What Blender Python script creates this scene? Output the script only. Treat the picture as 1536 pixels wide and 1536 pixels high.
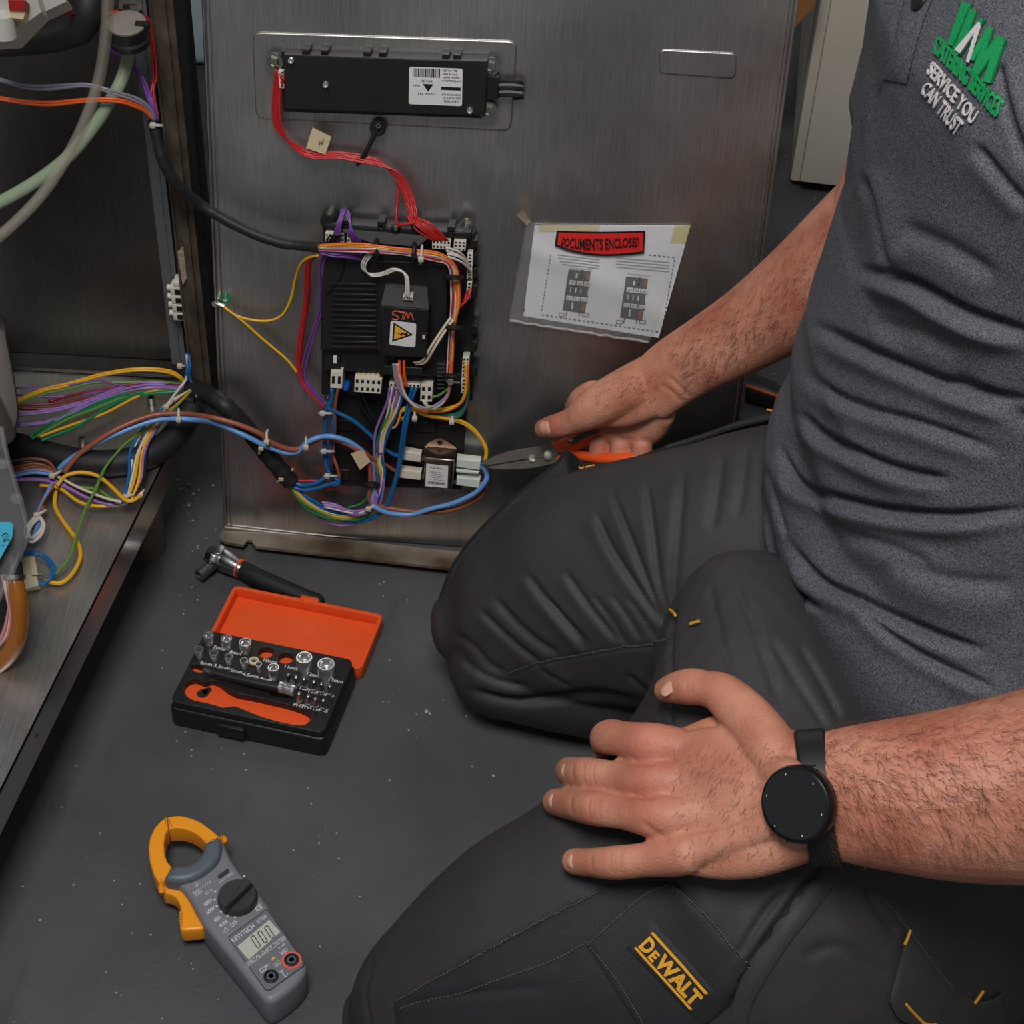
import bpy, bmesh, math, random
import numpy as np
from mathutils import Vector, Matrix
from mathutils.bvhtree import BVHTree

for o in list(bpy.data.objects): bpy.data.objects.remove(o, do_unlink=True)
S = bpy.context.scene
COL = S.collection
R = math.radians

# ---------------------------------------------------------------- camera
FPX, PITCH, ROLL, CAMH = 2600.0, 42.5, 3.0, 1.2
_th, _ro = R(PITCH), R(ROLL)
CF = np.array([0, math.cos(_th), -math.sin(_th)])
_r0 = np.array([1.0, 0, 0]); _u0 = np.cross(_r0, CF)
CR = _r0 * math.cos(_ro) + _u0 * math.sin(_ro)
CU = np.cross(CR, CF)
CP = np.array([0, 0, CAMH])
cam = bpy.data.cameras.new('camera'); cam.sensor_width = 36; cam.lens = 36 * FPX / 1536
cam.clip_start = 0.02
co = bpy.data.objects.new('camera', cam); COL.objects.link(co); S.camera = co
co.matrix_world = Matrix(((CR[0], CU[0], -CF[0], CP[0]), (CR[1], CU[1], -CF[1], CP[1]), (CR[2], CU[2], -CF[2], CP[2]), (0, 0, 0, 1)))

# ---------------------------------------------------------------- light
S.view_settings.view_transform = 'Standard'
S.view_settings.look = 'None'
S.view_settings.exposure = 0.0
S.view_settings.gamma = 1.0
S.view_settings.use_curve_mapping = False
wd = bpy.data.worlds.new('world'); S.world = wd; wd.use_nodes = True
wb = wd.node_tree.nodes['Background']; wb.inputs[0].default_value = (0.9, 0.95, 1.0, 1); wb.inputs[1].default_value = 0.19
def area(name, loc, target, size, power, col=(1, 1, 1)):
    l = bpy.data.lights.new(name, 'AREA'); l.size = size; l.energy = power; l.color = col
    o = bpy.data.objects.new(name, l); COL.objects.link(o); o.location = loc
    o.rotation_euler = (Vector(target) - Vector(loc)).to_track_quat('-Z', 'Y').to_euler(); return o
area('ceiling_bounce_light', (-0.18, 0.12, 2.25), (0.02, 0.90, 0.2), 0.70, 37, (1, 0.97, 0.93))

# ---------------------------------------------------------------- pixel -> place
def ray(x, y): return CF + CR * (x - 768) / FPX - CU * (y - 768) / FPX
def W(x, y, z=0.0):                       # point of the pixel's ray at height z
    d = ray(x, y); return CP + d * ((z - CAMH) / d[2])
def D(x, y, dep): return CP + ray(x, y) * dep        # at a depth along the view axis
def depth(P): return float((np.asarray(P) - CP) @ CF)
def proj(V):
    v = np.asarray(V, float) - CP; w = v @ CF
    return np.stack([768 + FPX * (v @ CR) / w, 768 - FPX * (v @ CU) / w, w], -1)

# steel panel frame: a along the panel, b up, c towards the room
PYAW, PLEAN = R(-1.7), R(11.1)
PE = np.array([math.cos(PYAW), math.sin(PYAW), 0]); _nh = np.array([-PE[1], PE[0], 0])
PU = np.array([0, 0, 1]) * math.cos(PLEAN) + _nh * math.sin(PLEAN); PNRM = np.cross(PE, PU)
P0 = W(337, 793, 0.004)
PMAT = Matrix(((PE[0], PU[0], PNRM[0], P0[0]), (PE[1], PU[1], PNRM[1], P0[1]), (PE[2], PU[2], PNRM[2], P0[2]), (0, 0, 0, 1)))
def pc(x, y, c=0.0):
    d = ray(x, y); t = ((P0 + PNRM * c - CP) @ PNRM) / (d @ PNRM); q = CP + d * t - P0
    return np.array([q @ PE, q @ PU, c])
def pw(x, y, c=0.0):
    q = pc(x, y, c); return P0 + PE * q[0] + PU * q[1] + PNRM * q[2]

# ---------------------------------------------------------------- mesh helpers
class B:
    def __init__(s): s.v = []; s.f = []
    def add(s, vs, fs, M=None):
        n = len(s.v)
        if M is not None: vs = [M @ Vector(v) for v in vs]
        s.v += [tuple(map(float, v)) for v in vs]; s.f += [tuple(n + i for i in f) for f in fs]; return s
    def box(s, c, size, M=None, bev=0.0, seg=2):
        bm = bmesh.new(); bmesh.ops.create_cube(bm, size=1)
        bmesh.ops.scale(bm, vec=size, verts=bm.verts); bmesh.ops.translate(bm, vec=c, verts=bm.verts)
        if bev > 0: bmesh.ops.bevel(bm, geom=list(bm.edges), offset=bev, segments=seg, affect='EDGES', profile=0.5)
        return s.bm(bm, M)
    def bm(s, bm, M=None):
        bm.verts.ensure_lookup_table(); bm.verts.index_update()
        s.add([v.co.copy() for v in bm.verts], [[v.index for v in f.verts] for f in bm.faces], M); bm.free(); return s
    def me(s, m, M=None):
        return s.add([v.co.copy() for v in m.vertices], [list(p.vertices) for p in m.polygons], M)
    def hexa(s, p):                       # 8 corners, bottom four then top four
        return s.add(p, [(3, 2, 1, 0), (4, 5, 6, 7), (0, 1, 5, 4), (1, 2, 6, 5), (2, 3, 7, 6), (3, 0, 4, 7)])
    def ringloft(s, rings, cap=True, M=None, closed=False):
        k = len(rings[0]); vs = [p for r in rings for p in r]; fs = []
        m = len(rings)
        for i in range(m if closed else m - 1):
            for j in range(k):
                a, b = i * k + j, i * k + (j + 1) % k; i2 = (i + 1) % m
                c, d = i2 * k + (j + 1) % k, i2 * k + j
                fs.append((a, b, c, d))
        if cap and not closed:
            fs.append(tuple(range(k - 1, -1, -1))); fs.append(tuple((m - 1) * k + j for j in range(k)))
        return s.add(vs, fs, M)
    def cyl(s, p0, p1, r0, r1=None, n=16, M=None):
        r1 = r0 if r1 is None else r1
        p0, p1 = Vector(p0), Vector(p1); d = (p1 - p0).normalized(); a = d.orthogonal().normalized(); b = d.cross(a)
        rg = [[p + (a * math.cos(2 * math.pi * i / n) + b * math.sin(2 * math.pi * i / n)) * r for i in range(n)] for p, r in ((p0, r0), (p1, r1))]
        return s.ringloft(rg, True, M)
    def lathe(s, prof, p0=(0, 0, 0), axis=(0, 0, 1), n=20, M=None):   # prof: (radius, height)
        p0 = Vector(p0); d = Vector(axis).normalized(); a = d.orthogonal().normalized(); b = d.cross(a)
        rg = [[p0 + d * h + (a * math.cos(2 * math.pi * i / n) + b * math.sin(2 * math.pi * i / n)) * max(r, 1e-5) for i in range(n)] for r, h in prof]
        return s.ringloft(rg, True, M)
    def tube(s, pts, r, n=8, sm=5, M=None, closed=False):
        P = catmull(pts, sm, closed) if sm > 1 else np.asarray(pts, float)
        m = len(P)
        if np.ndim(r) == 0: rr = np.full(m, float(r))
        else: rr = np.interp(np.linspace(0, 1, m), np.linspace(0, 1, len(r)), r)
        T = np.gradient(P, axis=0) if not closed else (np.roll(P, -1, 0) - np.roll(P, 1, 0))
        T /= np.linalg.norm(T, axis=1)[:, None] + 1e-12
        a = np.cross(T[0], [0.3, 0.5, 0.81]); a /= np.linalg.norm(a); rg = []
        for i in range(m):
            a = a - T[i] * (a @ T[i]); a /= np.linalg.norm(a); b = np.cross(T[i], a)
            rg.append([P[i] + (a * math.cos(2 * math.pi * j / n) + b * math.sin(2 * math.pi * j / n)) * rr[i] for j in range(n)])
        return s.ringloft(rg, True, M, closed)
    def prism(s, poly, z0, z1, M=None):   # 2D polygon extruded along local z
        k = len(poly); vs = [(p[0], p[1], z0) for p in poly] + [(p[0], p[1], z1) for p in poly]
        return s.add(vs, [tuple(range(k - 1, -1, -1)), tuple(range(k, 2 * k))] + [(i, (i + 1) % k, k + (i + 1) % k, k + i) for i in range(k)], M)
    def mesh(s, name):
        m = bpy.data.meshes.new(name); m.from_pydata(s.v, [], s.f); m.update()
        bm = bmesh.new(); bm.from_mesh(m); bmesh.ops.recalc_face_normals(bm, faces=bm.faces); bm.to_mesh(m); bm.free(); return m
def catmull(pts, k=5, closed=False):
    p = np.asarray(pts, float); n = len(p)
    if n == 2 and not closed: return np.array([p[0] + (p[1] - p[0]) * t for t in np.linspace(0, 1, k + 1)])
    out = []
    for i in range(n if closed else n - 1):
        if closed: a, b, c, d = p[(i - 1) % n], p[i], p[(i + 1) % n], p[(i + 2) % n]
        else: a, b, c, d = p[max(i - 1, 0)], p[i], p[i + 1], p[min(i + 2, n - 1)]
        for t in np.arange(k) / k:
            out.append(0.5 * (2 * b + (c - a) * t + (2 * a - 5 * b + 4 * c - d) * t * t + (3 * b - a - 3 * c + d) * t ** 3))
    if not closed: out.append(p[-1])
    return np.array(out)
def eval_mesh(o):
    dg = bpy.context.evaluated_depsgraph_get(); dg.update()
    m = bpy.data.meshes.new_from_object(o.evaluated_get(dg), depsgraph=dg); return m
def plate_mesh(outer, holes=(), z0=0.0, z1=0.001, bev=0.0, segs=2):   # flat plate with holes and bevelled edges
    cu = bpy.data.curves.new('tmp', 'CURVE'); cu.dimensions = '2D'; cu.fill_mode = 'BOTH'
    cu.extrude = max((z1 - z0) / 2 - bev, 1e-6); cu.bevel_depth = bev; cu.bevel_resolution = segs; cu.offset = -bev if bev else 0
    for poly in [outer] + list(holes):
        sp = cu.splines.new('POLY'); sp.points.add(len(poly) - 1); sp.use_cyclic_u = True
        for q, p in zip(sp.points, poly): q.co = (p[0], p[1], 0, 1)
    o = bpy.data.objects.new('tmp', cu); COL.objects.link(o); m = eval_mesh(o)
    bpy.data.objects.remove(o); bpy.data.curves.remove(cu)
    for v in m.vertices: v.co.z += (z0 + z1) / 2
    m.materials.clear(); return m
def text_mesh(t, size=1.0, ext=0.0, off=0.0, align='CENTER', spacing=1.0, shear=0.0):
    cu = bpy.data.curves.new('tmp', 'FONT'); cu.body = t; cu.size = size; cu.extrude = ext; cu.offset = off
    cu.align_x = align; cu.align_y = 'CENTER'; cu.space_character = spacing; cu.resolution_u = 3; cu.shear = shear
    o = bpy.data.objects.new('tmp', cu); COL.objects.link(o); m = eval_mesh(o)
    bpy.data.objects.remove(o); bpy.data.curves.remove(cu); m.materials.clear(); return m
def rrect(w, h, r, n=5, cx=0, cy=0):
    out = []
    for sx, sy, a0 in ((1, 1, 0), (-1, 1, 90), (-1, -1, 180), (1, -1, 270)):
        for i in range(n + 1):
            a = R(a0 + 90 * i / n); out.append((cx + sx * (w / 2 - r) + r * math.cos(a), cy + sy * (h / 2 - r) + r * math.sin(a)))
    return out
def circ(cx, cy, r, n=24): return [(cx + r * math.cos(2 * math.pi * i / n), cy + r * math.sin(2 * math.pi * i / n)) for i in range(n)]
def smoothpoly(p, k=4): return [tuple(q) for q in catmull(p, k, True)]

def finish(me, angle=35):
    me.polygons.foreach_set('use_smooth', [True] * len(me.polygons))
    if angle < 180: me.set_sharp_from_angle(angle=R(angle))
    me.update()
def obj(name, b, m, parent=None, angle=35, off=None, **tags):
    me = b.mesh(name) if isinstance(b, B) else b
    me.name = name; me.materials.clear(); me.materials.append(m); finish(me, angle)
    o = bpy.data.objects.new(name, me); COL.objects.link(o)
    if parent is not None:
        o.parent = parent
        if off is not None: o.location = off
    for k, v in tags.items(): o[k] = v
    return o
def thing(name, label, cat, M=None, group=None):
    o = bpy.data.objects.new(name, None); COL.objects.link(o); o.empty_display_size = 0.02
    o['label'] = label; o['category'] = cat
    if group: o['group'] = group
    if M is not None: o.matrix_world = M if isinstance(M, Matrix) else Matrix.Translation(Vector(M))
    return o
class World:                              # a thing whose parts are given in world (or any frame's) coordinates
    def __init__(s, name, label, cat, base, frame=None, group=None):
        base = Vector([float(q) for q in base])
        fr = frame if frame is not None else Matrix.Identity(4)
        s.off = -base; s.e = thing(name, label, cat, fr @ Matrix.Translation(base), group)
    def part(s, name, b, m, angle=35, parent=None, **t):
        if parent is None: return obj(name, b, m, s.e, angle, s.off, **t)
        return obj(name, b, m, parent, angle, None, **t)

# ---------------------------------------------------------------- materials
MATS = {}
def lin(c):
    c = [x / 255 for x in c]; return tuple(x / 12.92 if x <= 0.04045 else ((x + 0.055) / 1.055) ** 2.4 for x in c) + (1,)
def mat(name, col, rough=0.5, metal=0.0, var=0.0, vscale=20, bump=0.0, bscale=200, stretch=None, spec=0.5, col2=None, alpha=1.0, trans=0.0, sss=0.0, coat=0.0, rvar=0.0, aniso=0.0, emit=0.0, detail=4, ior=1.45):
    m = bpy.data.materials.new(name); m.use_nodes = True; nt = m.node_tree; N = nt.nodes; L = nt.links
    p = N['Principled BSDF']; c = lin(col)
    p.inputs['Base Color'].default_value = c; p.inputs['Roughness'].default_value = rough; p.inputs['Metallic'].default_value = metal
    p.inputs['Specular IOR Level'].default_value = spec; p.inputs['Alpha'].default_value = alpha
    p.inputs['Transmission Weight'].default_value = trans; p.inputs['Coat Weight'].default_value = coat; p.inputs['IOR'].default_value = ior
    if aniso: p.inputs['Anisotropic'].default_value = aniso
    if emit: p.inputs['Emission Color'].default_value = c; p.inputs['Emission Strength'].default_value = emit
    if sss: p.inputs['Subsurface Weight'].default_value = sss; p.inputs['Subsurface Radius'].default_value = (0.008, 0.003, 0.0015); p.inputs['Subsurface Scale'].default_value = 0.5
    if var or bump or rvar or col2:
        tc = N.new('ShaderNodeTexCoord'); src = tc.outputs['Object']
        if stretch:
            mp = N.new('ShaderNodeMapping'); mp.inputs['Scale'].default_value = stretch; L.new(src, mp.inputs[0]); src = mp.outputs[0]
        def noise(sc, d=detail):
            n = N.new('ShaderNodeTexNoise'); n.inputs['Scale'].default_value = sc; n.inputs['Detail'].default_value = d; L.new(src, n.inputs['Vector']); return n
        if var or col2:
            n = noise(vscale); r = N.new('ShaderNodeValToRGB'); r.color_ramp.elements[0].position = 0.32; r.color_ramp.elements[1].position = 0.68
            if col2: r.color_ramp.elements[0].color = c; r.color_ramp.elements[1].color = lin(col2)
            else:
                r.color_ramp.elements[0].color = tuple(x * (1 - var) for x in c[:3]) + (1,); r.color_ramp.elements[1].color = tuple(min(1, x * (1 + var)) for x in c[:3]) + (1,)
            L.new(n.outputs['Fac'], r.inputs[0]); L.new(r.outputs[0], p.inputs['Base Color'])
        if rvar:
            n = noise(vscale * 0.7); mr = N.new('ShaderNodeMapRange'); mr.inputs[1].default_value = 0.3; mr.inputs[2].default_value = 0.7
            mr.inputs[3].default_value = max(0, rough - rvar); mr.inputs[4].default_value = rough + rvar; L.new(n.outputs['Fac'], mr.inputs[0]); L.new(mr.outputs[0], p.inputs['Roughness'])
        if bump:
            n = noise(bscale, 3); bp = N.new('ShaderNodeBump'); bp.inputs['Strength'].default_value = bump; bp.inputs['Distance'].default_value = 0.001
            L.new(n.outputs['Fac'], bp.inputs['Height']); L.new(bp.outputs[0], p.inputs['Normal'])
    MATS[name] = m; return m
def floor_mat():
    m = mat('floor_vinyl', (72, 73, 76), 0.55, var=0.22, vscale=6, bump=0.35, bscale=260, rvar=0.12)
    nt = m.node_tree; N = nt.nodes; L = nt.links; p = N['Principled BSDF']
    tc = N.new('ShaderNodeTexCoord'); prev = p.inputs['Base Color'].links[0].from_socket
    v = N.new('ShaderNodeTexVoronoi'); v.inputs['Scale'].default_value = 95; L.new(tc.outputs['Object'], v.inputs['Vector'])
    lt = N.new('ShaderNodeMath'); lt.operation = 'LESS_THAN'; lt.inputs[1].default_value = 0.085; L.new(v.outputs['Distance'], lt.inputs[0])
    n2 = N.new('ShaderNodeTexNoise'); n2.inputs['Scale'].default_value = 9; L.new(tc.outputs['Object'], n2.inputs['Vector'])
    gt = N.new('ShaderNodeMath'); gt.operation = 'GREATER_THAN'; gt.inputs[1].default_value = 0.53; L.new(n2.outputs['Fac'], gt.inputs[0])
    mu = N.new('ShaderNodeMath'); mu.operation = 'MULTIPLY'; L.new(lt.outputs[0], mu.inputs[0]); L.new(gt.outputs[0], mu.inputs[1])
    mx = N.new('ShaderNodeMixRGB'); mx.inputs[2].default_value = lin((150, 148, 140)); L.new(mu.outputs[0], mx.inputs[0]); L.new(prev, mx.inputs[1])
    # dark scuffs
    mp = N.new('ShaderNodeMapping'); mp.inputs['Scale'].default_value = (9, 3, 1); mp.inputs['Rotation'].default_value = (0, 0, 0.7); L.new(tc.outputs['Object'], mp.inputs[0])
    n3 = N.new('ShaderNodeTexNoise'); n3.inputs['Scale'].default_value = 2.2; n3.inputs['Detail'].default_value = 6; L.new(mp.outputs[0], n3.inputs['Vector'])
    r3 = N.new('ShaderNodeValToRGB'); r3.color_ramp.elements[0].position = 0.60; r3.color_ramp.elements[1].position = 0.75; r3.color_ramp.elements[1].color = (0.55, 0.55, 0.55, 1); r3.color_ramp.elements[0].color = (0, 0, 0, 1); L.new(n3.outputs['Fac'], r3.inputs[0])
    mx2 = N.new('ShaderNodeMixRGB'); mx2.inputs[2].default_value = lin((44, 42, 40)); L.new(r3.outputs[0], mx2.inputs[0]); L.new(mx.outputs[0], mx2.inputs[1])
    L.new(mx2.outputs[0], p.inputs['Base Color']); return m
M_floor = floor_mat()
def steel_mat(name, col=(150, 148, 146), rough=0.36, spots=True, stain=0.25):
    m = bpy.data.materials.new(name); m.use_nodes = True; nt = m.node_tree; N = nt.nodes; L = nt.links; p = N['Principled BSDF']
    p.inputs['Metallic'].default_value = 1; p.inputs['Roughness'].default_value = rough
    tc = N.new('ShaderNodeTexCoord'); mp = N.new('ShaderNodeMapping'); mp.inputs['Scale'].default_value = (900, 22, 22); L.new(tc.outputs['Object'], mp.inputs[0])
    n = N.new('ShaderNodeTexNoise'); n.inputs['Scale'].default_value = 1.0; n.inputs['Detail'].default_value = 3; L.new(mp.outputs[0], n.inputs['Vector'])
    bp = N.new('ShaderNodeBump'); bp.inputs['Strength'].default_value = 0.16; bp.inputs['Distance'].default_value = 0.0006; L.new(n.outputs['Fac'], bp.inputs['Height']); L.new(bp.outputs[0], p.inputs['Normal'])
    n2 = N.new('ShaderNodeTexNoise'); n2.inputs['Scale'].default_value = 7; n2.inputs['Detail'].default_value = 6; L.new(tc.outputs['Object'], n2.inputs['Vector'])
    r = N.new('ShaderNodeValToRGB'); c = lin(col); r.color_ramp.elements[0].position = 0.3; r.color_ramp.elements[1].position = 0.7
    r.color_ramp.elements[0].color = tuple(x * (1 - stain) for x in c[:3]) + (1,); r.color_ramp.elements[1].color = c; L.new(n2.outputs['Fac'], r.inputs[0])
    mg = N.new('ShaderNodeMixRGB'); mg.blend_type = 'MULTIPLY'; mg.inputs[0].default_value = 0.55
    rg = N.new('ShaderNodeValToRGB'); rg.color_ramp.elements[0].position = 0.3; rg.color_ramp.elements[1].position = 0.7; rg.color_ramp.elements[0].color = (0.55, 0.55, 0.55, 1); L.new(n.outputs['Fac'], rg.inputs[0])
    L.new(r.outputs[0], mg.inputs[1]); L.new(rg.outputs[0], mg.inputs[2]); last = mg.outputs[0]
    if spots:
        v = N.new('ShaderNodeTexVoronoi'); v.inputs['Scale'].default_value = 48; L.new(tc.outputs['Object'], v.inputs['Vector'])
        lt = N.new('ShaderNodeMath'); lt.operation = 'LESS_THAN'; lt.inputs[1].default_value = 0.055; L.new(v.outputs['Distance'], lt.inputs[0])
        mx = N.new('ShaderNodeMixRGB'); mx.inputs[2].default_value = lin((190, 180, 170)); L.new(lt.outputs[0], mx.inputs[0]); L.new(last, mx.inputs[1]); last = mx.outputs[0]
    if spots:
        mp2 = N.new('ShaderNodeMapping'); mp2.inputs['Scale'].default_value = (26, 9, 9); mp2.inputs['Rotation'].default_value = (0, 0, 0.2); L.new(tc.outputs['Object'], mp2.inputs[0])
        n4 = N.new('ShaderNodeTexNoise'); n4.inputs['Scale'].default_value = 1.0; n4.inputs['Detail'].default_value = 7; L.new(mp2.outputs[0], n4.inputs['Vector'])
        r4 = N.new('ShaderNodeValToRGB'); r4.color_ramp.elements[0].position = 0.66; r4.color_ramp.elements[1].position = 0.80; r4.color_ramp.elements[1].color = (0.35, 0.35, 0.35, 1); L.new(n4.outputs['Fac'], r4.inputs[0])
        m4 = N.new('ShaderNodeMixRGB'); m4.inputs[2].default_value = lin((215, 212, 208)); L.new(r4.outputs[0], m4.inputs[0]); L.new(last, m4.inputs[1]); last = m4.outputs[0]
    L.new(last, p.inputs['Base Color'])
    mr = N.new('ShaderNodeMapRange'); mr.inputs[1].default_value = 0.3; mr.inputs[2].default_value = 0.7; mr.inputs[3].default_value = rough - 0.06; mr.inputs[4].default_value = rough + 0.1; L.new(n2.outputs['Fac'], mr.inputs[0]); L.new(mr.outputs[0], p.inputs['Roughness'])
    MATS[name] = m; return m
M_steel = steel_mat('brushed_steel', (200, 197, 194))
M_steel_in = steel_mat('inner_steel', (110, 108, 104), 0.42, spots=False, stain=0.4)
M_steel_tray = steel_mat('tray_steel', (226, 224, 221), 0.40, stain=0.3)
M_rust = mat('rusty_steel', (150, 142, 128), 0.5, 0.55, bump=0.3, bscale=120, col2=(84, 66, 50), vscale=14, detail=8)
M_post = mat('dirty_post', (104, 94, 82), 0.5, 0.5, bump=0.35, bscale=150, col2=(60, 48, 40), vscale=26, detail=8)
M_chrome = mat('chrome', (228, 228, 230), 0.22, 0.9)
M_dchrome = mat('dark_chrome', (140, 138, 140), 0.28, 0.9)
M_zinc = mat('zinc', (165, 162, 155), 0.3, 1.0, var=0.1, vscale=60)
M_black = mat('black_plastic', (25, 25, 26), 0.42, var=0.12, vscale=40, bump=0.08, bscale=900)
M_black2 = mat('matt_black', (17, 17, 18), 0.55, bump=0.1, bscale=700)
M_rubber = mat('black_rubber', (24, 24, 25), 0.6, bump=0.25, bscale=350)
M_tape = mat('black_tape', (27, 27, 28), 0.55, bump=0.6, bscale=140, stretch=(1, 1, 1))
M_whiteplastic = mat('white_plastic', (200, 196, 182), 0.42)
M_nylon = mat('natural_nylon', (190, 186, 172), 0.4, alpha=0.92)
M_label = mat('label_paper', (203, 203, 202), 0.45)
M_cream = mat('cream_tag', (206, 188, 155), 0.55)
M_print = mat('black_print', (16, 16, 17), 0.5)
M_printw = mat('white_print', (205, 205, 205), 0.5)
M_ygreen = mat('pale_tube', (150, 165, 140), 0.3, alpha=0.75)
M_orange = mat('orange_plastic', (226, 84, 34), 0.42, var=0.06, vscale=15, bump=0.06, bscale=600)
M_gap = mat('gap_dark', (10, 10, 10), 0.8)
WC = dict(red=(176, 34, 36), dred=(118, 20, 30), orange=(222, 92, 34), yellow=(214, 160, 30), green=(24, 112, 70), lgreen=(92, 130, 58), blue=(22, 92, 150), lblue=(98, 146, 205), brown=(140, 78, 58), purple=(104, 62, 136), lilac=(142, 104, 172), white=(196, 190, 184), grey=(128, 126, 140), black=(26, 26, 28), cream=(200, 188, 168), pink=(190, 120, 124))
MW = {k: mat('wire_' + k, v, 0.36) for k, v in WC.items()}
def bil(q, u, v):
    q = [np.array(p, float) for p in q]; return (1 - u) * (1 - v) * q[0] + u * (1 - v) * q[1] + u * v * q[2] + (1 - u) * v * q[3]
def Y(x, y, yv):
    d = ray(x, y); return CP + d * (yv / d[1])
def quad(b, pts, nrm, t):                 # thin slab from a world polygon, thickness t along -nrm
    nrm = np.asarray(nrm, float); k = len(pts); vs = [np.asarray(p, float) for p in pts]; vs = vs + [p - nrm * t for p in vs]
    b.add(vs, [tuple(range(k)), tuple(range(2 * k - 1, k - 1, -1))] + [(i, (i + 1) % k, k + (i + 1) % k, k + i) for i in range(k)]); return b
def poly_slab(pts2, z0, z1):              # world xy polygon between heights
    return B().prism([(p[0], p[1]) for p in pts2], z0, z1)

# ================================================================ setting
o = obj('floor', B().box((0.3, 1.2, -0.02), (5, 5.4, 0.04)), M_floor, kind='structure')
o = obj('wall_back', B().box((0.3, 3.2, 1.3), (5, 0.1, 2.6)), mat('painted_wall', (150, 146, 138), 0.7, var=0.06, vscale=3), kind='structure')
# grey cabinet
M_cab = mat('cabinet_grey', (198, 190, 177), 0.5, var=0.05, vscale=8, bump=0.05, bscale=300)
c0 = W(1182, 288); c1 = W(1250, 296)
dx = (c1 - c0); dx /= np.linalg.norm(dx); dy = np.array([-dx[1], dx[0], 0])
fr = Matrix(((dx[0], dy[0], 0, c0[0]), (dx[1], dy[1], 0, c0[1]), (0, 0, 1, 0), (0, 0, 0, 1)))
cb = thing('cabinet', 'plain beige grey metal cabinet standing behind the man in the grey shirt', 'cabinet', fr)
obj('carcass', B().box((0.26, 0.26, 0.46), (0.52, 0.5, 0.90), bev=0.004), M_cab, cb)
obj('door', B().box((0.262, 0.002, 0.455), (0.50, 0.016, 0.87), bev=0.003), M_cab, cb)
obj('plinth', B().box((0.26, 0.26, 0.008), (0.50, 0.46, 0.016)), M_black2, cb)
# timber board between cabinet and panel
M_wood = mat('brown_timber', (128, 84, 50), 0.6, var=0.25, vscale=12, bump=0.2, bscale=60, stretch=(1, 1, 0.15))
wb_ = World('wooden_board', 'brown timber board upright between steel panel and beige cabinet', 'board', (0.30, 2.0, 0))
a0 = W(1165, 262); 
wp = [(0.24, 1.96), (0.312, 1.96), (0.312, 1.98), (0.24, 1.98)]
wb_.part('plank_and_dark_strip', B().prism(wp, 0.0, 0.12), M_wood)
wb_.part('plank_and_dark_strip', B().hexa([np.array(p) for p in [(0.30, 2.02, 0.12), (0.318, 2.02, 0.12), (0.318, 2.04, 0.12), (0.30, 2.04, 0.12), (0.30, 2.02, 0.75), (0.318, 2.02, 0.75), (0.318, 2.04, 0.75), (0.30, 2.04, 0.75)]]), M_black2)  # black strip put in for the darkness between the two brown pieces, not timber
wb_.part('plank_and_dark_strip', B().hexa([Y(1190, 44, 1.90), Y(1222, 8, 1.90), Y(1222, 8, 1.92), Y(1190, 44, 1.92), Y(1190, -120, 1.90), Y(1236, -120, 1.90), Y(1236, -120, 1.92), Y(1190, -120, 1.92)]), M_wood)
# white tub far behind, seen in the slot between post and panel
tb = World('plastic_tub', 'white plastic tub seen through slot between post and steel panel', 'tub', W(285, 108))
t0 = W(291, 108)
tb.part('body', B().box((t0[0] - 0.10, t0[1] + 0.13, 0.20), (0.28, 0.24, 0.40), bev=0.02, seg=4), mat('tub_white', (190, 205, 212), 0.35))
for zz in (0.16, 0.24):
    tb.part('rib', B().box((t0[0] - 0.10, t0[1] + 0.009, zz), (0.25, 0.006, 0.012), bev=0.002), MATS['tub_white'])

# ================================================================ appliance on the left
ZT = 0.13
def T(x, y, h=0.0): return W(x, y, ZT + h)
mc = World('open_appliance', 'opened stainless steel appliance with floor tray, dark inner wall and corner post', 'appliance', (-0.36, 1.2, 0))
e0, e1 = T(292, 602), T(0, 1190)
ed = (e1 - e0) / np.linalg.norm(e1 - e0); en = np.array([-ed[1], ed[0], 0]); en = en if en[0] > 0 else -en
eF = e0 + ed * 0.75; eB = e0 - ed * 0.05
YW = T(140, 549)[1]
tray = [eB, eF, eF - np.array([0.5, 0, 0]), np.array([-0.95, YW, ZT])]
mc.part('tray', poly_slab([eB, eF, eF - np.array([0.6, 0, 0]), (-1.0, YW), (eB[0] - 0.02, YW)], ZT - 0.002, ZT), M_steel_tray)
lipH = 0.034
M_lip = mat('lip_steel', (215, 210, 204), 0.2, 1.0, var=0.12, vscale=9)
mc.part('tray_lip', quad(B(), [eB, eF, eF - [0, 0, lipH], eB - [0, 0, lipH]], en, 0.0016), M_lip)
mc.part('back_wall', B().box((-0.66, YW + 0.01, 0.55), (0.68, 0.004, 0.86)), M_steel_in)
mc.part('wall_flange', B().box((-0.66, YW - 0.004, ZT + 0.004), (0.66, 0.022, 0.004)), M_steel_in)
# corner post: flat face, raised bead, return face
q0, q1 = T(286, 573), T(317, 581)
ZTOP = 0.95
def vbox(b, p, q, back, z0=ZT - 0.01, z1=ZTOP):
    p = np.array([p[0], p[1]]); q = np.array([q[0], q[1]]); bk = np.array(back)
    return b.hexa([np.r_[p, z0], np.r_[q, z0], np.r_[q + bk, z0], np.r_[p + bk, z0], np.r_[p, z1], np.r_[q, z1], np.r_[q + bk, z1], np.r_[p + bk, z1]])
qm = q0 + (q1 - q0) * 0.62
mc.part('post', vbox(B(), q0, q1, (0.002, 0.035)), M_post)
mc.part('post_bead', vbox(vbox(B(), q0 + (q1 - q0) * 0.40 - [0, .004, 0], q0 + (q1 - q0) * 0.72 - [0, .004, 0], (0, 0.006)), q0 + (q1 - q0) * 0.0 - [0, .002, 0], q0 + (q1 - q0) * 0.10 - [0, .002, 0], (0, 0.004)), M_post)
ch0, ch1 = T(259, 553), T(281, 556)
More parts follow.
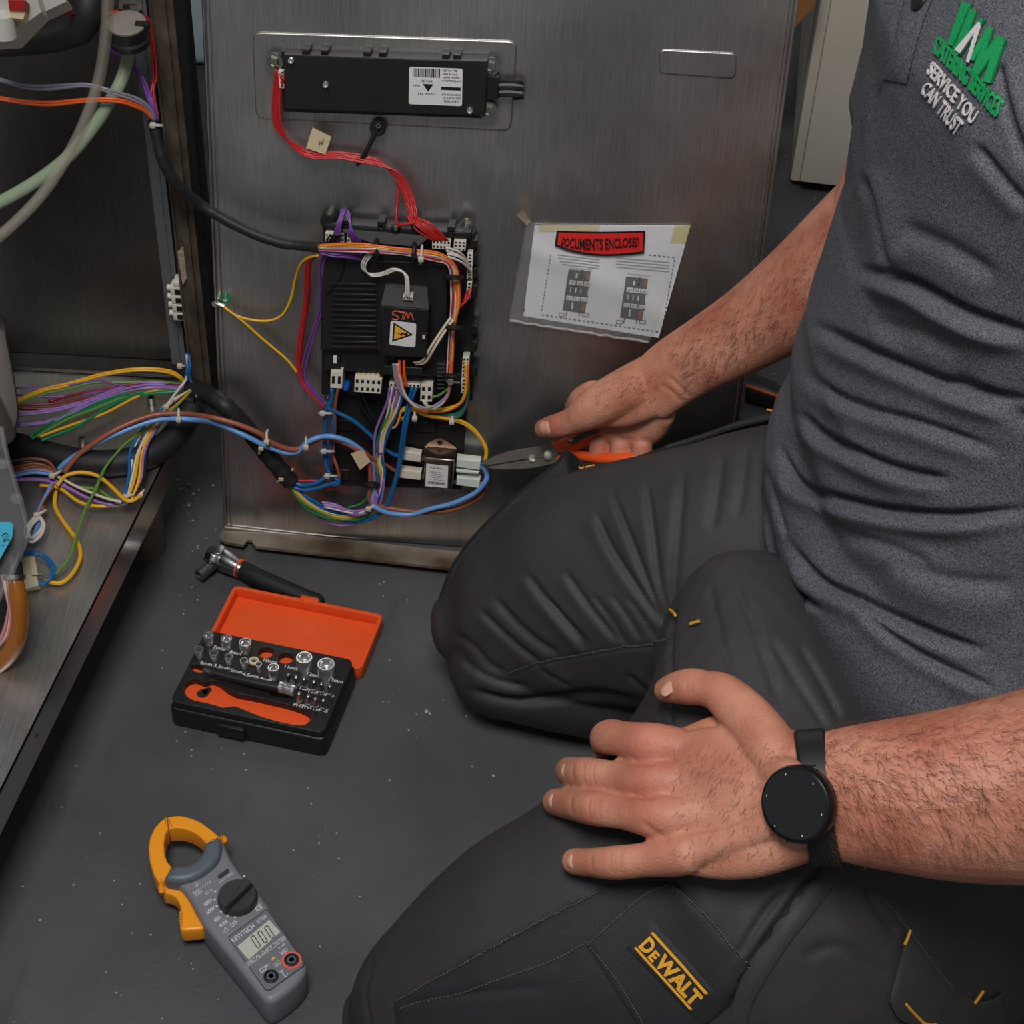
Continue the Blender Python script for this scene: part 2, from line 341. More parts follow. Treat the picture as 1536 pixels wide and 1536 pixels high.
M_chan = mat('grey_trunking', (88, 90, 94), 0.42, var=0.06, vscale=40, bump=0.3, bscale=1.0, stretch=(1, 1, 900))
chan = mc.part('cable_channel', vbox(vbox(B(), ch0, ch0 + (ch1 - ch0) * 0.62, (0, 0.02)), ch0 + (ch1 - ch0) * 0.68 - [0, .002, 0], ch1 - [0, .002, 0], (0, 0.02)), M_chan)
mc.part('post_return', vbox(B(), q1 + [0.0006, 0.003, 0], q1 + [0.006, 0.006, 0], (0.0, 0.035)), M_black2)
# rubber-tipped steel foot
f0 = W(226, 800)
ft = np.array([f0[0] - 0.002, f0[1] - 0.02, 0])
mc.part('foot', B().lathe([(0.0205, 0.0), (0.0215, 0.003), (0.0215, 0.06), (0.0225, 0.062), (0.0225, ZT - 0.004)], ft, n=28), M_rust)
for px, py in ((125, 672), (228, 610)):
    p = T(px, py); mc.part('stud', B().lathe([(0.0042, 0), (0.0042, 0.004), (0.0034, 0.004), (0.0034, 0.012), (0.0018, 0.0121), (0.0018, 0.008)], p, n=14), M_zinc)
mc.part('dimple', B().lathe([(0.006, 0), (0.004, 0.0008), (0.0005, 0.001)], e0 + ed * 0.42 - np.array([0, 0, lipH * 0.5]), axis=en, n=16), M_lip)
# paper strip on the post
sp = [(266, 378), (277, 367), (283, 412), (274, 428)]
mc.part('label_strip', quad(B(), [Y(x, y, q0[1] - 0.0048) for x, y in sp], (0, -1, 0), 0.0006), mat('old_label', (150, 136, 120), 0.7, var=0.4, vscale=200, stretch=(1, 1, 3)))
# left casing: rounded grey metal box
cs = [(-70, 440), (0, 470), (10, 505), (22, 570), (28, 615), (25, 645), (10, 668), (-70, 700)]
mcas = World('motor_casing', 'rounded grey metal casing rising from the tray beside the coloured wires', 'casing', T(-40, 690))
rg = []
for dep, sc in ((1.46, 0.9), (1.455, 1.0), (1.62, 1.0)):
    rg.append([D(x * sc, 570 + (y - 570) * sc, dep) for x, y in smoothpoly(cs, 4)])
mcas.part('casing', B().ringloft(rg), mat('casing_grey', (74, 69, 66), 0.38, 0.7, var=0.1, vscale=10), angle=50)
mcas.part('base_bracket', B().box(tuple(T(-40, 700) + [0, 0, 0.02]), (0.05, 0.05, 0.04), bev=0.003), M_black)

# clear plastic cover with blue label
M_clear = mat('clear_plastic', (225, 228, 230), 0.08, trans=0.0, alpha=0.05, spec=0.9)
jb = World('junction_box', 'clear plastic cover box with blue label at the tray edge', 'box', T(-10, 900))
jt = [(-80, 640), (2, 640), (12, 690), (40, 790), (22, 850), (-5, 905), (-80, 905)]
JD = [1.45, 1.45, 1.44, 1.40, 1.38, 1.36, 1.36]
top = [D(x, y, d) for (x, y), d in zip(jt, JD)]
jb.part('cover', quad(B(), top, -CF, 0.0022), M_clear)
jb.part('cover_rim', B().tube(top[1:6], 0.0022, 6, sm=3), M_clear)
inner = [D(x - 4, y + 4, d + 0.03) for (x, y), d in zip(jt, JD)]
jb.part('base', quad(B(), inner, -CF, 0.01), M_black2)
lb = [(-40, 783), (16, 783), (20, 788), (18, 806), (-2, 842), (-40, 860)]
jb.part('label', quad(B(), [D(x, y, 1.392 - (y - 783) * 0.0004) for x, y in lb], -CF, 0.0005), mat('blue_label', (60, 160, 190), 0.45))
for px, py in ((23, 748), (1, 696)):
    c = D(px, py, 1.415); jb.part('screw_boss', B().lathe([(0.0045, 0), (0.0045, 0.006), (0.003, 0.007), (0.001, 0.007)], c + CF * 0.006, axis=-CF, n=14), M_clear)
for i, (px, py) in enumerate(((6, 800), (8, 808), (2, 818))):
    jb.part('label_scribble', B().tube([D(px - 3, py + 4, 1.378), D(px + 2, py, 1.378), D(px + 6, py + 2, 1.378)], 0.0005, 4), M_print)
# amber sleeve
amb = World('amber_sleeve', 'amber translucent sleeve bent down from a black gland', 'sleeve', T(20, 990))
apts = [D(20, 866, 1.39), D(27, 900, 1.39), D(27, 945, 1.40), D(14, 980, 1.41), D(-12, 1002, 1.42), D(-50, 1010, 1.42)]
amb.part('sleeve', B().tube(apts, 0.0076, 16), mat('amber', (150, 88, 20), 0.15, alpha=0.86, coat=0.5, spec=0.6), angle=180)
amb.part('gland', B().cyl(D(20, 868, 1.39), D(18, 838, 1.395), 0.0085, 0.0075, 16), M_black2)
amb.part('collar', B().cyl(D(20, 869, 1.39), D(20, 862, 1.39), 0.0098, 0.0098, 16), M_zinc)

# rubber hose lying on the tray
hz = World('rubber_hose', 'thick black rubber hose lying across the appliance tray', 'hose', T(140, 700))
hz.part('hose', B().tube([T(-60, 655, 0.012), T(20, 668, 0.012), T(80, 684, 0.012), T(140, 695, 0.012), T(200, 690, 0.012), T(245, 670, 0.012), T(272, 640, 0.014), T(288, 612, 0.02)], 0.0125, 14), M_rubber, angle=180)

# terminal block on the channel: five white ways
tbk = World('terminal_block', 'white stepped terminal block clipped to grey cable channel', 'terminal block', Y(265, 470, ch0[1]))
yv = ch0[1] - 0.012
for i in range(4):
    x0, y0 = 254 + i * 1.4, 427 + i * 12.6
    c = Y(x0 + 13, y0 + 4, yv)
    w = tbk.part('way', B().box(tuple(c), (0.0125, 0.014, 0.0095), bev=0.001), M_whiteplastic)
    c2 = Y(x0 + 3, y0 + 4, yv); tbk.part('screw_barrel', B().cyl(c2 + [0.004, 0, 0], c2 - [0.004, 0, 0], 0.0034, 0.0030, 12), M_whiteplastic)
    c3 = c + [0.001, -0.0075, 0]; tbk.part('entry', B().box(tuple(c3), (0.0055, 0.0012, 0.0048)), M_gap)
c = Y(268, 421, yv); tbk.part('end_cap', B().box(tuple(c), (0.008, 0.014, 0.006), bev=0.001), M_whiteplastic)

# ---- top left corner of the appliance
def DW(x, y, d): return Y(x, y, YW - (1.69 - d))
M_whitep2 = mat('milky_plastic', (178, 178, 172), 0.35, alpha=0.97)
vb = World('valve_body', 'milky white plastic valve body with a red plug above black hose', 'valve', Y(20, 60, YW - 0.02))
vp = [(-40, -60), (70, -40), (100, 2), (62, 20), (22, 62), (-40, 66)]
quad(bb := B(), [DW(x, y, 1.56) for x, y in vp], -CF, 0.02); vb.part('flange', bb, M_whitep2)
vb.part('block', quad(B(), [DW(x, y, 1.545) for x, y in ((-30, -40), (44, -40), (62, 18), (40, 34), (6, 40), (-30, 40))], -CF, 0.02), M_whitep2)
vb.part('nozzle', B().cyl(DW(2, 20, 1.54), DW(4, 52, 1.54), 0.009, 0.011, 18), M_whitep2)
vb.part('plug', quad(B(), [DW(x, y, 1.535) for x, y in ((12, 0), (38, 0), (36, 16), (14, 15))], -CF, 0.012), mat('red_plug', (150, 30, 28), 0.4))
vb.part('plug_base', quad(B(), [DW(x, y, 1.537) for x, y in ((9, 14), (38, 17), (35, 29), (10, 26))], -CF, 0.012), M_cream)
bh = World('drain_hose', 'black elbow hose curving behind the white valve body', 'hose', Y(80, 60, YW - 0.03))
bh.part('hose', B().tube([DW(-40, 62, 1.63), DW(40, 60, 1.63), DW(95, 52, 1.63), DW(122, 40, 1.63), DW(131, 15, 1.63), DW(128, -20, 1.64), DW(110, -70, 1.65)], 0.0125, 16), M_rubber, angle=180)
pv = World('pressure_switch', 'round black pressure switch with grey disc cap beside the post', 'switch', Y(190, 60, YW - 0.02))
pcn = DW(190, 36, 1.63); pax = -CF * 0.35 + np.array([0, 0, 1.0]); pax /= np.linalg.norm(pax)
pv.part('housing', B().lathe([(0.010, -0.020), (0.0165, -0.018), (0.0175, -0.012), (0.016, -0.010), (0.016, 0.0)], pcn, axis=pax, n=28), M_black)
pv.part('cap', B().lathe([(0.0158, 0.0), (0.0158, 0.0015), (0.0145, 0.0022), (0.001, 0.0022)], pcn, axis=pax, n=28), mat('grey_cap', (116, 110, 104), 0.6, var=0.15, vscale=40))
pv.part('clip', quad(B(), [DW(x, y, 1.645) for x, y in ((178, -20), (212, -20), (214, 22), (208, 22), (206, 6), (184, 6), (184, 22), (178, 22))], -CF, 0.004), M_zinc)
pv.part('lug', B().box(tuple(DW(214, 38, 1.628)), (0.012, 0.006, 0.006), bev=0.001), M_black2)
ct = World('clear_hose', 'clear plastic tube hanging in a long curve before the appliance wall', 'tube', Y(100, 200, YW - 0.06))
M_ctube = mat('clear_tube', (196, 190, 176), 0.05, alpha=0.26, spec=1.0, coat=1.0)
cpts = [DW(161, -60, 1.53), DW(162, 0, 1.54), DW(158, 60, 1.55), DW(148, 120, 1.56), DW(128, 180, 1.56), DW(100, 236, 1.56), DW(60, 295, 1.55), DW(10, 345, 1.54), DW(-40, 385, 1.53)]
ct.part('tube_wall', B().tube(cpts, 0.0048, 14), M_ctube, angle=180)
ct.part('tube_bore', B().tube(cpts, 0.0029, 10), mat('tube_bore', (130, 120, 104), 0.1, alpha=0.28, spec=0.9), angle=180)
pt = World('pale_hose', 'pale green translucent hose sweeping behind the clear tube', 'tube', Y(60, 250, YW - 0.04))
pt.part('hose', B().tube([DW(195, 60, 1.66), DW(190, 95, 1.65), DW(180, 125, 1.64), DW(163, 155, 1.63), DW(140, 190, 1.62), DW(105, 232, 1.61), DW(60, 268, 1.60), DW(0, 303, 1.59), DW(-60, 328, 1.58)], 0.0055, 12), M_ygreen, angle=180)

# ================================================================ steel panel leaning behind
pn = thing('steel_panel', 'brushed stainless steel service panel leaning upright with electronics fixed to it', 'panel', PMAT)
PWID = pc(1115, 605)[0]; PH = 0.70
obj('sheet', B().box((PWID / 2, PH / 2, -0.001), (PWID, PH, 0.002)), M_steel, pn)
for a_, nm in ((0.0, 'edge_return'), (PWID, 'edge_return')):
    s_ = 1 if a_ == 0 else -1
    obj(nm, B().box((a_ + s_ * 0.002, PH / 2, -0.012), (0.003, PH, 0.024)).tube([(a_ + s_ * 0.001, 0.0, 0.0006), (a_ + s_ * 0.001, PH, 0.0006)], 0.0014, 8, sm=1).tube([(a_ + s_ * 0.0065, 0.0, 0.0002), (a_ + s_ * 0.0065, PH, 0.0002)], 0.0008, 6, sm=1), M_steel, pn)
def pp(pts, c=0.0): return [tuple(pc(x, y, c)[:2]) for x, y in pts]
def rpoly(pts, r=0.25, k=4):              # polygon with rounded corners, r as share of edge
    out = []; n = len(pts)
    for i in range(n):
        p = np.array(pts[i]); a = np.array(pts[i - 1]); b = np.array(pts[(i + 1) % n])
        l = min(np.linalg.norm(a - p), np.linalg.norm(b - p)) * r
        s = p + (a - p) / np.linalg.norm(a - p) * l; e = p + (b - p) / np.linalg.norm(b - p) * l
        for t in np.linspace(0, 1, k + 1): out.append(tuple((1 - t) ** 2 * s + 2 * t * (1 - t) * p + t * t * e))
    return out
obj('embossed_frame', plate_mesh(rpoly(pp([(379, 47), (776, 61), (767, 196), (384, 177)]), 0.10), (), -0.001, 0.0022, 0.0014, 3), M_steel, pn)
obj('embossed_slot', plate_mesh(rpoly(pp([(989, 73), (1106, 79), (1103, 118), (988, 110)]), 0.25), (), -0.001, 0.002, 0.0013, 3), M_steel, pn)
# foot flange lying on the floor, with notch
inv = PMAT.inverted()
fl_ = [(337, 790), (1090, 880), (1086, 915), (690, 866), (384, 828), (380, 822), (377, 816), (372, 815), (368, 822), (365, 826), (338, 820), (330, 814), (330, 806)]
flo = [inv @ Vector(W(x, y, 0.004)) for x, y in fl_]
obj('foot_flange', B().prism([(p[0], p[2]) for p in flo], -0.002, 0.001, Matrix(((1, 0, 0, 0), (0, 0, 1, 0), (0, 1, 0, 0), (0, 0, 0, 1)))), M_rust, pn)
obj('flange_bead', B().tube([tuple(pc(337, 791, 0.002)), tuple(pc(700, 832, 0.002)), tuple(pc(1085, 876, 0.002))], 0.0016, 8, sm=2), M_steel, pn)
obj('earth_sticker', B().lathe([(0.0055, 0), (0.0055, 0.0005), (0.0002, 0.0005)], tuple(pc(338, 447)), n=20), mat('green_sticker', (10, 120, 70), 0.5), pn)
for zz in ((338, 440, 338, 453), (335, 449, 338, 453), (341, 449, 338, 453)):
    obj('earth_symbol', B().tube([tuple(pc(zz[0], zz[1], 0.0008)), tuple(pc(zz[2], zz[3], 0.0008))], 0.0004, 4, sm=1), M_printw, pn)
obj('stud', B().cyl(tuple(pc(327, 452)), tuple(pc(322, 456, 0.014)), 0.003, 0.0028, 12), M_zinc, pn)
# ================================================================ things fixed on the panel
def PT(name, label, cat, x, y, group=None): return World(name, label, cat, tuple(pc(x, y)), PMAT, group)
def slab(pts, c0, c1, bev=0.0, r=0.0):    # pixel polygon, pixel positions read at the front face height c1
    q = [tuple(pc(x, y, c1)[:2]) for x, y in pts]
    if r: q = rpoly(q, r)
    return plate_mesh(q, (), c0, c1, bev, 2) if bev else B().prism(q, c0, c1)
def bolt(b, x, y, c, r=0.0042, washer=True):
    p = tuple(pc(x, y, c)); n = 14
    if washer: b.lathe([(r * 1.5, -0.001), (r * 1.5, 0.0006), (r * 1.05, 0.0006)], p, n=18)
    b.lathe([(r, 0), (r, 0.0028), (r * 0.85, 0.0036), (r * 0.45, 0.0036), (r * 0.4, 0.002), (0.0002, 0.002)], p, n=6 if washer else 12); return b
def hom(quad, c):                         # unit square -> panel plane through four pixels (bl, br, tr, tl)
    P = [pc(x, y, c)[:2] for x, y in quad]
    def f(u, v): return (1 - u) * (1 - v) * P[0] + u * (1 - v) * P[1] + u * v * P[2] + (1 - u) * v * P[3]
    return f
def decal_text(t, f, c, x0, x1, y, h, off=0.0, flip=False, thick=0.0003):   # text between x0..x1 in the unit square of f
    m = text_mesh(t, 1.0, 0.0, off); xs = [v.co.x for v in m.vertices]; ys = [v.co.y for v in m.vertices]
    a, b_ = min(xs), max(xs); lo, hi = min(ys), max(ys)
    vs = []
    for v in m.vertices:
        u = x0 + (v.co.x - a) / (b_ - a) * (x1 - x0); w = y + ((v.co.y - lo) / (hi - lo) - 0.5) * h
        if flip: u, w = 1 - u, 1 - w
        q = f(u, w); vs.append((q[0], q[1], c + thick))
    r = B(); r.add(vs, [tuple(p.vertices) for p in m.polygons]); return r
def rectf(f, c, u0, u1, v0, v1, t=0.0003):
    q = [f(u0, v0), f(u1, v0), f(u1, v1), f(u0, v1)]; return B().prism([tuple(p) for p in q], c, c + t)

# ---- display module
dm = PT('control_module', 'long flat black control module with barcode label bolted to steel panel', 'control module', 575, 130)
CM = 0.022
hs = dm.part('housing', slab([(426, 82), (731, 92), (728, 175), (427, 164)], 0.003, CM, 0.0012), M_black)
dm.part('back_frame', slab([(421, 77), (728, 88), (727, 178), (425, 168)], 0.001, 0.012, 0.001), M_black)
dm.part('mount_ear', slab([(402, 84), (428, 84), (428, 106), (418, 106), (402, 102)], 0.002, 0.010, 0.001, 0.3), M_black)
dm.part('mount_ear', slab([(726, 90), (742, 92), (745, 110), (740, 116), (727, 116)], 0.002, 0.012, 0.001, 0.3), M_black)
dm.part('mount_ear', slab([(722, 156), (740, 157), (743, 172), (736, 178), (722, 177)], 0.002, 0.012, 0.001, 0.3), M_black)
for x, y in ((410, 93), (735, 100), (732, 166)): dm.part('bolt', bolt(B(), x, y, 0.012, 0.0054), M_zinc)
for x, y in ((437, 90), (489, 126), (705, 165)): dm.part('screw', bolt(B(), x, y, CM, 0.0028, False), M_chrome)
for x in (458, 486, 550, 573, 668, 685):
    dm.part('clip', slab([(x - 5, 73 + (x - 430) * 0.036), (x + 6, 73.5 + (x - 430) * 0.036), (x + 6, 79 + (x - 430) * 0.036), (x - 5, 79 + (x - 430) * 0.036)], 0.002, 0.017, 0.0006), M_black)
lbq = [(613, 156), (693, 159), (694, 103), (614, 100)]; lf = hom(lbq, CM)
dml = dm.part('label', plate_mesh(rpoly(pp(lbq, CM), 0.06), (), CM, CM + 0.0004), M_label)
cc = CM + 0.0004
rnd = random.Random(4); bars = B(); u = 0.07
while u < 0.56:
    w = rnd.choice((0.008, 0.012, 0.02)); q = rectf(lf, cc, u, u + w, 0.74, 0.97, 0.0002); bars.add(q.v, q.f); u += w + rnd.choice((0.008, 0.012))
dm.part('barcode', bars, M_print, parent=dml)
for t, x0, x1, y, h in (('CAUTION', 0.06, 0.34, 0.88, 0.07), ('ELECTROSTATIC', 0.03, 0.36, 0.79, 0.05), ('SENSITIVE DEVICES', 0.03, 0.38, 0.70, 0.045), ('12V/5V  T1S', 0.50, 0.83, 0.70, 0.06), ('30011423', 0.56, 0.76, 0.36, 0.05), ('5NA018047', 0.05, 0.36, 0.24, 0.045), ('DATE 22/02/10', 0.03, 0.38, 0.33, 0.045), ('FW V100', 0.10, 0.36, 0.155, 0.05), ('BL V100', 0.10, 0.36, 0.06, 0.05), ('Rohs', 0.80, 0.92, 0.49, 0.045)):
    dm.part('print', decal_text(t, lf, cc, x0, x1, y, h, 0.01, flip=True), M_print, parent=dml)
bl = rectf(lf, cc, 0.60, 0.97, 0.42, 0.50, 0.0002); dm.part('print', bl, M_print, parent=dml)
tri = B().prism([tuple(lf(u, v)) for u, v in ((0.26, 0.56), (0.46, 0.56), (0.36, 0.36))], cc, cc + 0.0002); dm.part('print', tri, M_print, parent=dml)
conn = dm.part('connector', slab([(417, 106), (425, 107), (426, 133), (419, 132)], 0.003, 0.018, 0.0005), M_whiteplastic)
for i in range(6): dm.part('pin_slot', parent=conn, m=M_gap, b=slab([(421.5, 108 + i * 4.1), (424.5, 108 + i * 4.1), (424.5, 110.5 + i * 4.1), (421.5, 110.5 + i * 4.1)], 0.018, 0.0183))
dm.part('cable_exit', slab([(727, 112), (748, 117), (748, 148), (727, 152)], 0.004, 0.016, 0.001), M_black2)
M_ribbon = mat('ribbon_grey', (112, 108, 104), 0.35, bump=0.1, bscale=200)
for i in range(5):
    y = 122 + i * 5.2
    dm.part('ribbon_strand', B().tube([tuple(pc(742, y + 1, 0.010)), tuple(pc(762, y, 0.013)), tuple(pc(780, y + 1.5, 0.012)), tuple(pc(783, y + 4, 0.008)), tuple(pc(770, y + 5, 0.005))], 0.0015, 8), M_ribbon if i % 2 else M_black)
# tie mount below the module
tm = PT('tie_mount', 'black cable clip screwed below the control module with strap', 'cable clip', 566, 190)
tm.part('boss', B().lathe([(0.007, 0.0), (0.007, 0.012), (0.0055, 0.014), (0.0025, 0.014), (0.002, 0.011)], tuple(pc(569, 186, 0.001)), n=16), M_black)
tm.part('screw', bolt(B(), 568, 187, 0.013, 0.0026, False), M_zinc)
tm.part('strap', B().tube([tuple(pc(566, 192, 0.013)), tuple(pc(558, 210, 0.014)), tuple(pc(549, 228, 0.014)), tuple(pc(541, 241, 0.011)), tuple(pc(536, 247, 0.004))], [0.0022, 0.002, 0.002, 0.0022, 0.0016], 8), M_black)

# ---- controller
ct_ = PT('controller_box', 'large black controller box with yellow hazard sticker and white plugs', 'controller', 595, 470)
CH = 0.040
ct_.part('base_plate', slab([(484, 338), (712, 350), (708, 602), (482, 592)], 0.002, 0.014, 0.0015), M_black2)
ct_.part('lower_plate', slab([(503, 592), (700, 600), (692, 735), (499, 728)], 0.0008, 0.006, 0.001), M_black2)
ct_.part('top_hood', B().hexa([pc(x, y, c) for x, y, c in ((487, 368, 0.014), (636, 376, 0.014), (640, 352, 0.014), (490, 338, 0.014), (556, 364, 0.034), (626, 370, 0.034), (646, 354, 0.030), (500, 342, 0.030))]), M_black)
ct_.part('top_hood', slab([(490, 336), (706, 349), (705, 360), (655, 357), (640, 370), (560, 364), (553, 350), (489, 346)], 0.006, 0.026, 0.002), M_black)
ct_.part('cover', slab([(483, 384), (671, 397), (669, 566), (568, 563), (568, 527), (480, 526)], 0.006, CH - 0.006, 0.0022), M_black)
ct_.part('lower_step', slab([(486, 522), (572, 524), (572, 560), (486, 556)], 0.006, 0.026, 0.0015), M_black)
for i in range(13):
    y = 424 + i * 7.9
    ct_.part('vent_rib', slab([(499 - i * 0.15, y), (565, y + 1.5), (565, y + 5.4), (499 - i * 0.15, y + 3.9)], CH - 0.008, CH - 0.0035, 0.0008), M_black)
# raised relay block
rb = [(571, 459), (643, 464), (640, 537), (573, 534)]
blk = ct_.part('relay_block', slab(rb, 0.02, CH + 0.012, 0.0015), M_black)
tp = B().hexa([pc(579, 424, CH - 0.007), pc(641, 429, CH - 0.007), pc(643, 462, CH - 0.007), pc(571, 457, CH - 0.007), pc(579, 425, CH - 0.005), pc(641, 430, CH - 0.005), pc(643, 463, CH + 0.0115), pc(571, 458, CH + 0.0115)])
ct_.part('relay_ramp', tp, M_black)
ct_.part('relay_foot', slab([(576, 549), (634, 552), (634, 564), (576, 562)], 0.02, CH + 0.002, 0.001), M_black)
ct_.part('latch', slab([(631, 500), (640, 500), (640, 512), (631, 512)], CH, CH + 0.0135, 0.0006), M_black)
ct_.part('latch_window', slab([(633.5, 503), (637.5, 503), (637.5, 508), (633.5, 508)], CH + 0.0135, CH + 0.0140), M_cream)
stq = [(584, 517), (623, 521), (624.5, 485), (586, 481)]; sc = CH + 0.0122; sf = hom(stq, sc)
hzs = ct_.part('hazard_sticker', plate_mesh(rpoly(pp(stq, sc), 0.10), (), sc - 0.0002, sc + 0.0003), M_label)
M_hazy = mat('hazard_yellow', (222, 160, 40), 0.5)
s2 = sc + 0.0003
ct_.part('hazard_outline', B().prism([tuple(sf(u, v)) for u, v in ((0.12, 0.95), (0.10, 0.14), (0.90, 0.52))], s2, s2 + 0.0002), M_print, parent=hzs)
ct_.part('hazard_triangle', B().prism([tuple(sf(u, v)) for u, v in ((0.18, 0.85), (0.165, 0.25), (0.77, 0.525))], s2 + 0.0002, s2 + 0.0004), M_hazy, parent=hzs)
bolt_ = [(0.22, 0.56), (0.42, 0.50), (0.40, 0.58), (0.60, 0.54), (0.60, 0.60), (0.70, 0.53), (0.60, 0.44), (0.60, 0.49), (0.47, 0.51), (0.48, 0.43)]
ct_.part('hazard_bolt', B().prism([tuple(sf(u, v)) for u, v in bolt_], s2 + 0.0004, s2 + 0.0006), M_print, parent=hzs)
M_pen = mat('red_paint', (190, 84, 62), 0.5)
def pen(pts): ct_.part('paint_mark', B().tube([tuple(pc(x, y, CH + 0.0123)) for x, y in pts], 0.0007, 5), M_pen)
pen([(599, 467), (591, 467), (589, 471), (595, 474), (598, 477), (594, 480), (588, 478)]); pen([(599, 468), (608, 469)]); pen([(605, 469), (604, 479)]); pen([(606, 479), (610, 469), (612, 477), (616, 469), (620, 480)])
for x, y in ((571, 335), (622, 341), (518, 333), (676, 343)):
    ct_.part('hook', slab([(x - 5, y - 2), (x + 6, y - 2), (x + 6, y + 9), (x + 3, y + 9), (x + 3, y + 3), (x - 2, y + 3), (x - 2, y + 9), (x - 5, y + 9)], 0.01, 0.028), M_black)
ct_.part('tie_anchor', B().lathe([(0.006, 0), (0.0045, 0.006), (0.002, 0.008)], tuple(pc(594, 342, 0.024)), n=4), M_black)
ct_.part('anchor_screw', bolt(B(), 594, 341, 0.03, 0.0022, False), M_zinc)
ct_.part('grommet', B().lathe([(0.0075, 0), (0.0075, 0.018), (0.006, 0.021), (0.0005, 0.021)], tuple(pc(497, 321, 0.0)), n=18), M_black)
ct_.part('bolt', bolt(B(), 700, 339, 0.010, 0.0048), M_zinc)
ct_.part('bolt_stem', B().cyl(tuple(pc(700, 339, 0.012)), tuple(pc(699, 345, 0.024)), 0.003, 0.0028, 10), M_zinc)
def plug(pts, c0, c1, cols, rows, m=None):
    p = ct_.part('plug', slab(pts, c0, c1, 0.0006), m or M_whiteplastic); f = hom([pts[3], pts[2], pts[1], pts[0]], c1)
    for i in range(cols):
        for j in range(rows):
            u = (i + 0.5) / cols; v = (j + 0.5) / rows; du = 0.25 / cols; dv = 0.22 / rows
            ct_.part('plug_socket', rectf(f, c1, u - du, u + du, v - dv, v + dv, 0.0003), M_gap, parent=p)
    return p
plug([(488, 349), (516, 350), (516, 364), (488, 363)], 0.014, 0.030, 6, 2)
plug([(520, 350), (552, 352), (551, 365), (520, 364)], 0.014, 0.030, 6, 2)
plug([(648, 359), (676, 361), (675, 375), (648, 373)], 0.014, 0.030, 5, 2)
plug([(681, 361), (699, 362), (698, 377), (680, 376)], 0.014, 0.030, 3, 3)
plug([(701, 380), (709, 380), (709, 400), (701, 400)], 0.014, 0.024, 1, 4)
plug([(700, 402), (708, 402), (708, 419), (700, 419)], 0.014, 0.024, 1, 4)
plug([(701, 423), (708, 423), (706, 448), (698, 448)], 0.014, 0.024, 1, 5)
plug([(694, 536), (704, 536), (703, 565), (692, 565)], 0.014, 0.026, 2, 5)
plug([(692, 568), (702, 568), (701, 590), (691, 590)], 0.014, 0.026, 1, 4)
plug([(496, 557), (514, 557), (513, 583), (495, 582)], 0.014, 0.034, 2, 1)
plug([(532, 566), (573, 568), (571, 591), (531, 588)], 0.014, 0.032, 5, 2)
plug([(584, 574), (630, 576), (630, 582), (584, 580)], 0.014, 0.034, 8, 1)
plug([(631, 577), (649, 577), (648, 603), (630, 602)], 0.014, 0.034, 2, 2)
for i in range(5): ct_.part('plug_cap', slab([(534 + i * 7.6, 562), (540 + i * 7.6, 562), (540 + i * 7.6, 567), (534 + i * 7.6, 567)], 0.014, 0.028), M_cream)
ct_.part('plug', slab([(496, 536), (510, 536), (511, 558), (497, 557)], 0.014, 0.030, 0.001), M_black)
ct_.part('plug_tip', slab([(500, 534), (505, 534), (505, 545), (500, 545)], 0.03, 0.032), M_printw)
ct_.part('capacitor', B().lathe([(0.0036, 0), (0.0042, 0.006), (0.003, 0.010), (0.0005, 0.011)], tuple(pc(520, 575, 0.016)), n=14), mat('cap_blue', (20, 80, 170), 0.3))
plug([(605, 444), (619, 445), (619, 451), (604, 450)], CH - 0.004, CH + 0.010, 3, 1)
for i in range(7): ct_.part('pin', slab([(656, 546 + i * 6), (667, 546 + i * 6), (667, 547.6 + i * 6), (656, 547.6 + i * 6)], 0.02, CH - 0.004), M_dchrome)
for i, (y, h) in enumerate(((360, 12), (382, 16), (402, 16), (428, 20), (488, 14), (512, 16), (550, 14))):
    ct_.part('edge_clip', slab([(707, y), (716, y), (715, y + h), (706, y + h)], 0.004, 0.018, 0.001), M_black)
for x, y in ((516, 638), (556, 700), (640, 640), (672, 632), (510, 712)):
    ct_.part('plate_boss', slab([(x - 14, y - 8), (x + 14, y - 7), (x + 14, y + 9), (x - 14, y + 8)], 0.005, 0.009, 0.001), M_black)
ct_.part('screw', bolt(B(), 492, 594, 0.012, 0.0028, False), M_zinc)

# ---- mains filter
ef = PT('mains_filter', 'small metal cased mains filter with printed label and white terminal boots', 'filter', 660, 710)
CFH = 0.030
M_can = mat('filter_can', (138, 122, 110), 0.3, 1.0, var=0.08, vscale=30)
ef.part('can', slab([(637, 686), (682, 690), (678, 736), (634, 733)], 0.006, CFH, 0.003), M_can)
ef.part('shoulder', B().hexa([pc(x, y, c) for x, y, c in ((636, 690, 0.006), (684, 694, 0.006), (686, 672, 0.006), (637, 667, 0.006), (637.5, 690, CFH - 0.002), (681.5, 694, CFH - 0.002), (681.5, 687, CFH - 0.006), (638.5, 684, CFH - 0.006))]), M_can)
tabp = pp([(636, 678), (686, 682), (685, 672), (668, 660), (661, 657), (654, 658), (637, 667)], 0.008)
ef.part('mount_tab', plate_mesh(rpoly(tabp, 0.25), [circ(*pc(660, 664, 0.008)[:2], 0.0026, 12)], 0.006, 0.008), M_can)
flq = [(638, 729), (671, 732), (672.5, 699), (639.5, 695.5)]; ff = hom(flq, CFH)
efl = ef.part('label', plate_mesh(pp(flq, CFH), (), CFH - 0.0001, CFH + 0.0003), M_label)
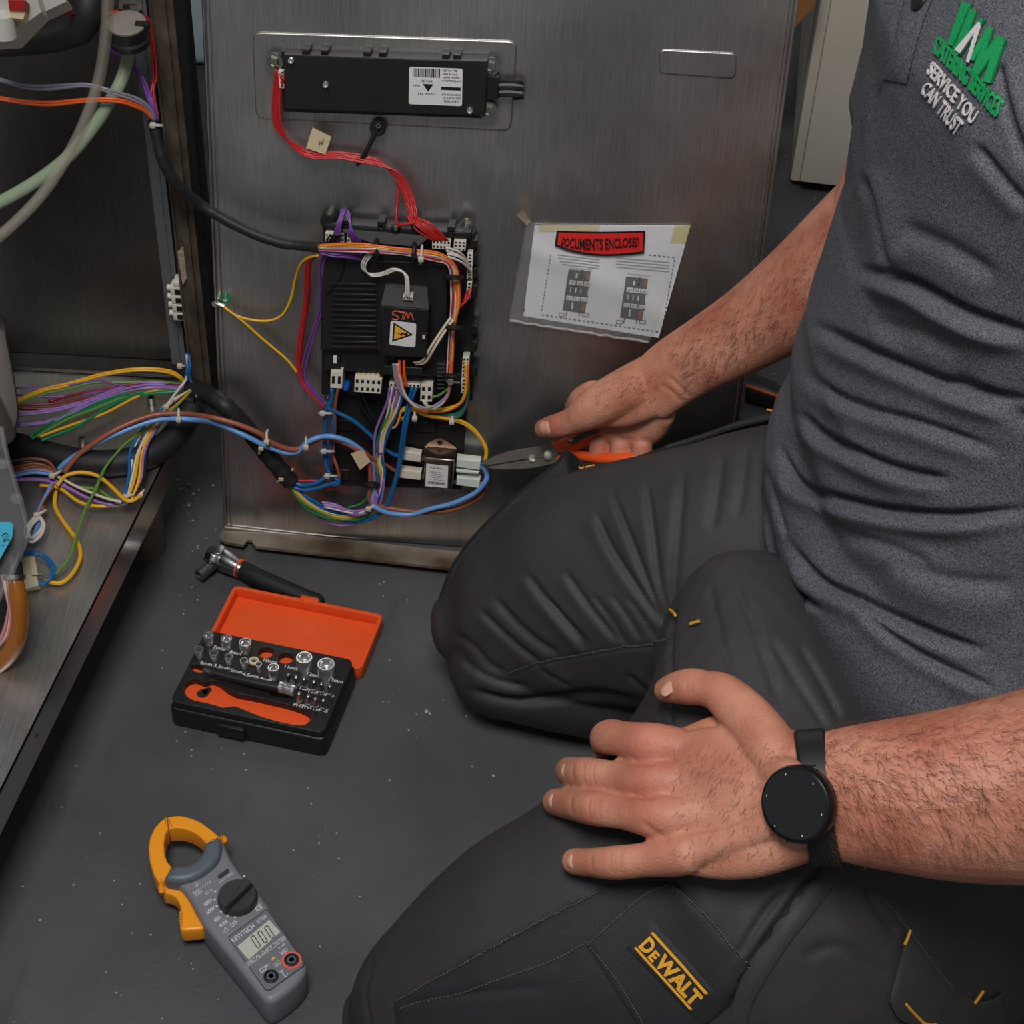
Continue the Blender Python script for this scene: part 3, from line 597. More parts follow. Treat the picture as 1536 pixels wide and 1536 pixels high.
for v, x0, x1, h in ((0.86, 0.2, 0.75, 0.06), (0.68, 0.2, 0.72, 0.035), (0.60, 0.25, 0.7, 0.035), (0.52, 0.2, 0.76, 0.035), (0.44, 0.28, 0.68, 0.035), (0.34, 0.15, 0.85, 0.03)):
    ef.part('print', decal_text({0.86: 'F-2 PAL', 0.68: '250VAC 50Hz', 0.6: '2x10A 40C', 0.52: '1.6mH 0.47uF', 0.44: '2x4.7nF', 0.34: 'UL 1283 0.8mA'}[v], ff, CFH + 0.0003, x0, x1, v, h, 0.01), MATS['black_print'] if v > 0.8 else mat('blue_print', (60, 70, 100), 0.5) if 'blue_print' not in MATS else MATS['blue_print'], parent=efl)
br = B(); u = 0.1; rnd = random.Random(2)
while u < 0.9: w = rnd.choice((0.012, 0.02, 0.03)); q = rectf(ff, CFH + 0.0003, u, u + w, 0.13, 0.24, 0.0002); br.add(q.v, q.f); u += w + 0.015
ef.part('barcode', br, M_print, parent=efl)
for pts in ([(604, 676), (632, 681), (631, 694), (603, 690)], [(599, 704), (632, 708), (631, 721), (598, 717)]):
    ef.part('boot', slab(pts, 0.009, 0.019, 0.0012), M_whiteplastic)
for pts in ([(685, 688), (721, 692), (720, 706), (684, 701)], [(684, 705), (719, 708), (718, 712), (684, 709)], [(685, 716), (720, 720), (719, 733), (684, 728)]):
    ef.part('boot', slab(pts, 0.010, 0.021, 0.0012), mat('boot_pale', (196, 205, 196), 0.35) if 'boot_pale' not in MATS else MATS['boot_pale'])
for x, y in ((634, 688), (634, 715), (683, 697), (683, 723)): ef.part('tab', slab([(x - 3, y - 3), (x + 3, y - 3), (x + 3, y + 3), (x - 3, y + 3)], 0.012, 0.014), M_zinc)

# ---- document pouch
dp = PT('document_pouch', 'clear plastic pouch with red header holding wiring diagram sheet', 'document', 900, 420)
M_film = mat('pouch_film', (220, 222, 220), 0.12, alpha=0.07, spec=0.9, bump=0.5, bscale=45)
M_paper = mat('paper', (205, 206, 210), 0.6, var=0.03, vscale=8, bump=0.15, bscale=25)
M_redl = mat('red_header', (205, 36, 36), 0.4)
dq = [(785, 474), (988, 507), (1036, 338), (802, 338)]
NU, NV = 24, 16
def wob(u, v): return 0.002 + 0.0028 * max(0, 1 - abs((v - 0.62) + (u - 0.2) * 0.55) * 6) + 0.0015 * max(0, 1 - abs((v - 0.95) + (u - 0.1) * 1.6) * 7) + 0.003 * math.sin(u * 3.14) * math.sin(v * 3.14)
def sheetm(q, add, u0=0, u1=1, v0=0, v1=1, nu=NU, nv=NV, th=0.0003):
    g = []
    for j in range(nv + 1):
        for i in range(nu + 1):
            u = u0 + (u1 - u0) * i / nu; v = v0 + (v1 - v0) * j / nv; p = bil(q, u, v); cz = wob(u, v) + add; k = pc(p[0], p[1], cz); g.append(k)
    n1 = (nu + 1) * (nv + 1); vs = g + [k - np.array([0, 0, th]) for k in g]; fs = []
    for j in range(nv):
        for i in range(nu):
            a = j * (nu + 1) + i; fs.append((a, a + 1, a + nu + 2, a + nu + 1)); fs.append((n1 + a, n1 + a + nu + 1, n1 + a + nu + 2, n1 + a + 1))
    e = [j * (nu + 1) for j in range(nv + 1)]; e2 = [j * (nu + 1) + nu for j in range(nv + 1)]
    for L_ in (e, e2, list(range(nu + 1)), list(range(nv * (nu + 1), n1))):
        for a, b_ in zip(L_, L_[1:]): fs.append((a, b_, n1 + b_, n1 + a))
    return B().add(vs, fs)
dp.part('paper', sheetm(dq, 0.0), M_paper, angle=60)
M_tan = mat('yellowed_tape', (196, 190, 130), 0.5, alpha=0.9)
dp.part('tape', sheetm(dq, 0.0004, 0.90, 1.0, 0.84, 1.0, 5, 4), M_tan, angle=60)
dp.part('tape', sheetm(dq, 0.0004, 0.03, 0.42, 0.93, 1.0, 8, 2), mat('old_tape', (190, 178, 140), 0.5), angle=60)
M_dkgrey = mat('diagram_grey', (66, 68, 72), 0.5)
def pboxq(q, m, nm='printed_block', add=0.0005): dp.part(nm, sheetm(q, add, nu=4, nv=4), m)
class _G: pass
def dpoly(pts, m, c=0.0055, nm='print', t=0.0003):
    dp.part(nm, B().prism([tuple(pc(x, y, c)[:2]) for x, y in pts], c, c + t), m)
def invb(x, y):                           # pixel -> u,v of the paper
    u, v = 0.5, 0.5
    for _ in range(12):
        p = bil(dq, u, v); J = np.array([bil(dq, u + 1e-3, v) - p, bil(dq, u, v + 1e-3) - p]).T / 1e-3
        d = np.linalg.solve(J, np.array([x, y]) - p); u += d[0]; v += d[1]
    return u, v
def onpap(pts, m, add=0.0008, nm='print', n=6):   # pixel quad laid on the paper's surface
    q = [np.array(p, float) for p in pts]; vs = []; fs = []
    for j in range(n + 1):
        for i in range(n + 1):
            p = bil(q, i / n, j / n); u, v = invb(*p); cz = wob(min(max(u, 0), 1), min(max(v, 0), 1)) + add; vs.append(pc(p[0], p[1], cz))
    for j in range(n):
        for i in range(n): a = j * (n + 1) + i; fs.append((a, a + 1, a + n + 2, a + n + 1))
    return dp.part(nm, B().add(vs, fs), m)
def txt_pap(t, quadp, m, off=0.0, add=0.001, nm='print'):
    me = text_mesh(t, 1, 0, off); xs = [v.co.x for v in me.vertices]; ys = [v.co.y for v in me.vertices]; a, b_, lo, hi = min(xs), max(xs), min(ys), max(ys); vs = []
    for v in me.vertices:
        p = bil(quadp, (v.co.x - a) / (b_ - a), (v.co.y - lo) / (hi - lo)); u, w = invb(*p); vs.append(pc(p[0], p[1], wob(min(max(u, 0), 1), min(max(w, 0), 1)) + add))
    return dp.part(nm, B().add(vs, [tuple(p.vertices) for p in me.polygons]), m)
for ox, oy in ((0, 0), (86, 11)):
    Q = lambda *pts: [(x + ox, y + oy) for x, y in pts]
    onpap(Q((844, 465), (877, 470), (886, 407), (853, 404)), M_dkgrey, nm='diagram_block')
    onpap(Q((847, 450), (881, 455), (882, 443), (849, 439)), M_dkgrey, 0.0009, 'diagram_band')
    for i in range(3):
        onpap(Q((853.5 + i * 11, 426.5 + i * 1.2), (863 + i * 11, 427.6 + i * 1.2), (864 + i * 11, 420.8 + i * 1.2), (854.5 + i * 11, 419.8 + i * 1.2)), M_printw, 0.0012, 'diagram_label', 1)
        txt_pap(('211', '210', '201')[i], Q((855.5 + i * 11, 425.5 + i * 1.2), (861 + i * 11, 426.3 + i * 1.2), (861.7 + i * 11, 422.3 + i * 1.2), (856.2 + i * 11, 421.5 + i * 1.2)), M_print, 0.01, 0.0014)
        onpap(Q((849 + i * 11, 449.5 + i * 1.2), (858.5 + i * 11, 450.6 + i * 1.2), (859.5 + i * 11, 444.4 + i * 1.2), (850 + i * 11, 443.2 + i * 1.2)), M_printw, 0.0012, 'diagram_label', 1)
        txt_pap(('21.2', '21.1', '21.0')[i], Q((850.5 + i * 11, 448.6 + i * 1.2), (857 + i * 11, 449.5 + i * 1.2), (857.7 + i * 11, 446 + i * 1.2), (851.2 + i * 11, 445.1 + i * 1.2)), M_print, 0.01, 0.0014)
        onpap(Q((855 + i * 7.6, 438 + i), (856.4 + i * 7.6, 438 + i), (857 + i * 7.6, 431 + i), (855.6 + i * 7.6, 431 + i)), M_printw, 0.0012, 'diagram_mark', 1)
    onpap(Q((857, 464), (859, 464), (860, 453), (858, 453)), M_printw, 0.0012, 'diagram_mark', 1)
    onpap(Q((871, 466), (876, 466.5), (877, 455), (874, 455)), MW['brown'], 0.0012, 'diagram_mark', 1)
    onpap(Q((879, 419), (883, 419.5), (884, 408), (881, 407)), MW['brown'], 0.0012, 'diagram_mark', 1)
    onpap(Q((863, 417), (866, 417), (867, 410), (864, 410)), M_printw, 0.0012, 'diagram_mark', 1)
    onpap(Q((870, 418), (874, 418), (875, 405), (873, 405)), M_print, 0.0012, 'diagram_mark', 1)
    for xx in (849, 868): onpap(Q((xx, 474), (xx + 1.2, 474), (xx + 2, 467), (xx + 0.8, 467)), M_print, 0.001, 'diagram_lead', 1)
    for xx in (838, 873):
        for a_, b_ in (((xx, 474), (xx + 9, 475)), ((xx + 1, 469), (xx + 10, 470)), ((xx, 474), (xx + 1, 469)), ((xx + 9, 475), (xx + 10, 470))):
            a_, b_ = np.array(a_), np.array(b_); d_ = np.array([-(b_ - a_)[1], (b_ - a_)[0]]); d_ = d_ / np.linalg.norm(d_) * 0.35
            onpap(Q(tuple(a_ - d_), tuple(b_ - d_), tuple(b_ + d_), tuple(a_ + d_)), M_dkgrey, 0.001, 'diagram_lead', 1)
def dash(p, q, n):
    p, q = np.array(p, float), np.array(q, float); d = (q - p) / np.linalg.norm(q - p); w = np.array([-d[1], d[0]]) * 0.6
    for i in range(n):
        a_ = p + (q - p) * (i / n); b_ = p + (q - p) * ((i + 0.55) / n); onpap([a_ - w, b_ - w, b_ + w, a_ + w], MATS['blue_print'], 0.001, 'dash', 1)
dash((826, 382), (812, 468), 16); dash((812, 472), (990, 498), 26); dash((993, 495), (1012, 387), 17); dash((1012, 386), (970, 382), 6)
M_fprint = mat('fine_print', (140, 140, 148), 0.6)
for k in range(4):
    onpap([(836 + k * 2, 381.5 + k * 4.6), (899, 389 + k * 4.4), (899, 390 + k * 4.4), (836 + k * 2, 382.5 + k * 4.6)], M_fprint, 0.001, 'fine_line', 3)
    onpap([(924, 386 + k * 4.6), (1004, 393 + k * 4.6), (1004, 394 + k * 4.6), (924, 387 + k * 4.6)], M_fprint, 0.001, 'fine_line', 3)
txt_pap('RECOMMENDED RANGE', [(855, 400.5), (888, 403), (888, 405.5), (855, 403)], M_fprint, 0.0, 0.001); txt_pap('RECOMMENDED RANGE', [(942, 409), (975, 413), (975, 415.5), (942, 411.5)], M_fprint, 0.0, 0.001)
for t in ([(782, 466), (788, 466), (785, 458)],): dpoly([t[0], t[1], t[2]], M_dkgrey, 0.003)
# film
fq = [(763, 483), (974, 516), (1037, 336), (790, 333)]
dp.part('film', sheetm(fq, 0.0025, th=0.0002), M_film, angle=180)
# red header strip printed on the film
rows = [[(832, 369), (862, 379), (900, 384), (935, 383), (966, 380)], [(835, 346), (868, 347), (900, 347.5), (935, 347), (968, 346)]]
def strip(lo, hi, cadd, m, nm):
    vs = []; A_ = catmull(lo, 4); Z_ = catmull(hi, 4); k = len(A_); nr = 8
    for j in range(nr):
        for x, y in A_ + (Z_ - A_) * (j / (nr - 1)): u, v = invb(x, y); vs.append(pc(x, y, wob(min(max(u, 0), 1), min(max(v, 0), 1)) + cadd))
    return dp.part(nm, B().add(vs, [(j * k + i, j * k + i + 1, (j + 1) * k + i + 1, (j + 1) * k + i) for j in range(nr - 1) for i in range(k - 1)]), m)
strip(rows[0], rows[1], 0.0032, M_print, 'header_border')
strip([(836, 367), (864, 376), (900, 381), (935, 380), (964, 377)], [(838, 349), (868, 350), (900, 350.5), (935, 350), (965, 349)], 0.0036, M_redl, 'header')
def warp_header(t, q0, q1):
    me = text_mesh(t, 1, 0, 0.018); xs = [v.co.x for v in me.vertices]; ys = [v.co.y for v in me.vertices]; a, b_, lo, hi = min(xs), max(xs), min(ys), max(ys); vs = []
    L0 = catmull(q0, 8); L1 = catmull(q1, 8)
    for v in me.vertices:
        s_ = (v.co.x - a) / (b_ - a) * (len(L0) - 1); i = min(int(s_), len(L0) - 2); f = s_ - i; w = (v.co.y - lo) / (hi - lo)
        p = (L0[i] * (1 - f) + L0[i + 1] * f) * (1 - w) + (L1[i] * (1 - f) + L1[i + 1] * f) * w; u_, v_ = invb(*p)
        vs.append(pc(p[0], p[1], wob(min(max(u_, 0), 1), min(max(v_, 0), 1)) + 0.0052))
    dp.part('header_print', B().add(vs, [tuple(p.vertices) for p in me.polygons]), M_print)
warp_header('DOCUMENTS ENCLOSED', [(841, 368), (868, 374), (900, 375), (930, 372), (957, 370)], [(844, 356), (868, 358), (900, 358), (930, 357), (959, 356)])
# torn top-left corner flap and crinkled lower seam
dp.part('corner_flap', B().add([pc(774, 321, 0.014), pc(785, 315, 0.016), pc(797, 332, 0.004), pc(790, 338, 0.003)] + [pc(774, 321, 0.0135), pc(785, 315, 0.0155), pc(797, 332, 0.0035), pc(790, 338, 0.0025)], [(0, 1, 2, 3), (7, 6, 5, 4), (0, 4, 5, 1), (1, 5, 6, 2), (2, 6, 7, 3), (3, 7, 4, 0)]), M_cream)
rnd = random.Random(9)
seam = [pc(765 + i * 7.4, 481 + i * 1.15 + rnd.uniform(-1, 1), 0.003 + rnd.uniform(0, 0.003)) for i in range(29)]
dp.part('seam_fold', B().tube(seam, 0.0013, 6, sm=3), mat('shiny_film', (200, 200, 200), 0.1, alpha=0.4, spec=1.0), angle=180)

# ================================================================ wiring
def wpt(p):
    if p[2] == 'P': return pw(p[0], p[1], p[3])
    if p[2] == 'T': return T(p[0], p[1], p[3])
    return Y(p[0], p[1], YW - p[3])
class Harness:
    def __init__(s, label, x, y, mode='P', cat='wiring', name='wiring_harness', group=None):
        s.w = World(name, label, cat, tuple(wpt((x, y, mode, 0.0))), None, group)
    def wire(s, col, pts, mode='P', h=0.006, r=0.00135, n=1, dx=2.6, dy=2.2, name='wire'):
        for k in range(n):
            P = []; s.k = getattr(s, 'k', 0) + 1; rw = random.Random(s.k * 7 + len(pts)); ph = rw.uniform(0, 6.28); wa_ = rw.uniform(.5, 1.1)
            for i, p in enumerate(pts):
                hh = p[2] if len(p) > 2 else h; md = p[3] if len(p) > 3 else mode
                jj = 0 if i in (0, len(pts) - 1) else wa_
                P.append(wpt((p[0] + dx * (k - (n - 1) / 2) + jj * math.sin(ph + i * 1.7), p[1] + dy * (k - (n - 1) / 2) + jj * math.cos(ph * 1.3 + i * 2.1), md, hh + 0.0004 * k + 0.0006 * jj * math.sin(ph + i * 2.6))))
            rl = r if name != 'taped_sleeve' else [r * rw.uniform(.93, 1.09) for _ in range(44)]
            s.w.part(name, B().tube(P, rl, 7 if name == 'wire' else 14, 5 if name == 'wire' else 9), MW[col] if isinstance(col, str) else col, angle=180)
    def tie(s, x, y, mode, h, ang, w=0.006, col=None, r=0.0017):   # cable tie: band plus head
        c = wpt((x, y, mode, h)); c2 = wpt((x + 6 * math.cos(R(ang)), y + 6 * math.sin(R(ang)), mode, h)); d = (c2 - c) / np.linalg.norm(c2 - c)
        nn = CP - c; nn /= np.linalg.norm(nn); up = np.cross(d, nn); m = col or M_nylon
        ring = [c + (up * math.cos(a) + nn * math.sin(a)) * w for a in np.linspace(0, 2 * math.pi, 15)[:-1]]
        t = s.w.part('cable_tie', B().tube(ring, r * 0.75, 6, 2, closed=True), m)
        s.w.part('tie_head', B().box((0, 0, 0), (0.005, 0.0045, 0.004), Matrix.Translation(Vector(c + nn * w + up * w * 0.5)), 0.0007), m, parent=t)
MB_ = M_black2
# 1 red loom from module to controller
h = Harness('red wire loom running from the black control module down to controller', 500, 235)
base = [(420, 110, .016), (415, 140, .012), (415, 178, .01), (424, 203, .01), (445, 222, .01), (468, 232, .010), (505, 233, .011), (540, 238, .011), (570, 244, .011), (590, 257, .012), (606, 278, .014), (615, 302, .018), (620, 325, .024), (634, 340, .03), (655, 352, .032), (661, 362, .03)]
for k in range(7):
    d = (k - 3) * 1.15
    h.wire('red', [(x + d * (1.7 if i < 4 else 0.5 if i < 9 else 1.9), y + d * (0.6 if i < 3 else 1.5 if i < 9 else 0.4) + (d * 1.3 if i == 0 else 0), c + 0.0006 * k) for i, (x, y, c) in enumerate(base[:-3])] + [(618 + d * 2, 326, .026), (636 + d * 3, 340 - d * 1.2, .032), (661 + d * 3.2, 361, .030)], r=.00085)
h.wire('red', [(590, 255, .012), (598, 275, .012), (596, 300, .014), (594, 320, .02), (596, 336, .03), (608, 336, .034), (622, 334, .034)])
h.w.part('tag', B().hexa([pw(459, 222, .013), pw(488, 232, .013), pw(488, 232, .0136), pw(459, 222, .0136), pw(469, 191, .016), pw(497, 205, .016), pw(497, 205, .0166), pw(469, 191, .0166)]), M_cream)
h.w.part('tag_print', B().tube([pw(478, 217, .0165), pw(480, 213, .0165), pw(483, 215, .0165), pw(485, 208, .0167)], 0.0004, 4), M_print)
# 2 upper taped harness
h = Harness('black taped harness from corner post to the top of the controller box', 400, 350)
h.wire(M_tape, [(229, 180, .05, 'Y'), (236, 205, .055, 'Y'), (245, 245, .06, 'Y'), (266, 278, .06, 'Y'), (300, 305, .03), (335, 328, .03), (375, 349, .032), (420, 363, .034), (455, 369, .038), (480, 371, .044)], r=0.0047, name='taped_sleeve')
for i, (c_, dy_) in enumerate((('orange', -5), ('yellow', -3), ('orange', -1), ('white', 0.5), ('grey', 2.5), ('red', 4), ('red', 5.5), ('white', 7))):
    e = 5 if i % 2 else 0
    h.wire(c_, [(478, 371 + dy_ * .6, .046), (510, 370 + dy_, .050), (545, 371 + dy_ * .9, .052), (565, 373 + dy_ * .8, .052), (600, 376 + dy_ * .8, .050), (630, 380 + dy_ * .8, .048), (655, 384 + dy_, .046), (673 - dy_ * .5, 392 + dy_ * .6, .044), (682 - dy_, 408, .042), (684 - dy_, 430, .041), (684 - dy_ * .9, 455, .041), (680 - dy_ * .7, 480, .041), (678 - dy_ * .6, 500, .040), (677 - dy_ * .5, 525, .038), (675 - dy_ * .5, 550, .037), (674 - dy_ * .5, 572, .036)], r=.0011)
h.wire('purple', [(478, 376, .044), (500, 381, .046), (520, 382, .045), (540, 387, .04), (542, 382, .034)], n=4, dx=0.5, dy=2.2, r=.0009)
h.wire('white', [(556, 381, .046), (548, 390, .046), (546, 402, .044), (556, 412, .042), (575, 411, .044), (590, 404, .046), (604, 407, .048), (610, 418, .050), (611, 447, .050)], n=3, dx=2.6, dy=1.6, r=.0008)
h.wire('white', [(670, 378, .044), (690, 385, .040), (702, 397, .030), (704, 402, .026)], n=4, dx=1.2, dy=4.5, r=.0011)
h.wire('red', [(690, 460, .04), (698, 452, .034), (703, 436, .028)], n=4, dx=2.2, dy=-2.2, r=.0012)
h.wire('cream', [(678, 478, .046), (664, 498, .05), (650, 520, .052), (636, 542, .046), (622, 545, .040)], n=2, dx=4, dy=3, r=.0013)
for x, y, a_ in ((565, 373, 0), (621, 379, 5), (680, 416, 90), (681, 492, 90), (677, 564, 90)): h.tie(x, y, 'P', .044, a_, 0.0078, MB_, 0.003)
h.tie(632, 382, 'P', .046, 5, 0.008); h.tie(680, 573, 'P', .036, 95, 0.006)
h.tie(234, 188, 'Y', .052, 90, 0.006)
# purple loom at the top left plug
h = Harness('purple wires looping above the top left plug of the controller', 515, 330)
for k in range(4):
    h.wire('purple', [(494 + k * 5, 362, .031), (502 + k * 3, 350, .036), (507 + k * 1.5, 335, .036), (511 + k * 2, 318 - k, .030), (516 + k, 314, .028)], r=.001)
    h.wire('purple', [(530 + k * 4, 362, .031), (524 + k * 2, 350, .036), (524 + k, 338, .034), (519 + k * 2, 322, .030), (516 + k, 314, .028)], r=.001)
    h.wire('black', [(490 + k * 4, 365, .032), (494 + k * 5, 355, .036), (508 + k * 3, 352, .036)], r=.0009)
# orange / grey / purple feed wires in the machine
h = Harness('orange grey and purple wires fanning into the upper taped harness at the post', 120, 150, 'Y')
h.wire('grey', [(-40, 108, .07), (0, 120, .07), (40, 129, .07), (80, 131, .07), (130, 128, .07), (170, 138, .07), (205, 150, .06), (222, 162, .055), (232, 178, .052)], 'Y', n=2, dx=0, dy=4)
h.wire('orange', [(-40, 140, .07), (0, 147, .07), (40, 154, .07), (80, 155, .07), (130, 150, .07), (175, 151, .07), (205, 159, .06), (220, 167, .055), (231, 178, .052)], 'Y', n=2, dx=0, dy=3.6)
h.wire('purple', [(150, 55, .03), (165, 72, .03), (190, 90, .032), (212, 115, .04), (222, 140, .045), (228, 160, .05), (234, 180, .052)], 'Y', n=3, dx=2.4, dy=0.6)
h.wire('red', [(60, 0, .10), (85, 8, .09), (120, 30, .06), (145, 45, .05), (150, 35, .04), (165, 20, .04), (195, 20, .04), (222, 30, .035), (228, 60, .03), (232, 112, .03), (228, 140, .04), (236, 176, .05)], 'Y', n=2, dx=-3, dy=3, r=.001)
# 3 lower taped harness
h = Harness('thick black taped harness with cable ties from post foot across the steel panel', 360, 640)
h.wire(M_tape, [(288, 582, .022, 'T'), (305, 590, .03, 'T'), (335, 606, .03), (365, 635, .028), (390, 668, .026), (415, 698, .024), (436, 722, .022)], r=0.0088, name='taped_sleeve')
h.tie(302, 588, 'T', .026, 40, .0105); h.tie(428, 713, 'P', .02, 50, .0105); h.tie(395, 663, 'P', .03, 20, .012)
for i, (c_, o_) in enumerate((('green', -7), ('lgreen', -4), ('yellow', -1), ('white', 2), ('blue', 4), ('blue', 6))):
    h.wire(c_, [(432 + o_ * .3, 722 + o_ * -.2, .022), (445 + o_ * .6, 738 - o_ * .4, .022), (465 + o_ * .6, 756 - o_, .022), (490 + o_ * .2, 769 - o_, .02), (515, 775 - o_ * .8, .018), (540, 773 - o_ * .8, .018), (560 + o_ * .3, 764 - o_ * .3, .02), (568 + o_ * .5, 740, .022), (572 + o_, 710, .024), (568 + o_, 690, .024), (572 + o_ * .8, 665, .026), (580 + o_, 640, .03), (592 + o_, 615, .034), (600 + o_ * 1.2, 585, .036)], r=.0014)
h.wire('blue', [(438, 722, .022), (455, 728, .024), (475, 724, .026), (492, 716, .026), (508, 720, .026), (505, 727, .026), (490, 727, .024), (470, 734, .022), (448, 732, .02)], r=.0021)
h.wire('blue', [(436, 728, .022), (452, 735, .024), (475, 733, .026), (495, 725, .026), (510, 722, .026)], r=.0019)
h.wire('red', [(440, 720, .02), (455, 722, .02), (480, 722, .02), (505, 728, .02), (510, 722, .02), (500, 733, .02), (480, 733, .018)], r=.0012)
h.wire('lilac', [(462, 762, .018), (480, 778, .016), (505, 787, .014), (532, 786, .014), (548, 778, .016)], r=.0012)
h.wire('lilac', [(484, 756, .022), (505, 760, .022), (525, 768, .022), (545, 768, .022), (560, 758, .024), (565, 740, .024)], n=3, dx=1.5, dy=2.6)
h.wire('green', [(520, 762, .018), (540, 757, .016), (552, 745, .014)], r=.0012)
h.wire('white', [(486, 760, .023), (508, 766, .023), (535, 770, .023), (558, 762, .024)], r=.0012)
for i, x in enumerate((585, 592, 599)):
    h.wire(('lilac', 'purple', 'lilac')[i], [(x, 582, .038), (x - 4, 602, .036), (x - 12, 622, .032), (x - 20, 645, .028), (x - 24, 670, .026), (x - 24, 695, .024), (x - 24, 720, .024), (x - 26, 745, .022), (x - 32, 762, .02)], r=.0014)
h.tie(557, 761, 'P', .022, 60, .007); h.tie(557, 727, 'P', .022, 90, .008, MB_, .004)
# 4 blue mains wires of the filter and left loom
h = Harness('blue wires beside the left plug and to the mains filter', 610, 640)
for k in range(2):
    h.wire('blue', [(618 + k * 6, 582, .036), (612 + k * 5, 605, .034), (606 + k * 4, 640, .032), (601 + k * 3, 670, .028), (596 + k * 3, 700, .026), (588 + k * 3, 735, .024), (578 + k * 2, 762, .022), (560, 776, .018), (530, 782, .016), (495, 775, .018), (475, 762, .02)], r=.0016)
h.wire('blue', [(498, 583, .03), (497, 600, .028), (490, 616, .026), (488, 640, .022), (487, 675, .022), (490, 700, .022), (497, 715, .024)], r=.0021)
h.wire('blue', [(492, 612, .028), (505, 617, .026), (530, 632, .024), (555, 653, .022), (568, 665, .02), (590, 682, .016), (604, 684, .015)], r=.002)
h.wire('brown', [(507, 583, .03), (503, 610, .026), (502, 640, .022), (500, 680, .02), (506, 700, .022), (509, 715, .022), (506, 722, .022)], r=.0016)
h.wire('blue', [(500, 612, .024), (498, 650, .022), (492, 690, .02), (494, 715, .022)], r=.0018)
for x, y in ((489, 620), (491, 677), (496, 714)): h.tie(x, y, 'P', .024, 90, .0075)
h.wire('black', [(540, 590, .02), (548, 610, .016), (560, 632, .014), (570, 645, .012)], n=2, dx=6, dy=-3, r=.0015)
# 5 brown + blue mains pair
h = Harness('brown and light blue mains cable pair arching from tray to filter', 470, 665)
mb = [(96, 709, .012, 'T'), (117, 683, .025, 'T'), (156, 655, .04, 'T'), (195, 634, .048, 'T'), (234, 622, .05, 'T'), (271, 621, .05, 'T'), (312, 625, .05), (352, 635, .048), (391, 651, .046), (400, 660, .044), (423, 671, .04), (444, 675, .036), (461, 667, .032), (482, 658, .03), (501, 658, .03), (524, 667, .03), (545, 680, .028), (553, 695, .026), (556, 712, .024), (555, 735, .024), (554, 750, .024)]
h.wire('brown', mb + [(562, 757, .024), (578, 761, .022), (611, 767, .02), (646, 768, .018), (681, 764, .016), (709, 753, .014), (724, 740, .014), (722, 727, .015), (716, 726, .016)], r=.0026)
mb2 = [(88, 704, .010, 'T'), (104, 690, .02, 'T'), (146, 664, .034, 'T'), (182, 648, .04, 'T'), (216, 636, .044, 'T'), (247, 628, .046, 'T'), (286, 629, .046, 'T'), (325, 636, .044), (365, 652, .044), (398, 669, .042), (414, 675, .04), (430, 679, .038), (446, 677, .036), (461, 664, .035), (482, 655, .033), (501, 655, .033), (524, 664, .03), (548, 680, .026), (560, 695, .022), (562, 715, .022), (561, 737, .022), (558, 752, .024)]
h.wire('lblue', mb2 + [(566, 763, .026), (587, 770, .024), (618, 771, .022), (646, 764, .022), (681, 754, .022), (712, 739, .022), (728, 723, .022), (731, 711, .02), (726, 702, .018), (719, 699, .016)], r=.0026)
h.wire('brown', [(545, 676, .03), (559, 688, .026), (575, 696, .02), (587, 702, .016), (602, 712, .014)], r=.0018)
h.w.part('tag', B().hexa([pw(526, 680, .03), pw(540, 705, .03), pw(540, 705, .0306), pw(526, 680, .0306), pw(544, 674, .034), pw(556, 692, .034), pw(556, 692, .0346), pw(544, 674, .0346)]), M_cream)
for x, y, m_, h_ in ((268, 624, 'T', .048), (459, 666, 'P', .034), (400, 658, 'P', .044)): h.tie(x, y, m_, h_, 0, .0065)
# 6 earth wires
h = Harness('yellow and green earth wires from panel stud to the controller', 400, 480)
h.w.part('ring_terminal', B().tube([pw(322, 454, .012), pw(328, 457, .012), pw(336, 460, .012)], 0.0024, 8), M_zinc)
h.wire('yellow', [(336, 460, .012), (355, 472, .014), (380, 481, .014), (405, 481, .014), (425, 470, .014), (437, 448, .016), (442, 420, .02), (449, 398, .028), (462, 388, .036), (478, 383, .044)], r=.0013)
h.wire('yellow', [(336, 461, .012), (360, 480, .014), (390, 505, .014), (415, 525, .014), (432, 542, .016), (446, 559, .016)], r=.0013)
h.wire('lgreen', [(336, 463, .010), (358, 480, .012), (388, 507, .012), (414, 527, .012), (430, 543, .014)], r=.0010)
h.wire('lgreen', [(405, 482, .012), (426, 471, .013), (438, 449, .015), (443, 421, .019), (450, 399, .027), (464, 388, .035)], r=.0010)
for k, c_ in enumerate(('red', 'red', 'dred')):
    h.wire(c_, [(472 + k, 384, .04), (460 + k * 3, 396, .034), (458 + k * 3.4, 430, .026), (455 + k * 3.2, 460, .02), (449 + k * 3.2, 500, .018), (446 + k * 3, 540, .018), (450 + k * 3, 570, .018), (466 + k * 3, 592, .02), (486 + k * 2, 612, .022)], r=.0011)
h.wire('purple', [(488, 384, .04), (482, 400, .034), (482, 440, .028), (480, 470, .024), (470, 500, .02), (458, 540, .018), (456, 565, .018), (470, 588, .02), (490, 610, .022)], n=2, dx=4.4, dy=0.5, r=.0011)
h.wire('green', [(452, 556, .016), (462, 580, .018), (478, 596, .02), (490, 606, .022)], r=.0011)
h.wire('black', [(512, 388, .036), (515, 400, .036), (508, 420, .036), (494, 436, .036), (488, 452, .03)], r=.0009)
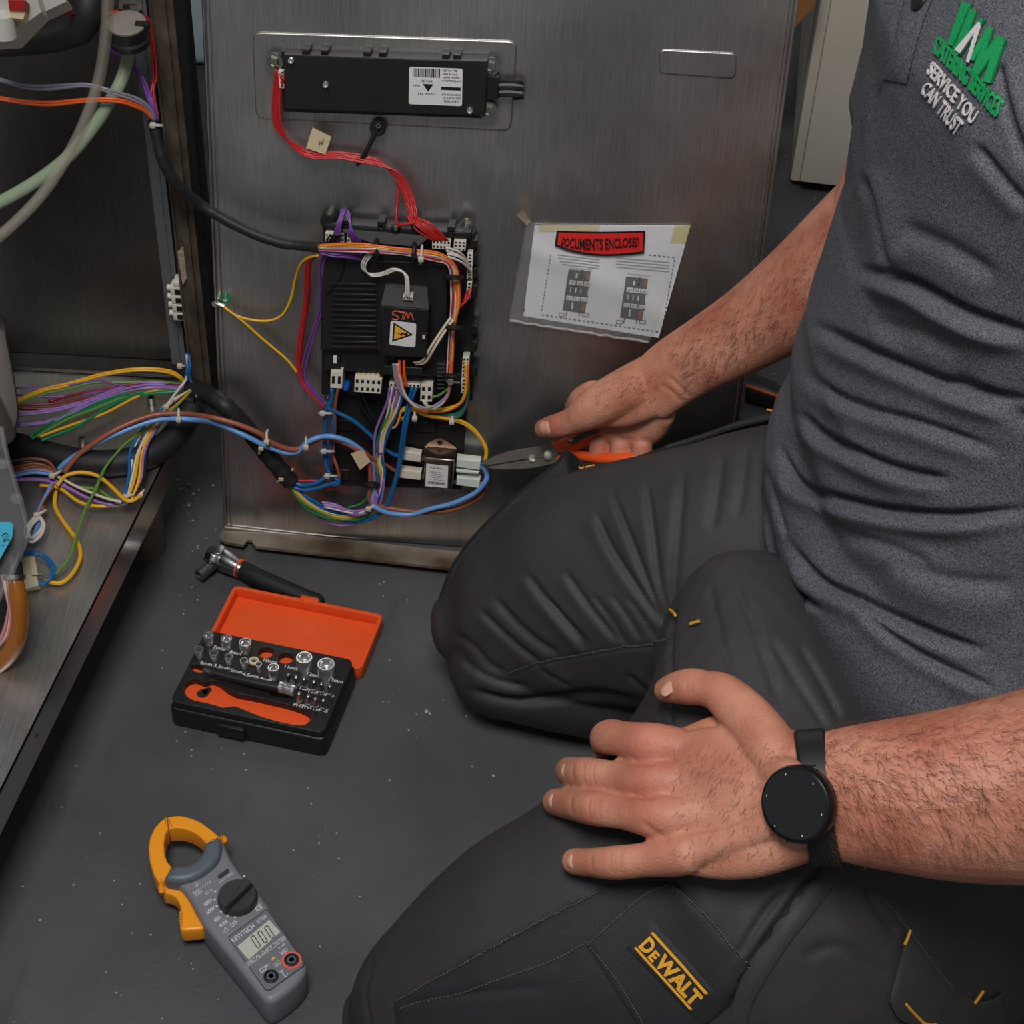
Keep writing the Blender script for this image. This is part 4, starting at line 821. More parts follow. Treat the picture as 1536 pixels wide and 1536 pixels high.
# 7 wires below controller on the right
h = Harness('yellow green and grey wires looping under the controller right side', 660, 610)
for k in range(3):
    h.wire(('yellow', 'yellow', 'orange')[k], [(698 + k * 2, 545, .03), (699 + k, 570, .03), (697 + k, 592, .028), (688 + k, 606, .026), (668, 613 + k * 2, .026), (640, 614 + k * 2, .028), (622, 611 + k * 2, .03), (605, 613 + k * 2, .03), (594, 622 + k, .028), (598, 628 + k, .026), (612, 624 + k, .026)], r=.0013)
for k in range(4):
    h.wire(('green', 'green', 'purple', 'green')[k], [(700 + k * .6, 560, .026), (701 + k * .4, 590, .024), (698, 608 + k * 2, .022), (685, 620 + k * 2, .02), (665, 620 + k * 1.5, .02), (645, 616 + k, .024)], r=.0013)
for k, c_ in enumerate(('grey', 'grey', 'pink', 'white')):
    h.wire(c_, [(590 + k * 2.5, 545, .044), (594 + k * 2, 568, .044), (602 + k * 2, 590, .042), (618 + k, 605 + k, .040), (640, 611 + k, .038), (660, 604 + k, .036), (672, 590 + k, .036), (676, 570, .036)], r=.0013)
for k in range(2): h.wire('orange', [(599 + k * 7, 540, .044), (600 + k * 7, 560, .044), (605 + k * 5, 580, .040)], r=.0014)
for k in range(2): h.wire('cream', [(588 + k * 6, 580, .036), (584 + k * 5, 605, .036), (579 + k * 5, 630, .032), (573 + k * 4, 655, .028), (570 + k * 3, 680, .026)], r=.0013)
h.wire('cream', [(637, 601, .034), (640, 608, .034), (646, 610, .032)], n=2, dx=4, dy=0)
h.wire('yellow', [(602, 615, .032), (598, 632, .03), (590, 642, .028), (582, 638, .028)], r=.0012)
h.wire('yellow', [(618, 612, .03), (640, 622, .026), (668, 628, .022), (690, 633, .018), (708, 642, .018), (722, 658, .02), (729, 675, .022), (728, 690, .022)], n=2, dx=1.6, dy=-1.4, r=.0015)
h.wire('lgreen', [(648, 596, .034), (660, 592, .034), (672, 582, .034), (676, 568, .034)], r=.0012)
h.tie(622, 623, 'P', .028, 0, .006); h.tie(678, 630, 'P', .02, 10, .004)
# 8 tray looms
h = Harness('purple red and green wires sweeping across the appliance tray to the post', 150, 610, 'T')
def tw(c, pts, hh=.02, **k): h.wire(c, [(x, y, z) for (x, y), z in zip(pts, np.r_[np.linspace(.03, hh, len(pts) - 1), .022])], 'T', **k)
tw('yellow', [(20, 604), (65, 586), (104, 576), (156, 561), (208, 555), (257, 558), (282, 577)], n=2, dx=0, dy=3)
tw('lgreen', [(20, 608), (65, 592), (104, 583), (140, 574), (190, 574), (240, 572), (280, 579)])
tw('purple', [(20, 582), (78, 581), (146, 572), (182, 579), (221, 577), (282, 580)], r=.0011)
tw('purple', [(20, 592), (80, 595), (146, 588), (190, 582), (240, 578), (282, 580)], r=.0011)
tw('dred', [(25, 611), (78, 609), (130, 600), (182, 589), (230, 582), (284, 581)], n=2, dx=-4, dy=-5)
tw('dred', [(73, 602), (130, 588), (195, 579), (240, 577), (282, 580)])
tw('lilac', [(25, 622), (78, 616), (130, 602), (182, 583), (221, 576), (255, 577), (284, 582)], n=2, dx=1, dy=3)
tw('lilac', [(25, 638), (78, 631), (130, 607), (177, 589), (221, 581), (284, 584)], n=2, dx=1, dy=3)
tw('green', [(46, 657), (91, 628), (130, 612), (182, 594), (234, 586), (286, 586)], n=2, dx=3, dy=3)
tw('lgreen', [(55, 655), (100, 630), (140, 614), (190, 594), (230, 586), (284, 585)])
tw('green', [(62, 661), (117, 639), (169, 607), (213, 592), (260, 588), (286, 588)], r=.0017)
tw('yellow', [(60, 655), (104, 639), (156, 620), (208, 594), (242, 586), (284, 585)])
h.wire('blue', [(281, 530, .06), (283, 550, .05), (282, 562, .04), (288, 575, .03), (296, 584, .03)], 'T', n=3, dx=2, dy=1, r=.0013)
h.wire('white', [(280, 532, .06), (281, 556, .045), (278, 570, .035), (268, 585, .03), (253, 604, .03)], 'T', r=.0014)
h.tie(272, 549, 'T', .05, 90, .005)
h = Harness('white yellow and blue loom dropping from the post down onto tray', 200, 690, 'T')
def dl(c, pts, **k): h.wire(c, [(289, 584, .03)] + [(x, y, z) for (x, y), z in zip(pts, np.linspace(.034, .008, len(pts)))], 'T', **k)
dl('white', [(253, 605), (229, 630), (205, 662), (196, 700), (191, 730), (184, 748)], r=.0015)
dl('blue', [(250, 610), (220, 636), (196, 675), (193, 710), (188, 740), (186, 750)], r=.0016)
dl('white', [(255, 606), (232, 634), (208, 676), (199, 712), (192, 742), (188, 752)])
dl('yellow', [(256, 607), (234, 634), (210, 674), (203, 715), (194, 744), (190, 754)], r=.0016)
dl('yellow', [(258, 608), (238, 634), (216, 670), (209, 718), (200, 744), (196, 754)], r=.0016)
dl('black', [(259, 609), (240, 635), (221, 674), (215, 716), (203, 744), (198, 756)], r=.0016)
dl('lilac', [(257, 609), (236, 640), (217, 680), (212, 718), (200, 742), (194, 750)])
dl('lgreen', [(262, 612), (234, 632), (212, 648), (187, 668), (156, 704), (143, 733), (130, 761), (115, 803), (104, 834), (86, 858), (72, 870)], r=.0014)
dl('yellow', [(262, 610), (232, 631), (210, 648), (187, 667), (158, 702), (144, 731)], r=.0013)
h.tie(253, 607, 'T', .034, 45, .008); h.tie(193, 744, 'T', .01, 70, .008)
def fl2(c, pts, hh=.012, **k): h.wire(c, [(x, y, hh) for x, y in pts], 'T', **k)
fl2('lilac', [(20, 717), (65, 717), (99, 729), (130, 745), (167, 754), (190, 748)], .014, n=2, dx=0, dy=4, r=.0017)
fl2('black', [(35, 713), (78, 716), (117, 734), (156, 752), (187, 757), (206, 750)], .016)
fl2('cream', [(40, 709), (78, 711), (117, 730), (156, 748), (182, 753)], .018)
fl2('yellow', [(60, 728), (88, 733), (117, 751), (146, 759), (182, 757), (208, 746)], .012, r=.0016)
fl2('lgreen', [(100, 730), (115, 731), (146, 735), (169, 748), (193, 756), (208, 750)], .012, r=.0016)
fl2('yellow', [(86, 728), (95, 717), (106, 711), (125, 708), (146, 715), (167, 730), (187, 748), (198, 752), (210, 744)], .02, r=.0019)
fl2('yellow', [(88, 722), (83, 738), (83, 761), (99, 787), (115, 811), (120, 834), (109, 860), (91, 875), (68, 871)], .006, r=.002)
h.w.part('crimp', B().hexa([T(203, 744, .010), T(217, 733, .010), T(212, 747, .010), T(206, 750, .010), T(203, 744, .014), T(217, 733, .014), T(212, 747, .014), T(206, 750, .014)]), M_cream)
h = Harness('brown and black wire bundle bound with white ties near the clear cover', 70, 740, 'T')
for k, (c_, dy_) in enumerate((('brown', 0), ('black', 5), ('brown', 9), ('brown', 14), ('grey', 18), ('lblue', 22))):
    h.wire(c_, [(8, 694 + dy_, .02), (30, 690 + dy_, .022), (52, 688 + dy_ * .9, .022), (72, 694 + dy_ * .8, .02), (84 - dy_ * .1, 712 + dy_ * .1, .016), (78 - k, 735, .012), (68 - k, 756, .010), (58 - k * .8, 776, .010), (50, 792, .010)], 'T', r=.0016)
h.wire('white', [(58, 775, .014), (46, 786, .016), (40, 803, .014), (46, 812, .012), (60, 800, .014), (65, 785, .016), (58, 774, .016)], 'T', n=2, dx=3, dy=3, r=.0017)
h.wire('lblue', [(60, 780, .01), (54, 795, .01), (47, 812, .012)], 'T', r=.002)
h.wire('blue', [(30, 830, .014), (48, 829, .016), (66, 836, .014), (80, 850, .012), (78, 866, .010), (64, 876, .008), (56, 872, .010)], 'T', n=2, dx=-3, dy=2, r=.0015)
h.wire('purple', [(35, 802, .014), (32, 815, .014), (28, 828, .014)], 'T', n=3, dx=4, dy=0)
h.tie(83, 711, 'T', .018, 60, .009); h.tie(60, 770, 'T', .012, 60, .009); h.tie(46, 806, 'T', .012, 110, .007)
for k, c_ in enumerate(('pink', 'cream', 'brown', 'grey', 'pink')):
    h.w.part('wire', B().tube([D(4 + k * 2, 862, 1.385), D(10 + k * 1.5, 890, 1.385), D(16 - k, 925, 1.39), D(8 - k * 2, 958, 1.40), D(-20 - k * 3, 980, 1.41)], 0.0018, 7, 5), MW[c_], angle=180)
pk = World('plug_housing', 'cream translucent connector housing with blue wires lying on tray', 'connector', T(45, 880))
pk.part('shell', B().hexa([T(33, 836, 0), T(53, 832, 0), T(62, 884, 0), T(40, 888, 0), T(31, 838, .018), T(49, 834, .018), T(58, 878, .016), T(37, 884, .016)]), mat('connector_cream', (196, 190, 160), 0.35, alpha=0.9))
pk.part('latch', B().hexa([T(44, 836, .018), T(52, 836, .018), T(57, 862, .016), T(48, 862, .016), T(44, 836, .022), T(52, 836, .022), T(57, 862, .020), T(48, 862, .020)]), MATS['connector_cream'])
for k in range(3): pk.part('contact', B().cyl(T(57, 862 + k * 6, .006), T(63, 861 + k * 6, .006), .0016, .0016, 8), M_zinc)
# ================================================================ the man: clothes first
def loftp(st, n=40, sub=5, ex=2.0, capr=True):   # stations: (edge pixel, edge pixel, depth, depth ratio)
    C = []; A = []; F_ = []
    for s in st:
        p, q = D(*s[0], s[2]), D(*s[1], s[2]); C.append((p + q) / 2); A.append((q - p) / 2); F_.append(s[3] if len(s) > 3 else 0.9)
    return loft3(C, A, F_, n, sub, ex)
def loft3(C, A, Fr, n=40, sub=5, ex=2.0):
    C = catmull(C, sub); A = catmull(A, sub); Fr = np.interp(np.linspace(0, 1, len(C)), np.linspace(0, 1, len(Fr)), Fr)
    Tn = np.gradient(C, axis=0); rings = []
    for c, a, t, f in zip(C, A, Tn, Fr):
        l = np.linalg.norm(a); t = t / np.linalg.norm(t); b = np.cross(t, a); b = b / (np.linalg.norm(b) + 1e-9) * l * f
        an = np.linspace(0, 2 * np.pi, n + 1)[:-1]; cs, sn = np.cos(an), np.sin(an)
        cs = np.sign(cs) * np.abs(cs) ** (2 / ex); sn = np.sign(sn) * np.abs(sn) ** (2 / ex)
        rings.append(c + np.outer(cs, a) + np.outer(sn, b))
    # rounded ends
    out = []
    for e, (k0, sgn) in enumerate(((0, -1), (-1, 1))):
        c = C[k0]; rr = rings[k0]; rad = np.linalg.norm(A[k0]) * min(1, Fr[k0]); t = Tn[k0] / np.linalg.norm(Tn[k0]) * sgn
        caps = [c + (rr - c) * math.cos(a) + t * rad * 0.6 * math.sin(a) for a in (R(25), R(48), R(68), R(84))]
        out.append(caps)
    rings = out[0][::-1] + rings + out[1]
    return B().ringloft([list(r) for r in rings])
def tubep(pts, n=20, sub=5):              # (world point, radius) chain
    P = [np.asarray(p[0], float) for p in pts]; r = [p[1] for p in pts]
    C = catmull(P, sub); rr = catmull(np.array(r)[:, None], sub)[:, 0]
    Tn = np.gradient(C, axis=0); a = np.cross(Tn[0], [0.31, 0.52, 0.8]); A = []
    for t in Tn:
        t = t / np.linalg.norm(t); a = a - t * (a @ t); a = a / np.linalg.norm(a); A.append(a)
    rings = []
    an = np.linspace(0, 2 * np.pi, n + 1)[:-1]
    for c, a, t, q in zip(C, A, Tn, rr):
        t = t / np.linalg.norm(t); b = np.cross(t, a); rings.append(c + q * (np.outer(np.cos(an), a) + np.outer(np.sin(an), b)))
    e = []
    for k0, sgn in ((0, -1), (-1, 1)):
        t = Tn[k0] / np.linalg.norm(Tn[k0]) * sgn
        e.append([C[k0] + (rings[k0] - C[k0]) * math.cos(x) + t * rr[k0] * math.sin(x) for x in (R(22), R(45), R(66), R(82))])
    return B().ringloft([list(r) for r in e[0][::-1] + rings + e[1]])
def ellip(c, rx, ry, rz, n=24, rot=0.0):
    b = B(); rg = []
    for i in range(1, n // 2):
        ph = math.pi * i / (n // 2); rg.append([(c[0] + rx * math.sin(ph) * math.cos(2 * math.pi * j / n + rot), c[1] + ry * math.sin(ph) * math.sin(2 * math.pi * j / n + rot), c[2] - rz * math.cos(ph)) for j in range(n)])
    return b.ringloft(rg)
def fuse(bs, vox, smooth=4, fac=0.5):
    b = B()
    for q in bs:
        m = q.mesh('tmp'); b.me(m); bpy.data.meshes.remove(m)
    me = bpy.data.meshes.new('tmp'); me.from_pydata(b.v, [], b.f)
    o = bpy.data.objects.new('tmp', me); COL.objects.link(o)
    r = o.modifiers.new('r', 'REMESH'); r.mode = 'VOXEL'; r.voxel_size = vox; r.adaptivity = 0
    if smooth: s = o.modifiers.new('s', 'SMOOTH'); s.iterations = smooth; s.factor = fac
    m = eval_mesh(o); bpy.data.objects.remove(o); bpy.data.meshes.remove(me); return m
def verts(m):
    a = np.empty(len(m.vertices) * 3); m.vertices.foreach_get('co', a); return a.reshape(-1, 3)
def norms(m):
    a = np.empty(len(m.vertices) * 3); m.vertex_normals.foreach_get('vector', a); return a.reshape(-1, 3)
def setv(m, V): m.vertices.foreach_set('co', np.ascontiguousarray(V, dtype=np.float32).ravel()); m.update()
def seg_dist(P, line):                    # signed distance in pixels to a polyline, share along it
    L = np.array(line, float); L = catmull(L, 4) if len(L) > 2 else L
    best = np.full(len(P), 1e9); sg = np.ones(len(P)); al = np.zeros(len(P))
    for i in range(len(L) - 1):
        a, b = L[i], L[i + 1]; d = b - a; l2 = d @ d; t = np.clip(((P - a) @ d) / l2, 0, 1); q = P - (a + t[:, None] * d); dd = np.hypot(q[:, 0], q[:, 1])
        m = dd < best; best[m] = dd[m]; cr = d[0] * q[:, 1] - d[1] * q[:, 0]; sg[m] = np.sign(cr[m]); al[m] = (i + t[m]) / (len(L) - 1)
    return best, sg, al
def folds(m, lines, front=0.0):           # press creases and raise ridges into the cloth; lines: (pixels, depth mm, width px[, ridge side, ridge mm])
    V = verts(m); N = norms(m); pj = proj(V); fac = ((CP - V) * N).sum(1) / np.linalg.norm(CP - V, axis=1); vis = fac > front; edge = np.clip(fac * 2.6, 0, 1); disp = np.zeros(len(V))
    for ln in lines:
        pts, dep, w = ln[:3]; side = ln[3] if len(ln) > 3 else -1; rid = (ln[4] if len(ln) > 4 else dep * 0.8)
        x0, y0 = np.min(pts, 0) - 6 * w; x1, y1 = np.max(pts, 0) + 6 * w
        idx = np.where(vis & (pj[:, 0] > x0) & (pj[:, 0] < x1) & (pj[:, 1] > y0) & (pj[:, 1] < y1))[0]
        if len(idx) == 0: continue
        d, s, al = seg_dist(pj[idx][:, :2], pts); fade = np.clip(np.minimum(al, 1 - al) * 4.6, 0, 1); fade = fade * fade * (3 - 2 * fade)
        fade = np.where(al <= 0.0, 0, np.where(al >= 1, 0, fade)) if len(ln) < 6 else np.where(al >= 1, 0, np.where(al <= 0, 0, np.maximum(fade, ln[5])))
        sd = d * s * side
        disp[idx] += fade * 0.001 * (-dep * np.exp(-(d / w) ** 2) + rid * RK * np.exp(-((sd - 2.4 * w) / (2.1 * w)) ** 2))
    setv(m, V + N * (disp * edge)[:, None])
RK = 0.75
from mathutils import noise as MN
def rumple(m, amp, sc):
    V = verts(m); N = norms(m); d = np.array([MN.noise(Vector(v) * sc) + 0.5 * MN.noise(Vector(v) * sc * 2.3) for v in V]); setv(m, V + N * (d * amp)[:, None])
def bvh_of(m):
    V = [v.co.copy() for v in m.vertices]; return BVHTree.FromPolygons(V, [tuple(p.vertices) for p in m.polygons])
def hit(bv, x, y):
    d = Vector(ray(x, y)); l = d.length; h_ = bv.ray_cast(Vector(CP), d / l)
    return (np.array(h_[0]), np.array(h_[1]), h_[3] / l) if h_[0] is not None else None

far_thigh = loftp([((662, 895), (678, 990), 1.55, .8), ((700, 828), (735, 1035), 1.545, .72), ((758, 772), (820, 1050), 1.525, .66), ((838, 714), (915, 1056), 1.495, .64), ((1000, 674), (1030, 1062), 1.45, .62), ((1180, 634), (1210, 1030), 1.41, .62), ((1330, 650), (1350, 1000), 1.38, .65)])
s0, s1 = W(752, 1000, .055), W(1010, 1046, .05); sd_ = (s1 - s0) / np.linalg.norm(s1 - s0)
far_shin = tubep([(s0, .047), (s0 + sd_ * .10, .050), (s0 + sd_ * .25, .052), (s0 + sd_ * .38, .045), (s0 + sd_ * .43, .042)], 24)
near_thigh = loftp([((533, 1485), (560, 1600), 1.30, .8), ((556, 1427), (640, 1660), 1.29, .8), ((620, 1352), (740, 1690), 1.272, .78), ((705, 1272), (850, 1690), 1.255, .76), ((828, 1192), (970, 1690), 1.24, .74), ((945, 1082), (1110, 1690), 1.235, .70), ((1004, 960), (1260, 1680), 1.235, .66), ((1078, 832), (1400, 1620), 1.275, .50), ((1210, 850), (1560, 1500), 1.335, .42)])
n0 = W(640, 1570, .05)
near_shin = tubep([(n0, .045), (n0 + np.array([.12, .04, .0]), .053), (n0 + np.array([.26, .08, 0]), .054), (n0 + np.array([.40, .12, 0]), .044), (n0 + np.array([.45, .13, 0]), .042)], 24)
pel = D(1440, 960, 1.34)
pelvis = ellip(pel, .14, .17, .13)
tro = fuse([far_thigh, far_shin, near_thigh, near_shin, pelvis], 0.0025, 8)
TF = [([(892, 764), (917, 822), (961, 888), (1001, 946)], 4.5, 7, 1), ([(915, 731), (943, 801), (975, 881), (1004, 950)], 4, 6, 1), ([(968, 713), (979, 793), (990, 873), (1006, 943)], 3.5, 7, 1), ([(1026, 698), (1019, 779), (1012, 870), (1008, 930)], 3, 9, 1), ([(1083, 677), (1077, 735), (1066, 800)], 2.5, 10, 1), ([(1120, 665), (1115, 720), (1105, 780)], 2, 9, 1),
      ([(844, 852), (873, 895), (902, 932), (932, 968)], 4, 6, 1), ([(786, 855), (815, 895), (851, 935), (888, 974)], 4.5, 7, 1), ([(738, 892), (768, 928), (804, 961), (844, 985)], 4, 7, 1), ([(716, 910), (749, 943), (786, 976), (815, 996)], 3.5, 6, 1), ([(676, 946), (713, 972), (735, 997), (765, 1012)], 3, 6, 1), ([(817, 893), (838, 922), (869, 962), (876, 976)], 3, 5, 1), ([(885, 888), (911, 922), (934, 958), (940, 968)], 2.5, 5, 1), ([(916, 890), (942, 927), (963, 962)], 2.5, 4, 1), ([(942, 895), (968, 931), (986, 962)], 2, 4, 1), ([(690, 985), (720, 1008), (760, 1024), (800, 1030)], 3, 6, 1),
      ([(765, 1010), (812, 994), (885, 980), (939, 971), (1003, 967)], 1.6, 3, 1, .8, .6), ([(690, 1030), (760, 1052), (830, 1048), (900, 1042), (985, 1062)], 9, 10, -1, 2), ([(807, 1000), (828, 1016), (861, 1030)], 2.5, 5), ([(939, 1010), (963, 1030), (984, 1048)], 3, 5),
      ([(1096, 863), (1125, 925), (1150, 997), (1170, 1060)], 2.2, 8), ([(1063, 872), (1078, 940), (1096, 1010)], 2, 8), ([(1150, 950), (1200, 1030), (1245, 1100)], 2.4, 7), ([(1195, 960), (1235, 1030), (1262, 1084)], 2.4, 7), ([(1007, 1085), (1004, 1010), (1005, 960), (1012, 915)], 5, 6, 1, 1, .5),
      ([(1105, 1440), (1140, 1380), (1180, 1330)], 4, 8), ([(1090, 1536), (1110, 1470), (1150, 1410), (1200, 1340), (1235, 1290)], 5, 9), ([(1290, 1310), (1320, 1370), (1350, 1400)], 3, 9), ([(1200, 1440), (1260, 1420), (1330, 1470)], 2, 14), ([(590, 1503), (700, 1440), (810, 1380), (900, 1333)], 2.2, 4, -1, .5, .7), ([(560, 1440), (548, 1490), (555, 1536)], 2, 4, -1, 1, .7), ([(600, 1508), (700, 1490), (850, 1476)], 2, 8)]
TF = [(l[0], l[1] * 0.8, max(3.2, l[2] * 0.72), l[3] if len(l) > 3 else -1, (l[4] if len(l) > 4 else l[1] * 0.8) * 0.55) + tuple(l[5:]) for l in TF]
rumple(tro, .0012, 16)
folds(tro, TF)
M_tro = mat('work_trousers', (50, 48, 50), 0.62, var=0.12, vscale=14, bump=0.35, bscale=1100)
M_tro2 = mat('trouser_patch', (34, 34, 37), 0.66, var=0.12, vscale=30, bump=0.4, bscale=900)

# ---- polo shirt
SIL = [(-400, 1345), (-200, 1325), (0, 1302), (100, 1290), (200, 1277), (280, 1268), (320, 1262), (400, 1236), (470, 1208), (500, 1206), (540, 1190), (560, 1186), (580, 1188), (605, 1190), (625, 1176), (645, 1162), (680, 1147), (760, 1140), (1200, 1140)]
def sx(y): return np.interp(y, [q[0] for q in SIL], [q[1] for q in SIL])
TOR = [(.300, .165, .226, .952), (.325, .172, .232, .952), (.36, .170, .224, .956), (.40, .162, .210, .963), (.45, .152, .198, .97), (.50, .148, .195, .975), (.55, .148, .198, .98), (.60, .150, .205, .985), (.65, .150, .21, .99), (.70, .142, .212, .99), (.75, .125, .205, .99), (.79, .10, .17, .99), (.815, .075, .10, .99), (.83, .062, .066, .99)]
TROT = R(8)
rings = []; last = None; tcx = {}
hs_ = catmull([list(t) for t in TOR], 5)
for hgt, a_, b_, cy in hs_:
    cx = 0.34 if last is None else last
    an = np.linspace(0, 2 * np.pi, 97)[:-1]
    for it in range(12):
        c_, s_ = np.cos(an), np.sin(an); e_ = 2 / 2.3
        lx = np.sign(c_) * np.abs(c_) ** e_ * a_; ly = np.sign(s_) * np.abs(s_) ** e_ * b_
        X = cx + lx * math.cos(TROT) - ly * math.sin(TROT); Yy = cy + lx * math.sin(TROT) + ly * math.cos(TROT)
        P = np.stack([X, Yy, np.full_like(X, hgt)], 1); pj = proj(P); k = pj[:, 0].argmin()
        if hgt > 0.72: break
        cx += (sx(pj[k, 1]) - pj[k, 0]) * pj[k, 2] / FPX * 0.9
    last = cx; tcx[round(float(hgt), 3)] = cx; rings.append(P)
rings = [rings[0].mean(0) + (rings[0] - rings[0].mean(0)) * f_ + np.array([0, 0, dz]) for f_, dz in ((.3, .004), (.7, .003), (.93, .0))] + rings
torso = B().ringloft([list(r) for r in rings])
shc = np.array([last, .99, 0])            # shoulder line
SHN, SHF = np.array([last + .01, .80, .735]), np.array([last - .01, 1.175, .735])
ELN = D(1750, 1180, 1.075); ELF = D(1310, 345, 1.335)
slv_n = tubep([(SHN + [0, .05, 0], .085), (SHN, .085), (SHN + (ELN - SHN) * .35, .078), (SHN + (ELN - SHN) * .62, .076)], 28)
slv_f = tubep([(SHF - [0, .05, 0], .080), (SHF, .080), (SHF + (ELF - SHF) * .35, .072), (SHF + (ELF - SHF) * .60, .066)], 28)
shirt = fuse([torso, slv_n, slv_f], 0.0025, 6)
SF = [([(1280, 404), (1360, 422), (1423, 456), (1475, 480), (1560, 506)], 11, 9, 1, 9), ([(1210, 484), (1298, 524), (1371, 555), (1454, 586), (1560, 606)], 8, 9, 1, 6), ([(1207, 550), (1241, 586), (1298, 612), (1371, 633), (1433, 654), (1510, 682)], 5, 8, 1), ([(1190, 612), (1235, 654), (1308, 690), (1371, 711), (1430, 720)], 8, 8, 1, 6),
      ([(1165, 660), (1199, 727), (1272, 753), (1350, 769), (1438, 774), (1560, 763)], 9, 8, 1, 7), ([(1170, 800), (1225, 868), (1288, 899), (1350, 930), (1423, 961), (1485, 980)], 8, 8, 1, 6), ([(1142, 730), (1157, 820), (1183, 878), (1240, 918)], 6, 6, 1, 4), ([(1288, 915), (1360, 967), (1433, 1008), (1495, 1036)], 5, 7, 1), ([(1150, 700), (1165, 760), (1180, 810)], 3, 5, 1),
      ([(1495, 90), (1514, 172), (1545, 255)], 5, 9, -1), ([(1460, 215), (1505, 272), (1545, 315)], 4, 8, 1, 2), ([(1290, 255), (1308, 310), (1320, 370), (1335, 412)], 5, 9, -1), ([(1359, 10), (1342, 77), (1332, 112)], 2, 4, -1), ([(1322, 118), (1306, 172), (1282, 243), (1270, 300)], 3, 7, -1), ([(1420, 560), (1490, 600), (1560, 640)], 3, 12, 1), ([(1300, 480), (1380, 500), (1450, 530)], 2.5, 12, 1), ([(1330, 840), (1420, 870), (1530, 880)], 3, 14, 1), ([(1260, 800), (1330, 820), (1400, 850)], 2.5, 10, 1), ([(1350, 340), (1420, 370), (1500, 420)], 3, 14, 1)]
rumple(shirt, .0022, 14)
SF = [(l[0], l[1] * 1.35, l[2] * .86, l[3], (l[4] if len(l) > 4 else l[1] * .8) * 1.15) for l in SF]
folds(shirt, SF)
M_shirt = mat('melange_jersey', (104, 106, 114), 0.8, col2=(48, 49, 56), vscale=950, bump=0.5, bscale=900, detail=2)
man = World('person', 'kneeling person in grey polo shirt and black work trousers holding pliers', 'person', (0.15, .95, 0))
shirt_o = man.part('polo_shirt', shirt, M_shirt, angle=180)
tro_o = man.part('work_trousers', tro, M_tro, angle=180)
TBV = bvh_of(tro); SBV = bvh_of(shirt)
# ================================================================ the man: body
def ch(*pts): return tubep([(D(x, y, d), r) for x, y, d, r in pts], 18, 4)
def loftw(st, n=32, sub=5, ex=2.0):       # ((px,py,d),(px,py,d), ratio): edges with their own depth
    C = []; A = []; Fr = []
    for p, q, f in st: a, b = D(*p), D(*q); C.append((a + b) / 2); A.append((b - a) / 2); Fr.append(f)
    return loft3(C, A, Fr, n, sub, ex)
nb = []
# left hand resting on the thigh
LIT = [(1030, 1280, 1.100, .0135), (1005, 1284, 1.108, .0135), (965, 1290, 1.118, .0112), (925, 1294, 1.128, .0112), (890, 1294, 1.143, .0098), (862, 1292, 1.158, .0090)]
RIN = [(1010, 1226, 1.112, .0140), (980, 1225, 1.118, .0140), (935, 1219, 1.134, .0110), (893, 1213, 1.150, .0116), (860, 1207, 1.178, .0108), (834, 1203, 1.202, .0096)]
MID = [(1005, 1172, 1.128, .0145), (972, 1172, 1.134, .0145), (925, 1167, 1.155, .0114), (885, 1162, 1.175, .0118), (862, 1159, 1.200, .0108), (853, 1157, 1.224, .0102)]
IND = [(1010, 1122, 1.138, .0145), (975, 1117, 1.143, .0148), (940, 1109, 1.160, .0120), (915, 1106, 1.178, .0124), (908, 1110, 1.203, .0110), (912, 1122, 1.222, .0102)]
THU = [(1160, 1128, 1.095, .018), (1125, 1080, 1.112, .0165), (1085, 1042, 1.128, .0142), (1060, 1033, 1.136, .0118), (1038, 1030, 1.144, .0124), (1014, 1032, 1.156, .0108), (1000, 1035, 1.164, .0088)]
nb += [ch(*q) for q in (LIT, RIN, MID, IND, THU)]
nb.append(loftw([((1228, 1104, 1.100), (1236, 1288, 1.070), .62), ((1190, 1096, 1.105), (1205, 1296, 1.075), .56), ((1130, 1090, 1.115), (1140, 1316, 1.082), .42), ((1075, 1090, 1.124), (1080, 1320, 1.094), .34), ((1015, 1100, 1.140), (1022, 1310, 1.108), .26), ((985, 1108, 1.150), (998, 1298, 1.118), .20)], ex=2.3))
for q in (LIT, RIN, MID, IND): nb.append(ch((1185, 1195 + (q[1][1] - 1200) * .35, 1.068, .012), (1100, 1198 + (q[1][1] - 1200) * .72, q[1][2] - .022, .010), (q[1][0] + 8, q[1][1], q[1][2] - .004, .0125)))
# web between thumb and index
nb.append(loftw([((1120, 1085, 1.120), (1110, 1150, 1.115), .35), ((1075, 1072, 1.135), (1065, 1140, 1.125), .30), ((1020, 1092, 1.146), (1015, 1140, 1.135), .25)]))
# left forearm and upper arm
nb.append(loftw([((1212, 1104, 1.095), (1232, 1290, 1.075), .66), ((1250, 1094, 1.09), (1268, 1294, 1.07), .72), ((1310, 1082, 1.085), (1320, 1305, 1.065), .82), ((1400, 1066, 1.08), (1408, 1320, 1.06), .9), ((1500, 1042, 1.075), (1506, 1328, 1.055), .92), ((1600, 1015, 1.07), (1606, 1325, 1.05), .9), ((1700, 1010, 1.065), (1710, 1300, 1.055), .9), ((1760, 1050, 1.07), (1770, 1260, 1.06), .9)]))
nb.append(tubep([(D(1735, 1155, 1.06), .048), (D(1735, 1155, 1.06) * .6 + SHN * .4, .054), (SHN, .062)], 24))
